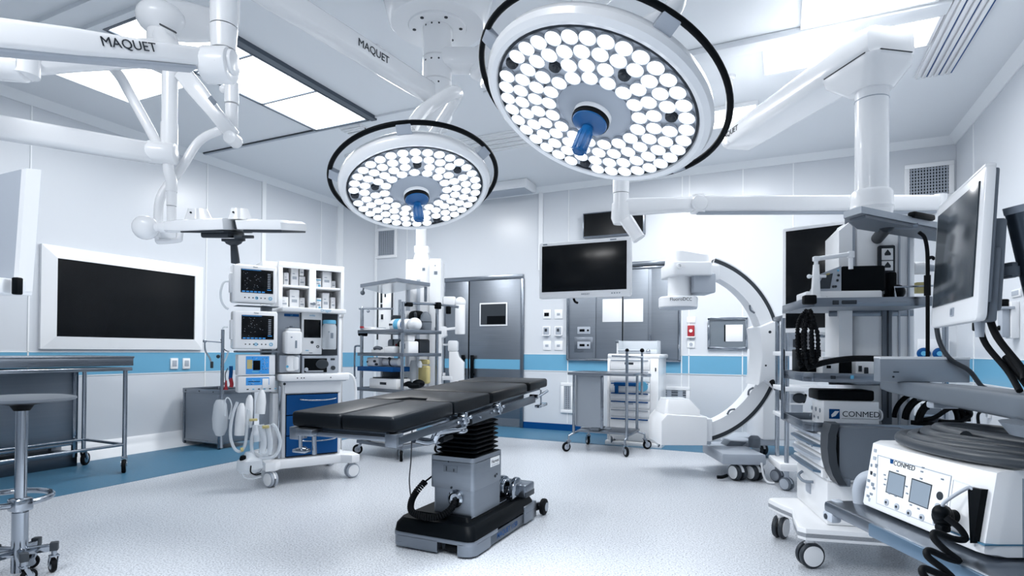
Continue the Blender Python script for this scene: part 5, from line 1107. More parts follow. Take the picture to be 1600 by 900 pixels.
q.loft([[p+V(0, 0, -.035) for p in P], P]); q.loft([[p*1 + (sum(P, V(0, 0, 0))/4-p)*.05+V(0, 0, -.040) for p in P], [p + (sum(P, V(0, 0, 0))/4-p)*.05+V(0, 0, -.034) for p in P]], m=white); q.build('top_tray', sp_)
q = MB(steel); q.beam(P[2]+V(-.05, .03, -.03), V(P[2].x-.05, P[2].y+.03, 1.56-ZC), .03, .03, .004); q.build('tray_post', sp_)
q = MB(mgrey); q.sph(P[0]+V(.02, .02, -.09), .025); q.cyl(P[0]+V(.03, .03, -.03), P[0]+V(.02, .02, -.09), .008); q.build('tray_hook', sp_)
q = MB(white); a = V(sx_(692), 0, sz(470)); q.beam(a, V(sx_(712), 0, sz(470)), .10, .10, .02); c = V(sx_(719), 0, sz(475)); q.sph(c+V(0, 0, .02), .065, (1, 1, 1)); q.cyl(c, V(c.x, 0, sz(522)), .058, bev=.01); q.beam(V(sx_(690), 0, sz(515)), V(sx_(718), 0, sz(512)), .05, .03, .008); q.build('upper_arm', sp_)
q = MB(wplas); q.prism([(sx_(690), sz(512)), (sx_(698), sz(510)), (sx_(699), sz(525)), (sx_(690), sz(530))], -.15, .05, 'y', .01); q.bb((sx_(693), -.05, sz(540)), (sx_(702), .05, sz(537)), .008); q.bb((sx_(701), -.08, sz(549)), (sx_(716), .08, sz(532)), .02); q.build('elbow', sp_)
q = MB(white); q.prism([(sx_(703), sz(549)), (sx_(716), sz(549)), (sx_(718), sz(557)), (sx_(726), sz(566)), (sx_(726), sz(600)), (sx_(708), sz(620)), (sx_(703), sz(580))], -.08, .08, 'y', .012); q.build('lower_arm', sp_)
q = MB(wplas); q.bb((sx_(693), -.10, sz(593)), (sx_(708), .0, sz(587)), .006); q.bb((sx_(693), -.05, sz(587)), (sx_(697), 0, sz(582)), .006); q.build('socket', sp_)
# instrument rail panel behind the rack
t = thing('rail_cabinet', 'tall narrow white control panel with black buttons behind the shelf rack', 'control panel', (0, 0, 0), YAW); e = at(602, 480, 6.9); t.location = (e.x, e.y, 0); F2 = Frame((e.x, e.y, 0), YAW)
def g2(px, py): return F2.xz(0, px, py)
q = MB(wplas); a, c = g2(591, 448), g2(612, 505); q.bb((a[0], 0, 0), (c[0], .16, a[1]), .01); q.build('body', t)
q = MB(dgrey); q.bb((a[0]-.012, -.01, c[1]-.2), (a[0]+.006, .02, a[1])); q.bb((c[0]-.006, -.01, c[1]-.2), (c[0]+.012, .02, a[1]-.03)); q.build('edge_profile', t)
q = MB(ink)
for px, py, w2, h2 in ((596, 463, .025, .16), (602, 459, .02, .08), (596, 479, .025, .06), (597, 495, .03, .06)): x, z = g2(px, py); q.bb((x-w2/2, -.005, z-h2/2), (x+w2/2, .002, z+h2/2), .004)
q.build('button_strip', t)

# ------------------------------------------------------------------ steel trolley by the back wall
TC = V(-1.69, 5.98, 0); tr = thing('steel_trolley', 'steel instrument trolley with a tall post in front of the white drawer cart', 'trolley', TC, 0); F = Frame(TC, 0)
hx, hy = .315, .24; zt = .835
q = MB(steel); q.bb((-hx-.03, -hy-.02, zt-.03), (hx+.05, hy+.02, zt), .006); q.build('top', tr)
q = MB(chrome)
for x in (-hx+.03, hx-.03): q.tube([(x*1, -hy+.02, .21), (x, -hy+.02, .19), (x*1.0, hy-.02, .19)], .012, smooth=False)
q.build('lower_bar', tr)
for x, y in ((-hx+.03, -hy+.02), (-hx+.03, hy-.02), (hx-.03, hy-.02)): q = MB(chrome); q.cyl((x, y, .19), (x, y, zt-.02), .015); q.build('leg', tr)
q = MB(chrome); z1 = F.xz(-hy, 982, 549)[1]; q.cyl((hx-.03, -hy+.0, .16), (hx-.03, -hy+.0, z1), .015); q.sph((hx-.03, -hy, z1+.01), .02, m=black); q.build('tall_post', tr)
q = MB(chrome); z2 = F.xz(-hy, 998, 549)[1]; q.cyl((hx+.10, -hy+.1, zt-.22), (hx+.10, -hy+.1, z2), .012); q.sph((hx+.10, -hy+.1, z2+.01), .022, m=black); q.cyl((hx-.20, -hy+.05, z2-.05), (hx+.12, -hy+.05, z2-.06), .010); q.box((hx+.14, -hy+.1, zt-.02), (.10, .05, .035), .01); q.build('drip_post', tr)
q = MB(satin); q.bb((-hx+.04, -hy+.05, .26), (.01, -hy+.06, zt-.03)); q.bb((.0, -hy+.04, .25), (.025, -hy+.065, zt-.03), .002, m=steel); q.build('hanging_sheet', tr)
q = MB(steel); q.bb((-hx+.06, -hy+.02, .205), (hx, hy-.02, .222), .003); q.bb((-hx+.05, -.05, .222), (.05, .06, .235), .003, m=lgrey); q.bb((-.12, -hy+.05, .222), (-.02, .05, .25), .005, m=mgrey); q.build('lower_shelf', tr)
for x, y, a in ((-hx-.01, -hy-.02, -2.2), (-hx+.05, hy, 2.2), (hx-.04, -hy-.03, -.9), (hx+.05, hy, .7)):
    q = MB(chrome); xx = -hx+.03 if x < 0 else hx-.03; yy = -hy+.02 if y < 0 else hy-.02; q.tube([(xx, yy, .19), (x, y, .165), (x, y, .12)], .012, smooth=False); lg = q.build('caster_arm', tr)
    caster(tr, x, y, .05, .024, a, .13, rubber, lgrey)

# white drawer cart
DC = V(-1.40, 6.62, 0); dc = thing('drawer_cart', 'white drawer cart with blue edged drawers by the back wall', 'cart', DC, 0); F = Frame(DC, 0); yf = -.27
def g(px, py): return F.xz(yf, px, py)
x0 = g(949, 560)[0]; x1 = g(1016, 560)[0]; zt = g(985, 553)[1]; z0 = g(985, 690)[1]
q = MB(white); q.bb((x0, yf, zt-.05), (x1+.10, .27, zt), .014); q.bb((x0+.02, yf+.012, z0+.0), (x1+.08, .25, zt-.04), .006); q.bb((x0, yf, z0), (x0+.03, yf+.05, zt-.05), .006); q.bb((x1, yf, z0), (x1+.09, yf+.05, zt-.05), .006); q.bb((x0-.02, yf-.02, z0-.06), (x1+.13, .28, z0+.0), .012); q.build('body', dc)
edges = [zt-.05, g(985, 578)[1], g(985, 598)[1]+.01, g(985, 612)[1], g(985, 625)[1], g(985, 638)[1], g(985, 652)[1], z0+.01]
for k in range(7):
    a, c = edges[k+1], edges[k]
    q = MB(white); q.bb((x0+.035, yf-.006, a+.006), (x1-.005, yf+.02, c-.012), .004); d = q.build('drawer', dc)
    q = MB(lgrey if k in (0, 1, 5) else skirt_b); q.bb((x0+.045, yf-.014, c-.028), (x1-.02, yf-.002, c-.014), .003); q.build('grip', d)
    if k in (0, 4): q = MB(ink if k == 0 else lgrey); q.bb((x0+.20, yf-.008, (a+c)/2-.005), (x0+.30, yf-.004, (a+c)/2+.02), .002); q.build('label_slot', d)
q = MB(blue); a = g(960, 597); q.bb((a[0], yf-.03, a[1]-.04), (a[0]+.32, yf-.008, a[1]), .004); q.bb((a[0]+.01, yf-.03, a[1]-.13), (a[0]+.05, yf-.008, a[1]-.03), .004); q.build('blue_tag', dc)
q = MB(cyan); c = g(1005, 604); q.cyl((c[0], yf-.035, c[1]), (c[0], yf-.010, c[1]), .055); q.build('cyan_disc', dc)
q = MB(ink); q.box((x1+.06, yf+.0, zt-.17), (.012, .01, .04)); q.build('lock', dc)
for x, y, a in ((x0+.05, yf+.03, -1), (x1+.08, yf+.02, -.6), (x0+.05, .2, 2), (x1+.08, .2, 1)): hooded_caster(dc, x, y, .055, .05, a, z0-.03, wplas, mgrey)
q = MB(bagp); zz = zt; t = thing('clear_tray', 'clear plastic tray on top of the white drawer cart', 'tray', DC+V((x0+x1)/2+.06, -.08, zt), 0)
q.bb((-.20, -.09, 0), (.24, .11, .012), .003); q.bb((-.20, -.09, 0), (-.19, .11, .15), .003); q.bb((.23, -.09, 0), (.24, .11, .15), .003); q.bb((-.20, .10, 0), (.24, .11, .15), .003); q.bb((-.20, -.09, 0), (.24, -.08, .05), .003); q.build('tray', t)
q = MB(mgrey); q.sph((-.22, -.05, .14), .025, (1.2, 1, .8)); q.cyl((-.22, -.05, .0), (-.22, -.05, .14), .012, m=white); q.cyl((-.2, -.1, .03), (.1, -.1, .03), .008, m=chrome); q.sph((.14, -.1, .03), .025, m=chrome); q.build('clip', t)

# ------------------------------------------------------------------ C-arm x-ray scanner
dC = 5.02; CC = at(1070, 545, dC); CC.z = 0; ca = thing('c_arm_scanner', 'white mobile scanner with a large C shaped arm near the back wall', 'x-ray scanner', CC, YAW); F = Frame(CC, YAW)
def g(px, py, y=0): return F.xz(y, px, py)
cxx, czz = g(1068, 545); Ro = abs(g(1217, 545)[0]-cxx)
th = .085; hw = .075
def arcsec(a, r0, r1, y0, y1): c, s = math.cos(a), math.sin(a); return [V(cxx+r*c, y, czz+r*s) for r, y in ((r0, y0), (r1, y0), (r1, y1), (r0, y1))]
a0, a1 = math.radians(-78), math.radians(72)
q = MB(wplas); N = 48
q.loft([arcsec(a0+(a1-a0)*i/N, Ro-.165, Ro-.05, -hw, hw) for i in range(N+1)]); q.loft([arcsec(a0+(a1-a0)*i/N, Ro-.055, Ro-.0, -hw+.02, -hw+.05) for i in range(N+1)]); q.loft([arcsec(a0+(a1-a0)*i/N, Ro-.055, Ro-.0, hw-.045, hw) for i in range(N+1)]); q.build('c_arm', ca)
q = MB(dgrey); q.loft([arcsec(a0+(a1-a0)*i/N, Ro-.052, Ro-.012, -hw+.015, hw-.04) for i in range(N+1)]); q.loft([arcsec(a0+.05+(a1-a0-.1)*i/N, Ro-.050, Ro-.018, -hw+.008, -hw+.03) for i in range(N+1)]); q.build('track', ca)
for a in (-.58, -.95, .55):
    q = MB(mgrey); q.tube([arcsec(a-.06, Ro-.172, Ro-.172, -hw-.01, 0)[0], arcsec(a, Ro-.19, Ro-.19, -hw-.01, 0)[0], arcsec(a+.06, Ro-.172, Ro-.172, -hw-.01, 0)[0]], .008); q.build('grab_handle', ca)
# detector at the top
q = MB(wplas)
def disc(px0, px1, py0, py1, m=0, bev=.012, ysc=1., yo=0):
    xa, z1 = g((px0), py0); xb, z0 = g(px1, py1); r = (xb-xa)/2
    q.lathe([(0, z0), (r-bev, z0), (r, z0+bev), (r, z1-bev), (r-bev, z1), (0, z1)], ((xa+xb)/2, yo, 0), m=m, seg=44)
disc(1030, 1089, 464, 482); q.build('detector', ca)
q = MB(ink); x, z = g(1050, 470); rD = abs(g(1089, 470)[0]-g(1030, 470)[0])/2; q.text('FluoroDCC', .04, face_mx((g(1089, 470)[0]+g(1030, 470)[0])/2-.0, -rD-.0006, z), ext=.0006, cyl=rD, shift=-.02); q.build('lettering', ca)
q = MB(lgrey); disc(1031, 1088, 479, 483, bev=.003); q.build('detector_face', ca)
q = MB(wplas); disc(1044, 1079, 430, 466, bev=.01); q.build('neck', ca)
q = MB(lgrey); a = g(1076, 430); c = g(1110, 460); q.bb((a[0], -.14, c[1]), (c[0], .14, a[1]), .014); q.build('cable_box', ca)
q = MB(wplas); a = g(1040, 414); c = g(1103, 434); q.prism(rrect(a[0], c[0], -.20, .20, .05), c[1], a[1], 'z', .01); a = g(1044, 397); c = g(1105, 415); q.loft([[V(x, y, c[1]) for x, y in rrect(a[0], c[0]-.02, -.18, .18, .06)], [V(x, y, a[1]-.03 if x > (a[0]+c[0])/2 else a[1]) for x, y in rrect(a[0]+.01, c[0]-.03, -.17, .17, .06)]]); a = g(1100, 415); c = g(1120, 440); q.bb((a[0]-.03, -.09, c[1]), (c[0], .09, a[1]), .02); q.build('detector_head', ca)
q = MB(white); x, z = g(1051, 421); q.torus((x, -.202, z), .018, .006, (0, 1, 0), seg=18, cs=6); q.box((x+.035, -.202, z), (.03, .004, .018)); q.build('emblem', ca)
# x-ray source at the bottom
q = MB(white); a = g(1023, 643); c = g(1092, 690); q.prism([(a[0], c[1]), (c[0], c[1]), (c[0], a[1]-.02), (a[0]+.05, a[1]-.0), (a[0], a[1]-.06)], -.22, .22, 'y', .014); q.build('source_base', ca)
q = MB(white); b0 = g(1030, 648); b1 = g(1085, 648); t0 = g(1036, 622); t1 = g(1072, 622); q.loft([[V(x, y, b0[1]) for x, y in rrect(b0[0], b1[0], -.18, .18, .03)], [V(x, y, b0[1]+.06) for x, y in rrect(b0[0]+.01, b1[0], -.17, .17, .03)], [V(x, y, t0[1]) for x, y in rrect(t0[0], t1[0], -.12, .12, .03)]]); q.build('source_head', ca)
q = MB(wplas); a = g(1089, 651); c = g(1104, 686); q.bb((a[0]-.02, -.15, c[1]), (c[0], .13, a[1]), .012); q.bb((a[0], -.12, c[1]-.03), (c[0], .08, c[1]+.01), .006, m=lgrey); q.build('source_bracket', ca)
# holder, body and wheels behind
q = MB(wplas); h0 = g(1180, 500); h1 = g(1222, 595)
q.prism([(g(1177, 0)[0], g(0, 504)[1]), (g(1200, 0)[0], g(0, 494)[1]), (g(1214, 0)[0], g(0, 500)[1]), (g(1214, 0)[0], g(0, 590)[1]), (g(1206, 0)[0], g(0, 600)[1]), (g(1186, 0)[0], g(0, 585)[1]), (g(1176, 0)[0], g(0, 592)[1]), (g(1182, 0)[0], g(0, 545)[1])], -.14, .14, 'y', .014); q.build('arm_holder', ca)
q = MB(ink); q.cyl((g(1193, 0)[0], -.144, g(0, 511)[1]), (g(1193, 0)[0], -.138, g(0, 511)[1]), .012, seg=12); q.cyl((g(1187, 0)[0], -.144, g(0, 562)[1]), (g(1187, 0)[0], -.138, g(0, 562)[1]), .008, seg=12); q.build('screw', ca)
q = MB(wplas); q.beam((g(1206, 0)[0], .1, .95), (g(1240, 0)[0], .62, .95), .2, .24, .03); q.bb((g(1236, 0)[0], .55, .2), (g(1236, 0)[0]+.55, .95, 1.1), .03); q.build('cross_carriage', ca)
dz_ = 4.86; bx0, bz0 = F.xz(0, 1128, 718)
q = MB(lgrey); xa = F.xz(-.3, 1127, 712)[0]
q.prism([(xa, -.33), (xa+.10, -.35), (xa+.34, -.36), (xa+.36, .2), (xa+.50, .62), (xa+.9, .62), (xa+.9, .95), (xa+.36, .95), (xa+.25, .32), (xa+.1, .30), (xa+.02, .22)], .135, .225, 'z', .014); q.bb((xa+.22, .1, .2), (xa+.44, .3, .27), .02); q.build('base', ca)
q = MB(mgrey); q.prism([(xa+.16, .21), (xa+.21, .27), (xa+.36, .26), (xa+.30, .21)], .05, .20, 'y', .006); q.lathe([(0, 0), (.05, 0), (.05, .08), (.03, .10), (0, .1)], (xa+.40, .0, .225)); q.build('base_cover', ca)
for x, y in ((xa+.14, -.29), (xa+.28, -.29), (xa+.40, .85), (xa+.82, .85)): hooded_caster(ca, x, y, .066, .09, -1.25, .15, wplas, dgrey)
q = MB(black); q.tube([(xa-.04, -.32, .03), (xa+.0, -.32, .03), (xa+.05, -.3, .04)], .014); q.bb((xa+.30, -.12, .05), (xa+.43, .05, .12), .01); q.build('brake_pedal', ca)
q = MB(rubber); pts = [g(1193, 594), g(1201, 604), g(1210, 617), g(1219, 627), g(1230, 634), g(1240, 634), g(1250, 627), g(1255, 616)]
q.tube([(x, -.16+.02*i, z) for i, (x, z) in enumerate(pts)], .022); q.build('supply_cable', ca)
q = MB(wplas); q.tube([(xa+.30, -.37, .16), (xa+.31, -.39, .06), (xa+.33, -.42, .014), (xa+.37, -.45, .012)], .009); q.build('thin_cable', ca)
# ------------------------------------------------------------------ right equipment boom: ceiling arm, column, console, shelves
TZ = .227; P0 = at(1262, 561, 2.9); P0.z = 0; F = Frame(P0, TZ); BZ = ZC
eb = thing('equipment_boom', 'white ceiling boom with big angled arm, round column and three steel shelves', 'equipment boom', P0, TZ)
INV = (Matrix.Translation(P0) @ Matrix.Rotation(TZ, 4, 'Z')).inverted()
def E_(px, py, d): return INV @ at(px, py, d)
cl_ = E_(1362, 230, 3.3); rC = 23/893*3.3
q = MB(white); q.cyl((cl_.x, cl_.y, E_(1362, 312, 3.3).z), (cl_.x, cl_.y, E_(1362, 138, 3.3).z), rC, seg=40); q.torus((cl_.x, cl_.y, E_(1362, 157, 3.3).z), rC, .003, seg=40, cs=6, m=lgrey); q.build('column', eb)
q = MB(white); zt, zb = E_(1362, 102, 3.3).z, E_(1362, 143, 3.3).z; ax = (E_(1174, 222, 4.55)-E_(1375, 90, 3.3)); ax.z = 0; ax.normalize(); ay = V(-ax.y, ax.x, 0)
q.loft([[V(cl_.x, cl_.y, zt)+ax*a+ay*e for a, e in rrect(-.17, .26, -.15, .15, .07)], [V(cl_.x, cl_.y, zt-.05)+ax*a+ay*e for a, e in rrect(-.165, .24, -.145, .145, .07)], [V(cl_.x, cl_.y, zb)+ax*a+ay*e for a, e in rrect(-.10, .12, -.10, .10, .09)]]); q.build('swivel_cup', eb)
q = MB(ink); q.torus((cl_.x, cl_.y, zt), .12, .003, seg=40, cs=6); q.beam(V(cl_.x, cl_.y, zt)-ax*.12+ay*.151, V(cl_.x, cl_.y, zt)+ax*.2+ay*.151, .004, .006); q.beam(V(cl_.x, cl_.y, zt)-ax*.172-ay*.10, V(cl_.x, cl_.y, zt)-ax*.172+ay*.10, .006, .004); q.build('cup_joint', eb)
A0 = V(cl_.x, cl_.y, 0)-ax*.16; A1 = V(cl_.x, cl_.y, 0)+ax*1.42; zl, zh = zt-.015, E_(1362, 56, 3.3).z
q = MB(white)
def asec(t, w, l, h): c = A0+(A1-A0)*t; return [c+ay*a+V(0, 0, e) for a, e in rrect(-w, w, l, h, .05, 3)]
q.loft([asec(0, .10, zl+.03, zh-.05), asec(.015, .15, zl, zh-.02), asec(.12, .165, zl, zh), asec(.24, .16, zl, zh-.01), asec(.42, .15, zl+.005, zh-.01), asec(.86, .145, zl+.01, zh-.02), asec(.98, .14, zl+.01, zh-.02), asec(1, .12, zl+.03, zh-.05)]); ar = q.build('boom_arm', eb)
q = MB(ink); side_text(q, 'MAQUET', A0+V(0, 0, (zl+zh)/2-.005), A1+V(0, 0, (zl+zh)/2-.005), .90, .06, .1475, flip=True); q.build('lettering', ar)
Am = INV @ at(1139, 205, 4.58)
q = MB(white); q.lathe([(.05, ZC), (.048, ZC-.02), (.028, ZC-.025), (.028, zl+.02), (0, zl+.02)], (Am.x, Am.y, 0), seg=48); q.build('ceiling_canopy', eb)
# console
def g(px, py, y=0): return F.xz(y, px, py)
yc = cl_.y
cx0, cx1 = g(1334, 400, yc-.16)[0], g(1434, 400, yc-.16)[0]; czt, czb = g(1380, 338, yc-.16)[1], g(1262, 661)[1]-.044
q = MB(white); q.lathe([(rC+.02, E_(1362, 331, 3.3).z), (rC+.028, E_(1362, 326, 3.3).z), (rC+.022, E_(1362, 320, 3.3).z), (rC+.022, E_(1362, 304, 3.3).z), (rC+.012, E_(1362, 299, 3.3).z), (0, E_(1362, 298, 3.3).z)], (cl_.x, cl_.y, 0)); q.cyl((cl_.x, cl_.y, czt), (cl_.x, cl_.y, E_(1362, 322, 3.3).z), rC+.02); q.build('collar', eb)
q = MB(wplas); q.prism(rrect(cx0, cx1, yc-.16, yc+.16, .05), czb, czt, 'z', .008)
q.build('console', eb)
q = MB(white); xa, xb = g(1311, 400, yc-.2)[0], g(1333, 400, yc-.2)[0]; q.loft([[V(xa, yc-.2, czb+.3), V(xb, yc-.19, czb+.3), V(xb, yc+.05, czb+.3), V(xa+.02, yc+.1, czb+.3)], [V(xa, yc-.2, czt-.08), V(xb, yc-.19, czt-.02), V(xb, yc+.05, czt-.02), V(xa+.02, yc+.1, czt-.08)]]); q.build('side_cover', eb)
q = MB(mgrey); x = g(1386, 500, yc-.165)[0]; q.bb((x-.025, yc-.175, czb), (x+.02, yc-.155, g(1386, 470, yc-.165)[1])); q.bb((x-.004, yc-.178, czb+.05), (x+.004, yc-.17, g(1386, 470, yc-.165)[1]), m=ink); x2 = g(1333, 400, yc-.165)[0]; q.bb((x2-.008, yc-.17, g(1386, 452, yc-.165)[1]), (x2+.008, yc-.15, czt-.02), m=lgrey)
for px in (1405, 1420): x = g(px, 500, yc-.165)[0]; q.bb((x-.004, yc-.168, czb), (x+.004, yc-.155, czt-.01), m=lgrey)
q.build('channel', eb)
# keypad
a, c = g(1373, 383, yc-.19), g(1400, 428, yc-.19); q = MB(ink); q.bb((a[0], yc-.19, c[1]), (c[0], yc-.16, a[1]), .01); kp = q.build('keypad', eb)
q = MB(white); xm, w2 = (a[0]+c[0])/2, (c[0]-a[0])*.33; h2 = a[1]-c[1]; q.bb((xm-w2, yc-.193, a[1]-h2*.52), (xm+w2, yc-.188, a[1]-h2*.12), .006); q.bb((xm-w2, yc-.193, c[1]+h2*.12), (xm+w2, yc-.188, a[1]-h2*.55), .006); q.build('button_plate', kp)
q = MB(ink)
for z, s in ((a[1]-h2*.30, 1), (c[1]+h2*.28, -1)): q.prism([(xm-w2*.5, z-.010), (xm+w2*.5, z-.010), (xm+w2*.55, z), (xm, z+.022), (xm-w2*.55, z)], yc-.196, yc-.192, 'y'); 
q.build('arrow', kp)
q = MB(black); c0 = g(1384, 445, yc-.2); q.bb((c0[0]+.0, yc-.22, c0[1]-.06), (c0[0]+.05, yc-.17, c0[1]+.07), .014); q.sph((c0[0]+.05, yc-.21, c0[1]-.04), .04); q.cyl((c0[0]+.01, yc-.2, c0[1]-.12), (c0[0]+.01, yc-.2, c0[1]-.05), .02); q.build('handset', eb)
q = MB(white); e0 = g(1433, 419, yc-.05); q.cyl((e0[0]-.02, yc-.05, e0[1]), (e0[0]+.05, yc-.05, e0[1]), .036, bev=.006); q.cyl((e0[0]+.05, yc-.05, e0[1]), (e0[0]+.13, yc-.07, e0[1]-.01), .022, .012, m=lgrey); q.build('side_knob', eb)
q = MB(yellow); e0 = g(1438, 450, yc-.02); q.bb((e0[0]-.03, yc-.05, e0[1]-.03), (e0[0]+.03, yc, e0[1]+.03), .004); q.build('yellow_tag', eb)
# shelves
SH = []
def boom_shelf(py, xr, name='shelf', yb=.50):
    z = g(1262, py)[1]; xr = g(xr, py)[0]; q = MB(steel)
    pl = [(.03, 0), (xr, 0), (xr, yb), (0.0, yb), (-.006, .05)]
    q.prism(pl, z-.04, z-.034, 'z', m=satin)
    for p1, p2 in zip(pl, pl[1:]+pl[:1]): q.beam(V(*p1, z-.018), V(*p2, z-.018), .046, .008, .002, up=(1, 0, .001) if abs(p1[0]-p2[0]) < .05 else (0, 1, .001))
    sh = q.build(name, eb); SH.append(z); return sh
def boom_rail(q, x0, x1, z, y): q.bb((x0, y-.008, z-.018), (x1, y+.008, z+.006), .003)
s1 = boom_shelf(467, 1456); s2 = boom_shelf(584, 1420); s3 = boom_shelf(661, 1536)
zs1, zs2, zs3 = SH
q = MB(ink); x, z = g(1300, 472); q.bb((x, -.014, z-.014), (x+.028, -.006, z+.008), .002); q.bb((x+.042, -.014, z-.012), (x+.11, -.006, z+.008), .004); q.build('rail_slot', s1)
q = MB(ink); x, z = g(1297, 589); q.bb((x, -.014, z-.010), (x+.022, -.006, z+.006), .002); q.bb((x+.09, -.014, z-.008), (x+.105, -.006, z+.010), .002, m=cyan); q.bb((-.005, .15, z-.012), (-.002, .22, z+.010), m=cyan); q.build('label', s2)
q = MB(chrome); y = .44; q.cyl((.0-.012, y, zs3-.03), (.0-.012, y, g(1228, 497, y)[1]), .012); q.build('shelf_post', eb)
q = MB(steel)
for z in (zs1, zs2, zs3): q.bb((.2, yc-.165, z-.07), (cx1-.02, yc-.15, z-.036), .004)
q.build('shelf_bracket', eb)
q = MB(chrome); q.tube([g_ for g_ in (V(.40, -.0, zs1+.0), V(.40, .02, zs1+.055), V(.58, .02, zs1+.06), V(.72, .05, zs1+.05), V(.74, .3, zs1+.01))], .005, smooth=False); q.build('shelf_gallery', eb)
# upper tray with black grip
q = MB(satin); zt_ = 1.72; P = [E_(1318, 333, 3.25), E_(1346, 321, 3.35), E_(1475, 346, 2.62), E_(1475, 364, 2.62), E_(1400, 357, 2.9)]; P = [V(p.x, p.y, zt_) for p in (INV @ on(1318, 331, 2, zt_), INV @ on(1346, 322, 2, zt_), INV @ on(1480, 350, 2, zt_), INV @ on(1475, 368, 2, zt_), INV @ on(1332, 344, 2, zt_))]
q.loft([[p-V(0, 0, .03) for p in P], P]); 
ce = sum(P, V(0, 0, 0))/5; q.loft([[p+(ce-p)*.12-V(0, 0, .045) for p in P], [p+(ce-p)*.12-V(0, 0, .031) for p in P]], m=mgrey)
q.build('upper_tray', eb)
q = MB(black); q.beam(P[1]+(P[2]-P[1])*.55+V(0, 0, .01), P[1]+(P[2]-P[1])*.8+V(0, 0, .012), .04, .03, .01); q.build('tray_grip', eb)
q = MB(ink); e0 = E_(1386, 354, 2.85); q.sph(e0, .034, (1, 1, .9)); q.cyl(e0, e0+V(.13, -.0, .0), .018, m=steel); q.cyl(V(cx0+.12, yc-.15, e0.z), e0, .03); q.cyl(E_(1326, 342, 3.25), E_(1326, 352, 3.25)-V(0, 0, .03), .02, m=mgrey); q.build('tray_pivot', eb)
q = MB(rubber); q.tube([E_(1436, 363, 2.75), E_(1444, 370, 2.75), E_(1448, 385, 2.75), E_(1449.5, 410, 2.75), E_(1449.5, 470, 2.75), E_(1449.5, 560, 2.75), E_(1449.5, 640, 2.75)], .0085); q.cyl(E_(1449, 430, 2.75), E_(1449, 462, 2.75), .014); q.tube([E_(1450, 404, 2.75), E_(1456, 402, 2.75), E_(1460, 405, 2.75)], .008); q.build('hanging_cable', eb)

# things on the boom shelves
BM = Matrix.Translation(P0) @ Matrix.Rotation(TZ, 4, 'Z')
def on_shelf(name, label, cat, x, y, z, group='equipment on the boom shelves'): return thing(name, label, cat, BM @ V(x, y, z-.0335), TZ, group)
DM = yc-.215; y = .10; a, c = g(1259, 454, y), g(1379, 466, y)
t = on_shelf('insufflator', 'wide flat white device on the top shelf of the equipment boom', 'device', (a[0]+c[0])/2, y, zs1); hw = (c[0]-a[0])/2; H = a[1]-zs1+.03
q = MB(white); q.bb((-hw, 0, 0), (hw, DM-y, H), .008); q.build('casing', t); q = MB(ink); q.cyl((-hw+.10, -.004, H*.5), (-hw+.10, .002, H*.5), .012, seg=10); q.box((-hw+.12, -.002, H*.45), (.015, .006, .012)); q.build('knob', t)
t = on_shelf('recorder', 'black recorder with a tilted grey screen on the white device of the top boom shelf', 'recorder', (g(1280, 440, .2)[0]+g(1378, 440, .2)[0])/2+.02, .16, zs1); t.location.z += H+.001; hw = (g(1378, 440, .2)[0]-g(1310, 440, .2)[0])/2; H2 = g(1340, 416, .2)[1]-zs1+.03-H
q = MB(black); q.bb((-hw+.03, .0, 0), (hw+.03, DM-.165, H2), .01); q.build('body', t)
q = MB(lgrey); q.loft([[V(-hw-.14, -.06, .0), V(-hw+.025, -.01, .0), V(-hw+.025, .07, .0), V(-hw-.12, .04, .0)], [V(-hw-.085, -.05, H2-.045), V(-hw+.025, -.01, H2), V(-hw+.025, .07, H2), V(-hw-.07, .03, H2-.045)]]); fp = q.build('front_panel', t)
q = MB(gscreen)
def fpt(u, v, e=.003): b0 = V(-hw-.14, -.06, 0).lerp(V(-hw+.025, -.01, 0), u); b1 = V(-hw-.085, -.05, H2-.045).lerp(V(-hw+.025, -.01, H2), u); return b0.lerp(b1, v)+V(.0, -e, 0)
q.loft([[fpt(.16, .12), fpt(.62, .12), fpt(.62, .8), fpt(.2, .8)], [fpt(.16, .12, -.004), fpt(.62, .12, -.004), fpt(.62, .8, -.004), fpt(.2, .8, -.004)]]); q.build('screen', fp)
q = MB(ink)
for u, v in ((.8, .2), (.85, .45), (.72, .2), (.88, .65)): q.sph(fpt(u, v), .007, seg=8)
q.tube([fpt(.3, .86, .004), fpt(.34, .8, .004), fpt(.38, .86, .004), fpt(.42, .8, .004), fpt(.46, .86, .004)], .0025, m=yellow); q.sph(fpt(.85, .85), .006, m=cyan, seg=8); q.build('key', fp)
t = on_shelf('white_arm_stand', 'white tapered upright with a jointed arm standing on the top boom shelf', 'stand', g(1267, 460, .10)[0], .052, zs1); z1 = g(1256, 415, .1)[1]-zs1+.03
q = MB(white); q.bb((-.015, -.04, 0), (.07, .035, .045), .008); q.loft([[V(a, e, .04) for a, e in rrect(-.012, .03, -.02, .02, .008)], [V(a, e, z1) for a, e in rrect(-.002, .024, -.013, .013, .006)]]); q.build('upright', t)
q = MB(wplas); q.cyl((.011, 0, z1), (.011, 0, z1+.03), .010); q.box((.011, 0, z1+.03), (.03, .03, .025), .005); q.cyl((.011, 0, z1+.03), (.19, .05, z1+.058), .012); q.box((.19, .05, z1+.055), (.03, .03, .035), .005); q.cyl((.19, .05, z1+.05), (.19, .05, z1-.02), .011); q.cyl((-.02, 0, z1-.06), (.06, .01, z1-.06), .007); q.sph((-.022, 0, z1-.06), .011); q.build('jointed_arm', t)
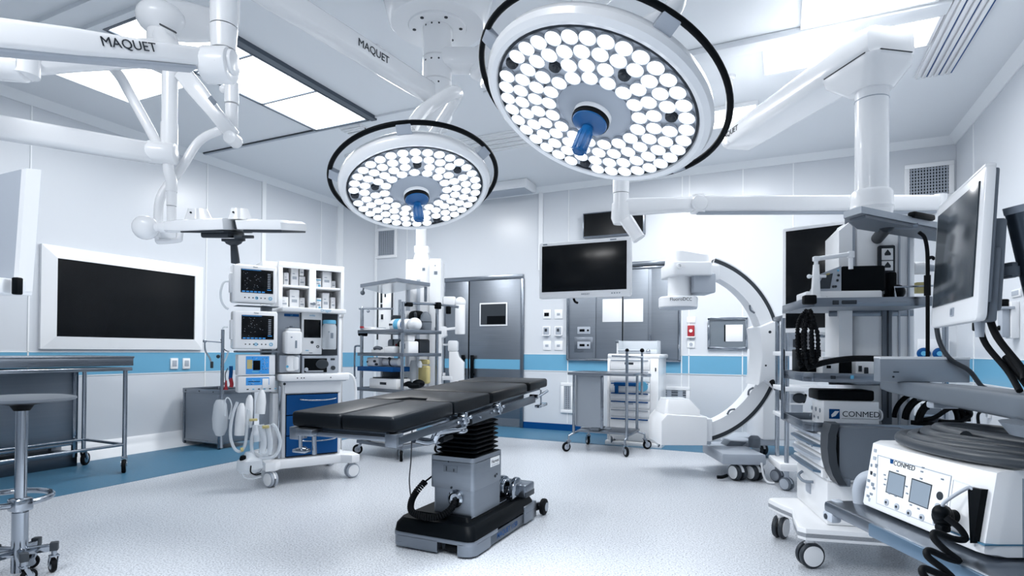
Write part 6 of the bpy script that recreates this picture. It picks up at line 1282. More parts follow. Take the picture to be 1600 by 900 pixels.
# coiled black hose hanging from the top shelf
t = thing('corrugated_hose', 'black corrugated hose hanging in loops from the corner of the top boom shelf', 'hose', BM @ V(0, -.03, zs1), TZ)
def hl(px, py): x, z = g(px, py, -.03); return V(x, 0, z-zs1)
q = MB(rubber)
for i, (xm_, wd, tp, bt) in enumerate(((1252, 6, 489, 572), (1263, 7, 487, 575), (1270, 6, 490, 568))):
    pts = [hl(1261, 484), hl(xm_-wd*.4, tp+10), hl(xm_-wd, 520), hl(xm_-wd*.9, 550), hl(xm_-1, bt), hl(xm_+wd*.6, 552), hl(xm_+wd*.5, 520), hl(1262, 486)]
    pts = [p+V(0, -.02*i, 0) for p in pts]
    L_ = []
    q.tube(pts, .010, seg=10, res=14, rfun=lambda t: 1+.28*math.sin(t*2*PI*60))
q.build('hose', t)
q = MB(rubber); q.bb((-.03, -.02, -.03), (.03, .028, .016), .008); q.build('hook', t)
q = MB(rubber); q.tube([hl(1262, 574)+V(0, .0, 0), hl(1290, 566)+V(0, .0, 0), hl(1320, 561)+V(0, -.02, 0), hl(1350, 560)+V(0, -.03, 0), hl(1378, 561)+V(0, -.04, 0)], .015); q.build('feed_hose', t)
# second shelf
y = .12; a, c = g(1337, 563, y), g(1366, 582, y); t = on_shelf('white_camera_box', 'small white box with dark knobs beside the grey dock box on the middle boom shelf', 'device', (a[0]+c[0])/2, y, zs2); hw = (c[0]-a[0])/2; H = a[1]-zs2+.03
q = MB(white); q.bb((-hw, 0, 0), (hw, .16, H), .006); q.build('casing', t); q = MB(ink); q.box((-hw+.02, -.003, H*.6), (.014, .008, .03)); q.box((.005, -.003, H*.5), (.02, .008, .035), .006); q.build('knob', t)
a, c = g(1285, 556, y), g(1330, 582, y); t = on_shelf('light_source', 'low white device with a black patch in the middle of the middle boom shelf', 'device', (a[0]+c[0])/2, y, zs2); hw = (c[0]-a[0])/2
q = MB(white); q.bb((-hw, 0, 0), (hw, .11, H*1.2), .008); q.build('casing', t); q = MB(black); q.bb((.01, -.004, .02), (.07, .004, H*1.0)); q.bb((-hw+.02, -.004, H*.6), (-hw+.04, .004, H*.75)); q.build('panel', t)
t = on_shelf('cable_box', 'black box with cyan print on the middle boom shelf', 'box', .06, .34, zs2); q = MB(black); q.bb((-.03, -.08, .035), (.08, .08, .16), .006); q.build('body', t); q = MB(white); q.bb((-.03, -.085, 0), (.09, .08, .035), .004); q.bb((-.02, -.0875, .008), (.07, -.084, .028), m=cyan); q.build('label_strip', t)
# branded box on the lowest boom shelf
y = .11; a, c = g(1287, 625, y), g(1374, 659, y); t = on_shelf('electrosurgical_unit', 'white box with a dark lettered maker name and black top on the lowest boom shelf', 'device', (a[0]+c[0])/2, y, zs3); hw = (c[0]-a[0])/2; H = a[1]-zs3+.03
q = MB(white); q.bb((-hw, 0, .01), (hw, DM-y+.03, H), .006)
for x in (-hw+.03, hw-.03):
    for yy in (.04, DM-y): q.cyl((x, yy, 0), (x, yy, .012), .014, m=ink, seg=10)
q.build('casing', t)
q = MB(black); q.bb((-hw-.02, .03, H+.0005), (hw-.01, DM-y+.03, H+.055), .01); q.build('top_unit', t)
q = MB(ink); q.text('CONMED', H*.29, face_mx(.045, -.0006, H*.52)); q.bb((-.045, -.001, H*.36), (.125, .001, H*.37)); q.build('lettering', t)
q = MB(blue); s = H*.36; q.bb((-.105, -.0012, H*.52-s*.5), (-.105+s, .0005, H*.52+s*.5)); q.prism([(-.105+s*.2, H*.52-s*.1), (-.105+s*.55, H*.52+s*.3), (-.105+s*.95, H*.52+s*.3), (-.105+s*.6, H*.52-s*.2), (-.105+s*.25, H*.52-s*.35)], -.0018, -.001, 'y', m=white); q.build('emblem', t)
q = MB(greyink)
for k in range(3): q.cyl((-hw-.002, .06+.07*k, H*.6), (-hw+.002, .06+.07*k, H*.6), .012, seg=10); q.cyl((-hw-.002, .09+.07*k, H*.3), (-hw+.002, .09+.07*k, H*.3), .008, seg=10)
q.build('side_socket', t)
q = MB(wplas); q.tube([(hw, .05, H*.75), (hw+.025, .04, H*.6), (hw+.025, .04, H*.35), (hw, .05, H*.25)], .005); q.build('side_handle', t)
# heap of black cable at the right end of the lowest shelf
e0 = g(1462, 662, .12); q = MB(rubber)
for k in range(5):
    r = .10+.012*k; yy = -.05+.025*k
    q.torus((.0+.02*(k % 2), yy, .030), r, .012, (.15*(k-2), 1, .1), a0=.0, a1=PI, seg=28)
q.tube([(-.10, -.05, .03), (-.03, -.07, .05), (.05, -.06, .10), (.13, -.04, .09), (.15, -.02, .06), (.09, -.03, .03), (.0, -.06, .03)], .011); q.tube([(-.12, -.04, .02), (0, -.10, .018), (.1, -.08, .018), (.12, .02, .02)], .012); o_ = q.build('cable_coil', None); o_.matrix_world = BM @ Matrix.Translation((e0[0], .14, zs3-.012)); tag(o_, 'heaped coil of black cable on the end of the lowest boom shelf', 'cable', 'equipment on the boom shelves')

# ------------------------------------------------------------------ monitor left of the boom column
mc = at(1266, 420, 3.8); t = thing('monitor', 'tall dark grey screen with a white frame partly behind the boom console', 'monitor', mc, YAW-math.radians(42)); F3 = Frame(mc, YAW-math.radians(42))
x0, z1 = F3.xz(0, 1222, 357); x1, _ = F3.xz(0, 1335, 420); z0 = F3.xz(0, 1226, 520)[1]
slabscreen(t, x0, x1, z0, z1, .025, .03, .05, sm=screen)
q = MB(lgrey); q.bb(((x0+x1)/2-.08, .05, z0+.2), ((x0+x1)/2+.08, .09, z0+.4), .01); q.beam(((x0+x1)/2, .09, z0+.3), ((x0+x1)/2+.2, .25, z0+.3), .05, .05, .01); q.build('mount', t)

# ------------------------------------------------------------------ low cart behind the boom
cx_, cy_ = floor_at(1229, 766); BC = V(cx_, cy_, 0); t = thing('steel_frame_cart', 'steel framed cart with white base standing behind the equipment boom', 'cart', BC, TZ); F4 = Frame(BC, TZ)
def h(px, py, y=0): return F4.xz(y, px, py)
wd = h(1336, 600)[0]; DPc = .30
q = MB(chrome)
for x, y, zt2 in ((0, 0, h(1228, 497)[1]), (wd, 0, h(1228, 497)[1]), (0, DPc, h(1228, 497)[1]), (wd, DPc, h(1228, 497)[1])):
    q = MB(chrome); q.cyl((x, y, .2), (x, y, zt2), .017); q.build('post', t)
xm2 = h(1306, 520)[0]; q = MB(wplas); q.bb((xm2-.02, .0, h(1300, 600)[1]), (xm2+.02, .04, h(1300, 497)[1]), .004); q.build('middle_post', t)
for py in (492, 549, 604):
    z = h(1228, py)[1]; q = MB(steel if py == 492 else wplas); q.bb((-.03, -.03, z-.035), (wd+.03, DPc+.02, z), .004); q.build('shelf', t)
q = MB(white); q.bb((-.06, -.05, .15), (wd+.08, DPc+.04, .21), .014); q.build('base', t)
q = MB(black); q.bb((.10, DPc-.02, h(1300, 545)[1]), (wd-.02, DPc-.005, h(1300, 500)[1])); q.build('dark_back', t)
for x, y in ((0, 0), (wd, 0), (0, DPc), (wd, DPc)): hooded_caster(t, x, y, .05, .05, -.9, .15, lgrey, mgrey)
BMx = Matrix.Translation(BC) @ Matrix.Rotation(TZ, 4, 'Z')
def cart_item(name, label, cat, px0, py0, px1, zb, dpt=.2):
    a = h(px0, py0, .06); c = h(px1, py0, .06); o_ = BMx @ V((a[0]+c[0])/2, .06, zb+.001); tt = thing(name, label, cat, o_, TZ, 'equipment on the steel framed cart'); return tt, (c[0]-a[0])/2, a[1]-zb
zA, zB_ = h(1228, 549)[1], h(1228, 604)[1]
tt, hw, H = cart_item('white_video_unit', 'white video unit with grey buttons on the steel framed cart', 'device', 1268, 519, 1302, zA); q = MB(white); q.bb((-hw, 0, 0), (hw, .2, H), .006); q.build('casing', tt); q = MB(greyink); q.box((-hw*.3, -.003, H*.8), (.05, .006, .02)); q.box((hw*.3, -.003, H*.78), (.04, .006, .018)); q.cyl((hw*.5, -.004, H*.4), (hw*.5, .002, H*.4), .018, seg=12); q.build('button', tt)
tt, hw, H = cart_item('blue_striped_unit', 'white unit with a blue stripe on the steel framed cart', 'device', 1312, 514, 1330, zA); q = MB(white); q.bb((-hw, 0, 0), (hw, .2, H), .006); q.bb((-hw*.6, .03, H), (hw*.3, .15, H+.05), .01, m=lgrey); q.build('casing', tt); q = MB(blue); q.bb((-hw, -.003, .02), (-hw+.025, .004, H-.02)); q.build('stripe', tt)
tt, hw, H = cart_item('grey_round_box', 'grey rounded box next to the post of the steel framed cart', 'device', 1231, 507, 1245, zA); q = MB(lgrey); q.bb((-hw, 0, 0), (hw, .25, H), .02, seg=3); q.build('casing', tt); q = MB(dgrey); q.box((.02, -.004, H*.3), (.03, .008, .06)); q.build('mark', tt)
tt, hw, H = cart_item('white_jug', 'white conical jug on the lower shelf of the steel framed cart', 'jug', 1338, 612, 1357, h(1228, 648)[1]); q = MB(white); q.lathe([(0, 0), (hw, 0), (hw*1.0, .05), (hw*.4, H*.9), (hw*.2, H), (0, H)], (0, .05, 0)); q.build('body', tt); q = MB(ink); q.cyl((0, .05, H), (0, .05, H+.015), .014); q.build('cap', tt)
tt, hw, H = cart_item('white_pump_head', 'white hooded unit on the lower shelf of the steel framed cart', 'device', 1283, 612, 1308, h(1228, 648)[1]); q = MB(white); q.bb((-hw, 0, 0), (hw, .25, H), .03, seg=3); q.build('casing', tt); q = MB(mgrey); q.bb((hw+.01, .05, 0), (hw+.10, .2, H*.8), .006); q.build('side_unit', tt)
tt, hw, H = cart_item('video_unit', 'grey unit with a black knob on the lower shelf of the steel framed cart', 'device', 1236, 612, 1255, h(1228, 648)[1]); q = MB(lgrey); q.bb((-hw, 0, 0), (hw, .2, H), .008); q.bb((-hw-.01, -.01, H-.02), (hw+.01, .2, H), .004, m=white); q.bb((-hw-.01, -.01, H*.42), (hw+.01, .0, H*.5), .002, m=white); q.build('casing', tt); q = MB(ink); q.sph((hw*.3, -.01, H*.72), .04, (1.2, .6, 1)); q.build('knob', tt)
q = MB(wplas); z = h(1228, 648)[1]; q.bb((-.03, -.03, z-.03), (wd+.25, DPc+.02, z), .004); q.build('shelf', t)

# ------------------------------------------------------------------ white cart with drawers under the boom
xc, yc2 = floor_at(1279, 890); DC2 = at(1290, 700, 2.8); DC2.z = 0; t = thing('drawer_cart', 'white wheeled drawer cart with a grey curved handle under the boom shelves', 'cart', DC2, TZ); F5 = Frame(DC2, TZ)
def lf(px, py): y, z = F5.yz(0, px, py); return y, z
DPT = lf(1243, 676)[0]; ztp = lf(1289, 672)[1]; zbt = lf(1284, 749)[1]; WD = .46
q = MB(white); q.bb((0.006, 0, .21), (WD, DPT, zbt+.0), .012); q.bb((.012, .006, zbt), (WD, DPT-.006, zs3-.075), .01); q.build('body', t)
zz = [lf(1286, y_)[1] for y_ in (676, 692, 712, 732, 748)]
for k in range(4):
    q = MB(white); q.bb((-.012, .01, zz[k+1]+.008), (.02, DPT-.01, zz[k]-.002), .006); d = q.build('drawer', t)
    q = MB(film if k in (1, 3) else lgrey); q.prism([(-.012, .03), (-.04, .06), (-.046, DPT/2), (-.04, DPT-.06), (-.012, DPT-.03)], zz[k]-.022, zz[k]-.010, 'z', m=0); q.build('grip', d)
    if k == 1: q = MB(ink); q.box((-.014, DPT*.45, (zz[k]+zz[k+1])/2), (.004, .05, .014)); q.box((-.014, DPT*.32, (zz[k]+zz[k+1])/2), (.004, .008, .02), m=greyink); q.build('lock', d)
q = MB(greyink); q.tube([(0, DPT*.75, zbt-.03), (-.025, DPT*.7, zbt-.045), (-.03, DPT*.55, zbt-.055), (-.025, DPT*.42, zbt-.05), (0, DPT*.38, zbt-.045)], .008); q.build('handle', t)
q = MB(lgrey); q.bb((-.0, DPT*.48, .30), (.007, DPT*.62, .36)); q.build('type_plate', t)
q = MB(white); b0 = F5.xy(.21, 1246, 822); b1 = F5.xy(.21, 1198, 779)
bp = [(b0[0], b0[1]), (b0[0]+.03, b0[1]-.03), (WD+.14, b0[1]-.03), (WD+.14, DPT+.12), (b0[0]+.0, b1[1]+.04), (b0[0]-.02, b1[1]), (b0[0]+.02, b1[1]-.13), (b0[0]+.055, DPT*.5), (b0[0]+.02, .10)]
q.prism(bp, .15, .21, 'z', .008); q.prism([(x, y) for x, y in bp], .166, .186, 'z', m=lgrey); q.build('base', t)
for x, y, a_ in ((b0[0]+.07, b0[1]+.05, -1.9), (b0[0]+.04, b1[1]-.03, -1.2), (WD+.05, b0[1]+.05, -1.6), (WD+.05, DPT, .5)): hooded_caster(t, x, y, .062, .055, a_+PI/2+.6, .155, white, dgrey)
q = MB(mgrey); k0 = F5.xz(-.10, 1296, 655); k1 = F5.xz(-.10, 1311, 756)
yk2 = -.10; xk = F5.xz(yk2, 1311, 700)[0]; xr2 = F5.xz(yk2, 1420, 700)[0]; zk1 = F5.xz(yk2, 1330, 664)[1]; zk0 = F5.xz(yk2, 1318, 757)[1]
q.bb((xk, yk2, zk0+.02), (xr2, yk2+.085, zk1-.012), .01); q.bb((xk, yk2-.004, zk0-.01), (xk+.05, yk2+.1, zk0+.03), .004); q.build('side_console', t)
q = MB(dgrey)
cur = [F5.xz(yk2, px, py) for px, py in ((1298, 662), (1293, 678), (1292, 700), (1294, 722), (1300, 742), (1309, 757))]
q.loft([[V(x, yk2-.01, z), V(x+.035, yk2-.015, z), V(x+.05, yk2+.10, z), V(x, yk2+.10, z)] for x, z in cur]); q.build('curved_handle', t)
q = MB(black); q.bb((xk-.03, yk2+.0, zk0+.06), (xk-.0, yk2+.02, zk1-.06)); q.build('handle_recess', t)
q = MB(black); q.bb((WD+.0, -.28, .05), (WD+.14, -.16, .145), .02); q.tube([(WD+.02, -.2, .14), (WD-.06, -.26, .11), (WD-.12, -.3, .06), (WD-.16, -.34, .02)], .012); q.tube([(WD+.05, -.24, .10), (WD+.04, -.30, .05), (WD+.05, -.36, .02)], .014); q.build('foot_switch_cable', t)

# ------------------------------------------------------------------ front right: device on a steel tray stand
DR = YAW-PI/2+.02; PD = at(1345, 790, 1.96); F6 = Frame(PD, DR)
zt0 = PD.z; st2 = thing('device_stand', 'steel tray stand with a bluish front edge holding the large two-screen device', 'stand', V(PD.x, PD.y, 0), DR)
q = MB(steel); q.bb((-.10, -.075, zt0-.05), (.72, .42, zt0-.006), .014); q.build('tray', st2)
q = MB(film); q.bb((.16, -.080, zt0-.052), (.73, -.06, zt0-.010), .006); q.build('blue_edge', st2)
q = MB(lgrey); q.cyl((-.08, -.05, zt0-.03), (-.08, -.02, zt0-.03), .03, bev=.005); q.bb((-.10, -.078, zt0-.075), (-.04, -.04, zt0-.04), .01); q.cyl((-.075, -.08, zt0-.058), (-.075, -.076, zt0-.058), .01, m=ink, seg=10); q.build('end_bracket', st2)
q = MB(lgrey); q.tube([(-.055, .03, zt0-.01), (-.06, .03, zt0+.04), (-.05, .04, zt0+.08), (-.03, .07, zt0+.10)], .020); q.build('curved_post', st2)
q = MB(steel); q.cyl((.35, .22, .06), (.35, .22, zt0-.05), .035); q.build('post', st2)
q = MB(dgrey); q.bb((.1, .0, .05), (.62, .44, .09), .02); q.build('foot', st2)
for x, y in ((.14, .04), (.58, .04), (.14, .40), (.58, .40)): hooded_caster(st2, x, y, .03, .03, 0, .06, dgrey, rubber)
dv = thing('fluid_pump', 'large white control unit with two small screens and a grey hose on top', 'device', PD+V(0, 0, .002), DR)
W6 = .50; H6 = .222; sl = .036; D6 = .42
def fp6(x, z, off=0): return V(x, sl*z/H6-off, z)
q = MB(white)
q.loft([[V(x, y+e, z) for y, z in ((sl*.02, .015), (0+.004, .006), (.03, 0), (D6-.02, 0), (D6, .02), (D6, H6-.03), (D6-.03, H6), (sl+.02, H6), (sl*.97, H6-.008))] for x, e in ((0, .012), (.012, 0), (W6-.03, 0), (W6-.008, .006), (W6, .03))]); q.build('casing', dv)
def face_poly(q, pts, off, m=0, th=.002):
    q.loft([[fp6(x, z, off) for x, z in pts], [fp6(x, z, off-th) for x, z in pts]], m)
FM6 = Matrix.Translation((0, 0, 0))
nrm = V(0, -H6, sl).normalized(); upv = V(0, sl, H6).normalized()
def fmx(x, z, off=.001): m = Matrix((V(1, 0, 0), upv, nrm)).transposed().to_4x4(); m.translation = fp6(x, z)+nrm*off; return m
def fx(px, py):
    """point of the sloping front face"""
    o_ = F6.i @ EYE; q_ = F6.i.to_3x3() @ ray(px, py); t_ = (o_.y*H6-sl*o_.z)/(sl*q_.z-q_.y*H6); p = o_+q_*t_; return p.x, p.z
q = MB(lgrey)
a = [fx(1372, 712), fx(1487, 745), fx(1475, 828), fx(1370, 787)]
def outline(q, pts, r, off=.001):
    for p, s in zip(pts, pts[1:]+pts[:1]): q.beam(fp6(*p, off), fp6(*s, off), r, r)
outline(q, a, .002); q.m = None; q.build('panel_outline', dv)
for i, pts in enumerate(([(1391, 738), (1415, 746), (1411, 778), (1386, 769)], [(1427, 750), (1456, 760), (1450, 795), (1422, 784)])):
    P = [fx(*p) for p in pts]; q = MB(ink); ce = (sum(p[0] for p in P)/4, sum(p[1] for p in P)/4)
    face_poly(q, [(ce[0]+(x-ce[0])*1.09-.001, ce[1]+(z-ce[1])*1.09) for x, z in P], .002); b_ = q.build('screen_bezel', dv)
    q = MB(screen_lcd); face_poly(q, [(x+.001, z) for x, z in P], .0035); q.build('screen', b_)
q = MB(ink); lx = fx(1406, 727); q.text('CONMED', .022, fmx(lx[0]+.02, lx[1]), ext=.0004); q.build('lettering', dv)
q = MB(blue); lx2 = fx(1394, 722); q.box(fp6(*lx2, .001), (.012, .003, .014)); q.build('emblem', dv)
q = MB(greyink)
rr = random.Random(5)
for px, py in ((1368, 705), (1367, 717), (1362, 728), (1370, 729), (1362, 740), (1367, 743), (1358, 752), (1364, 758), (1356, 762), (1366, 764), (1362, 773), (1357, 776), (1359, 782)):
    x, z = fx(px, py); q.box(fp6(x, z, .001), (rr.uniform(.008, .016), .003, rr.uniform(.008, .014)), .002, m=rr.choice([greyink, ink, lgrey]))
for px, py in ((1383, 743), (1384, 750), (1383, 758), (1417, 761), (1418, 772), (1403, 737), (1440, 749), (1400, 776), (1436, 796), (1390, 772), (1424, 790), (1443, 732), (1441, 738), (1473, 750)):
    x, z = fx(px, py); q.box(fp6(x, z, .001), (.009, .003, .004))
q.build('printed_symbol', dv)
for px, py in ((1386, 786), (1402, 793), (1421, 803), (1441, 810), (1466, 793), (1463, 818)):
    x, z = fx(px, py); q = MB(lgrey); q.lathe([(0, 0), (.0105, 0), (.0105, .003), (0, .004)], fp6(x, z), nrm, seg=18); bt = q.build('button', dv); q = MB(ink); q.cyl(fp6(x, z)+nrm*.003, fp6(x, z)+nrm*.005, .004, seg=10); q.build('button_mark', bt)
x, z = fx(1469, 776); q = MB(ink); q.lathe([(0, -.002), (.012, -.002), (.012, .002), (0, .003)], fp6(x, z), nrm, seg=20); q.build('round_port', dv)
x0_, z0_ = fx(1492, 757); q = MB(wplas); outline(q, [fx(1490, 750), fx(1536, 766), fx(1524, 855), fx(1478, 838)], .0025); q.build('side_bay', dv)
q = MB(black); P = [fx(1521, 762), fx(1543, 766), fx(1530, 850), fx(1525, 850)]; q.loft([[fp6(x, z, .016) for x, z in P], [fp6(x, z, -.004) for x, z in P]]); q.build('holster', dv)
# plug and coiled lead
x, z = fx(1493, 808); pc_ = fp6(x, z, .035); q = MB(black); q.sph(pc_, .028, (1.0, .9, 1.15)); q.sph(pc_+V(.01, -.012, .012), .022); q.box(pc_+V(.012, -.01, -.028), (.03, .03, .022), .008); q.cyl(pc_+V(0, .035, 0), pc_, .018); q.build('plug', dv)
q = MB(lgrey); h0_ = fx(1528, 766); q.tube([pc_+V(.012, -.01, .025), pc_+V(.022, -.012, .045), fp6(h0_[0]-.012, h0_[1], .02), fp6(h0_[0], h0_[1], .012)], .0045); q.build('lead', dv)
q = MB(rubber); pts = [pc_+V(-.02, -.012, -.014)]
L0 = V(*fp6(*fx(1470, 812), .05)); 
cp = [at(1478, 808, 1.585), at(1500, 826, 1.56), at(1508, 842, 1.55), at(1490, 842, 1.54), at(1462, 832, 1.53), at(1460, 842, 1.52), at(1480, 862, 1.50), at(1498, 876, 1.49), at(1480, 872, 1.49), at(1452, 860, 1.48), at(1450, 870, 1.47), at(1475, 890, 1.45), at(1490, 906, 1.44), at(1470, 898, 1.44), at(1443, 888, 1.43), at(1446, 902, 1.42), at(1480, 925, 1.41)]
cp = [EYE+(p-EYE)*.965 for p in cp]
im = (Matrix.Translation(PD+V(0, 0, .002)) @ Matrix.Rotation(DR, 4, 'Z')).inverted()
q.tube([im @ p for p in cp], .0085, seg=10); q.build('coiled_lead', dv)
q = MB(greyink); xs = W6+.001; q.bb((W6-.03, .10, .0), (W6+.0015, .102, H6-.02)); q.bb((.36, .0, .03), (W6+.002, D6*.9, .034), m=bluefl); q.build('shell_seam', dv)
# grey hose coiled on top
hs = thing('coiled_hose', 'thick dark grey hose coiled on top of the large two-screen control unit', 'hose', PD+V(0, 0, .002+H6), DR)
q = MB(hose_m); pts = []
for k in range(0, 88):
    a_ = 2*PI*k/26+2.6; rr_ = 1-.10*(k/26); zz_ = .0195+.012*(k/26)+.002*math.sin(a_*2.3)
    if k > 60: rr_ *= .92
    pts.append(V(.30+.31*rr_*math.cos(a_), .25+.235*rr_*math.sin(a_)+.01*math.sin(k*.9), zz_))
q.tube(pts, .018, seg=12, res=3); q.build('hose', hs)
q = MB(hose_m); q.tube([V(.10, .20, .03), V(.13, .15, .05), V(.22, .15, .058), V(.4, .18, .058), V(.6, .22, .058), V(.62, .3, .05)], .017, seg=12); q.build('hose_end', hs)

# ------------------------------------------------------------------ near right monitor and its arm
MX = V(.487, 2.145, 0); t = thing('monitor', 'large white framed monitor with a grey screen seen steeply from one side', 'monitor', (MX.x, MX.y, 1.37), -PI/2); t.rotation_euler = (math.radians(-3), 0, -PI/2); F7 = Frame((MX.x, MX.y, 1.37), -PI/2)
x0, x1 = F7.xz(0, 1460, 420)[0], F7.xz(0, 1534, 380)[0]; z1 = F7.xz(0, 1540, 250)[1]; z0 = F7.xz(0, 1528, 502)[1]
q = MB(white); q.prism(rrect(x0, x1, z0, z1, .022), 0, .024, 'y', .006); q.build('bezel', t)
q = MB(gscreen); q.bb((x0+.028, -.004, z0+.068), (x1-.04, .01, z1-.035), .002); q.build('screen', t)
q = MB(mgrey); q.bb((x0+.01, .02, z0+.05), (x1-.005, .032, z1-.01), .005); q.bb((x0+.08, .03, z0+.03), (x1-.03, .062, z1-.14), .008); q.bb((x1-.16, .03, z0+.0), (x1-.02, .05, z0+.2), .006); q.build('rear_shell', t)
q = MB(lgrey); q.box(((x0+x1)/2+.02, -.002, z0+.038), (.03, .004, .026)); q.box(((x0+x1)/2+.02, -.003, z0+.038), (.022, .004, .018), m=greyink); q.build('badge', t)
q = MB(white); q.bb((x0+.01, .0, z1-.012), (x1-.01, .026, z1+.004), .004); q.build('top_edge', t)
q = MB(rubber); q.tube([V(x1-.07, .04, z0+.03), V(x1-.05, .06, z0-.04), V(x1-.0, .10, z0-.12), V(x1+.03, .10, z0-.15)], .009); q.cyl((x1-.015, .13, z0-.095), (x1+.025, .155, z0-.145), .014); q.tube([V(x1-.10, .03, z0+.0), V(x1-.10, .05, z0-.06), V(x1-.06, .09, z0-.13), V(x1+.0, .10, z0-.18)], .008); q.cyl((x1-.085, .095, z0-.09), (x1-.03, .13, z0-.165), .014); q.build('cable', t)
q = MB(lgrey); q.cyl((x1-.10, .03, z0+.03), (x1-.10, .035, z0-.04), .014, .010); q.build('cable_sleeve', t)
# arm
RA = at(1600, 470, 1.62); ma = thing('support_boom', 'grey monitor support arm and beam behind the steeply turned monitor', 'monitor arm', RA, YAW); im2 = (Matrix.Translation(RA) @ Matrix.Rotation(YAW, 4, 'Z')).inverted()
def M_(px, py, d): return im2 @ at(px, py, d)
q = MB(mgrey); q.beam(M_(1570, 421, 1.66), M_(1650, 424, 1.62), .04, .036, .006); q.box(M_(1568, 424, 1.66), (.02, .08, .045), .006); q.cyl(M_(1577, 417, 1.64), M_(1577, 431, 1.64), .024); q.build('link', ma)
q = MB(dsteel); q.cyl(M_(1588, 330, 1.62), M_(1645, 560, 1.62), .026, .030); q.cyl(M_(1586, 322, 1.62), M_(1588.5, 333, 1.62), .028, m=lgrey); q.tube([M_(1592, 326, 1.62), M_(1600, 324, 1.62), M_(1612, 320, 1.62)], .004, m=black); q.build('gas_strut', ma)
q = MB(mgrey); b0_, b1_ = M_(1395, 602, 2.55), M_(1680, 645, 1.35)
def bs(p, w, h_): d_ = (b1_-b0_); d_.z = 0; d_.normalize(); n_ = V(-d_.y, d_.x, 0); return [p+n_*a_+V(0, 0, e_) for a_, e_ in rrect(-w, w, -h_, h_, min(w, h_)*.4, 3)]
q.loft([bs(b0_, .05, .018), bs(b0_.lerp(b1_, .1), .06, .024), bs(b0_.lerp(b1_, .55), .06, .034), bs(b1_, .06, .036)]); q.build('beam', ma)
q = MB(dgrey); q.cyl(b0_.lerp(b1_, .3)-V(0, 0, .04), b0_.lerp(b1_, .3)-V(0, 0, .02), .03); q.cyl(b1_-V(0, 0, .06), b1_-V(0, 0, .03), .12, .14, m=mgrey); q.cyl(b1_+V(0, 0, .0), M_(1650, 560, 1.6), .03); q.bb(tuple(b0_.lerp(b1_, .42)+V(-.05, -.02, -.055)), tuple(b0_.lerp(b1_, .42)+V(.05, .02, -.03)), .008, m=lgrey); q.build('pivot', ma)
dk = at(1447, 577, 2.28); t = thing('grey_dock_box', 'long grey box with a pale top edge on the monitor support beam', 'box', dk, YAW-.10); F8 = Frame(dk, YAW-.10)
x0, z1 = F8.xz(0, 1375, 558); x1, z0 = F8.xz(0, 1516, 598)
q = MB(satin); q.bb((x0, 0, z0), (x1, .05, z1), .004); q.build('body', t); q = MB(white); q.bb((x0, -.003, z1-.008), (x1, .05, z1+.003), .002); q.build('top_edge', t)
q = MB(ink); q.box((x0+.06, -.002, (z0+z1)/2-.01), (.02, .004, .004)); q.cyl((x0+.05, -.003, z0+.02), (x0+.05, .002, z0+.02), .004, seg=8); q.build('screw', t)
q = MB(dgrey); q.tube([V(x0+.24, .05, z1+.14), V(x0+.243, .03, z1+.06), V(x0+.26, -.005, z1-.005), V(x0+.32, -.02, z1-.05), V(x0+.37, -.01, z0-.01), V(x0+.42, .01, z0-.03)], .009); q.build('cable', t)
pp_ = at(1477, 560, 3.3); t = thing('drip_stand', 'thin steel upright pole behind the grey dock box', 'pole', (pp_.x, pp_.y, 0), 0)
q = MB(chrome); q.cyl((0, 0, .03), (0, 0, 1.75), .016); q.build('pole', t); q = MB(dgrey); q.lathe([(0, 0), (.16, 0), (.16, .02), (.03, .05), (0, .05)]); q.build('foot', t)

# ------------------------------------------------------------------ things on the right end of the back wall and on the right wall
def back_panel(name, label, cat, px0, py0, px1, py1, depth=.05):
    x0, z1 = back(px0, py0); x1, z0 = back(px1, py1); t = thing(name, label, cat, ((x0+x1)/2, YB, (z0+z1)/2), 0); q = MB(wplas); q.bb((-(x1-x0)/2, -depth, -(z1-z0)/2), ((x1-x0)/2, 0, (z1-z0)/2), .006); q.build('cover', t); return t, (x1-x0)/2, (z1-z0)/2
t, hx, hz = back_panel('gas_outlet_panel', 'white gas outlet panel with two blue outlets on the back wall beside the boom console', 'gas outlet', 1433, 530, 1482, 560)
for x in (-.10, .09): q = MB(blue); q.lathe([(0, 0), (.055, 0), (.06, .02), (.045, .03), (.02, .03), (0, .02)], (x*.7-.02, -.05, -.05), (0, -1, 0), seg=20); o_ = q.build('outlet', t); q = MB(cyan); q.cyl((x*.7-.02, -.082, -.05), (x*.7-.02, -.074, -.05), .025, seg=14); q.build('outlet_ring', o_)
q = MB(ink)
for x, z in ((-hx+.02, -.02), (-hx+.02, -.09), (hx-.02, -.05)): q.cyl((x, -.054, z), (x, -.048, z), .012, seg=8)
q.build('screw', t)
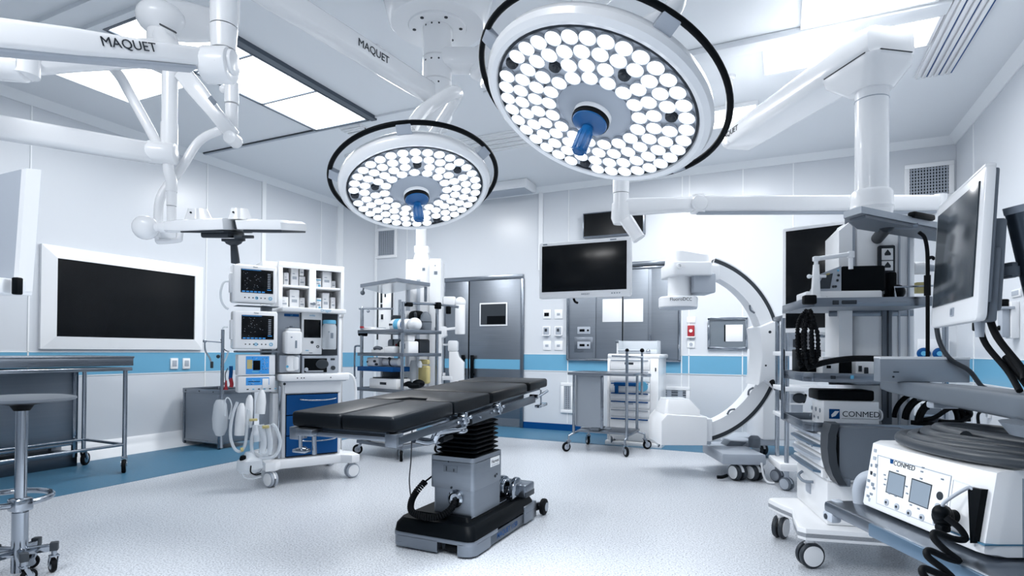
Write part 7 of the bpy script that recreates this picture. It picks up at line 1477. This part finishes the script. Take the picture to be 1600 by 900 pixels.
t, hx, hz = back_panel('electrical_box', 'white framed grey electrical box low on the back wall beside the boom console', 'electrical box', 1433, 625, 1482, 648)
q = MB(mgrey); q.bb((-hx+.02, -.07, -hz), (.06, -.04, hz-.03), .004); q.build('door', t)
def rwall(name, label, cat, px, py, w2, h2, th=.02):
    y, z = right(px, py); t = thing(name, label, cat, (XR, y, z), -PI/2); q = MB(wplas); q.bb((-w2, -th, -h2), (w2, 0, h2), .006); q.build('cover', t); return t
t = rwall('wall_socket', 'white wall socket with a black plug and long hanging cord in it', 'wall socket', 1547, 640, .045, .07)
q = MB(black); q.box((0, -.045, .0), (.05, .05, .06), .012); q.build('plug', t)
q = MB(rubber); q.tube([V(-.01, -.05, -.01), V(-.05, -.07, -.06), V(-.06, -.06, -.2), V(-.06, -.05, -.55)], .012); q.build('cord', t)
t = rwall('wall_socket', 'white wall socket with a black plug just under the near monitor', 'wall socket', 1537, 510, .05, .09)
q = MB(black); q.box((0, -.05, .0), (.05, .06, .08), .012); q.build('plug', t)
t = rwall('wall_socket', 'white wall socket without a plug beside the upper black plug', 'wall socket', 1553, 505, .045, .09); q = MB(lgrey); q.box((0, -.024, 0), (.05, .01, .07), .004); q.build('socket', t)
t = rwall('soap_dispenser', 'pale grey dispenser with a black cap on the side wall near the monitor arm', 'dispenser', 1588, 500, .07, .14, .05)
q = MB(lgrey); q.bb((-.05, -.10, -.13), (.05, -.05, .10), .01); q.bb((-.08, -.11, .08), (.08, -.03, .10), .003); q.build('body', t); q = MB(black); q.cyl((0, -.075, .10), (0, -.075, .16), .032, bev=.008); q.sph((.0, -.10, -.06), .02); q.build('cap', t)
t = rwall('wall_plate', 'pale plate with a white rim above the black capped dispenser', 'wall plate', 1590, 458, .09, .03, .015)
q = MB(lgrey); q.bb((-.07, -.018, -.018), (.07, -.012, .018), .002); q.build('inset', t)
t = rwall('label_plate', 'grey notice plate on the wall near the hanging plug cord', 'notice', 1517, 640, .10, .06, .006); q = MB(lgrey); q.bb((-.09, -.008, -.05), (.09, -.004, .05)); q.build('notice', t)
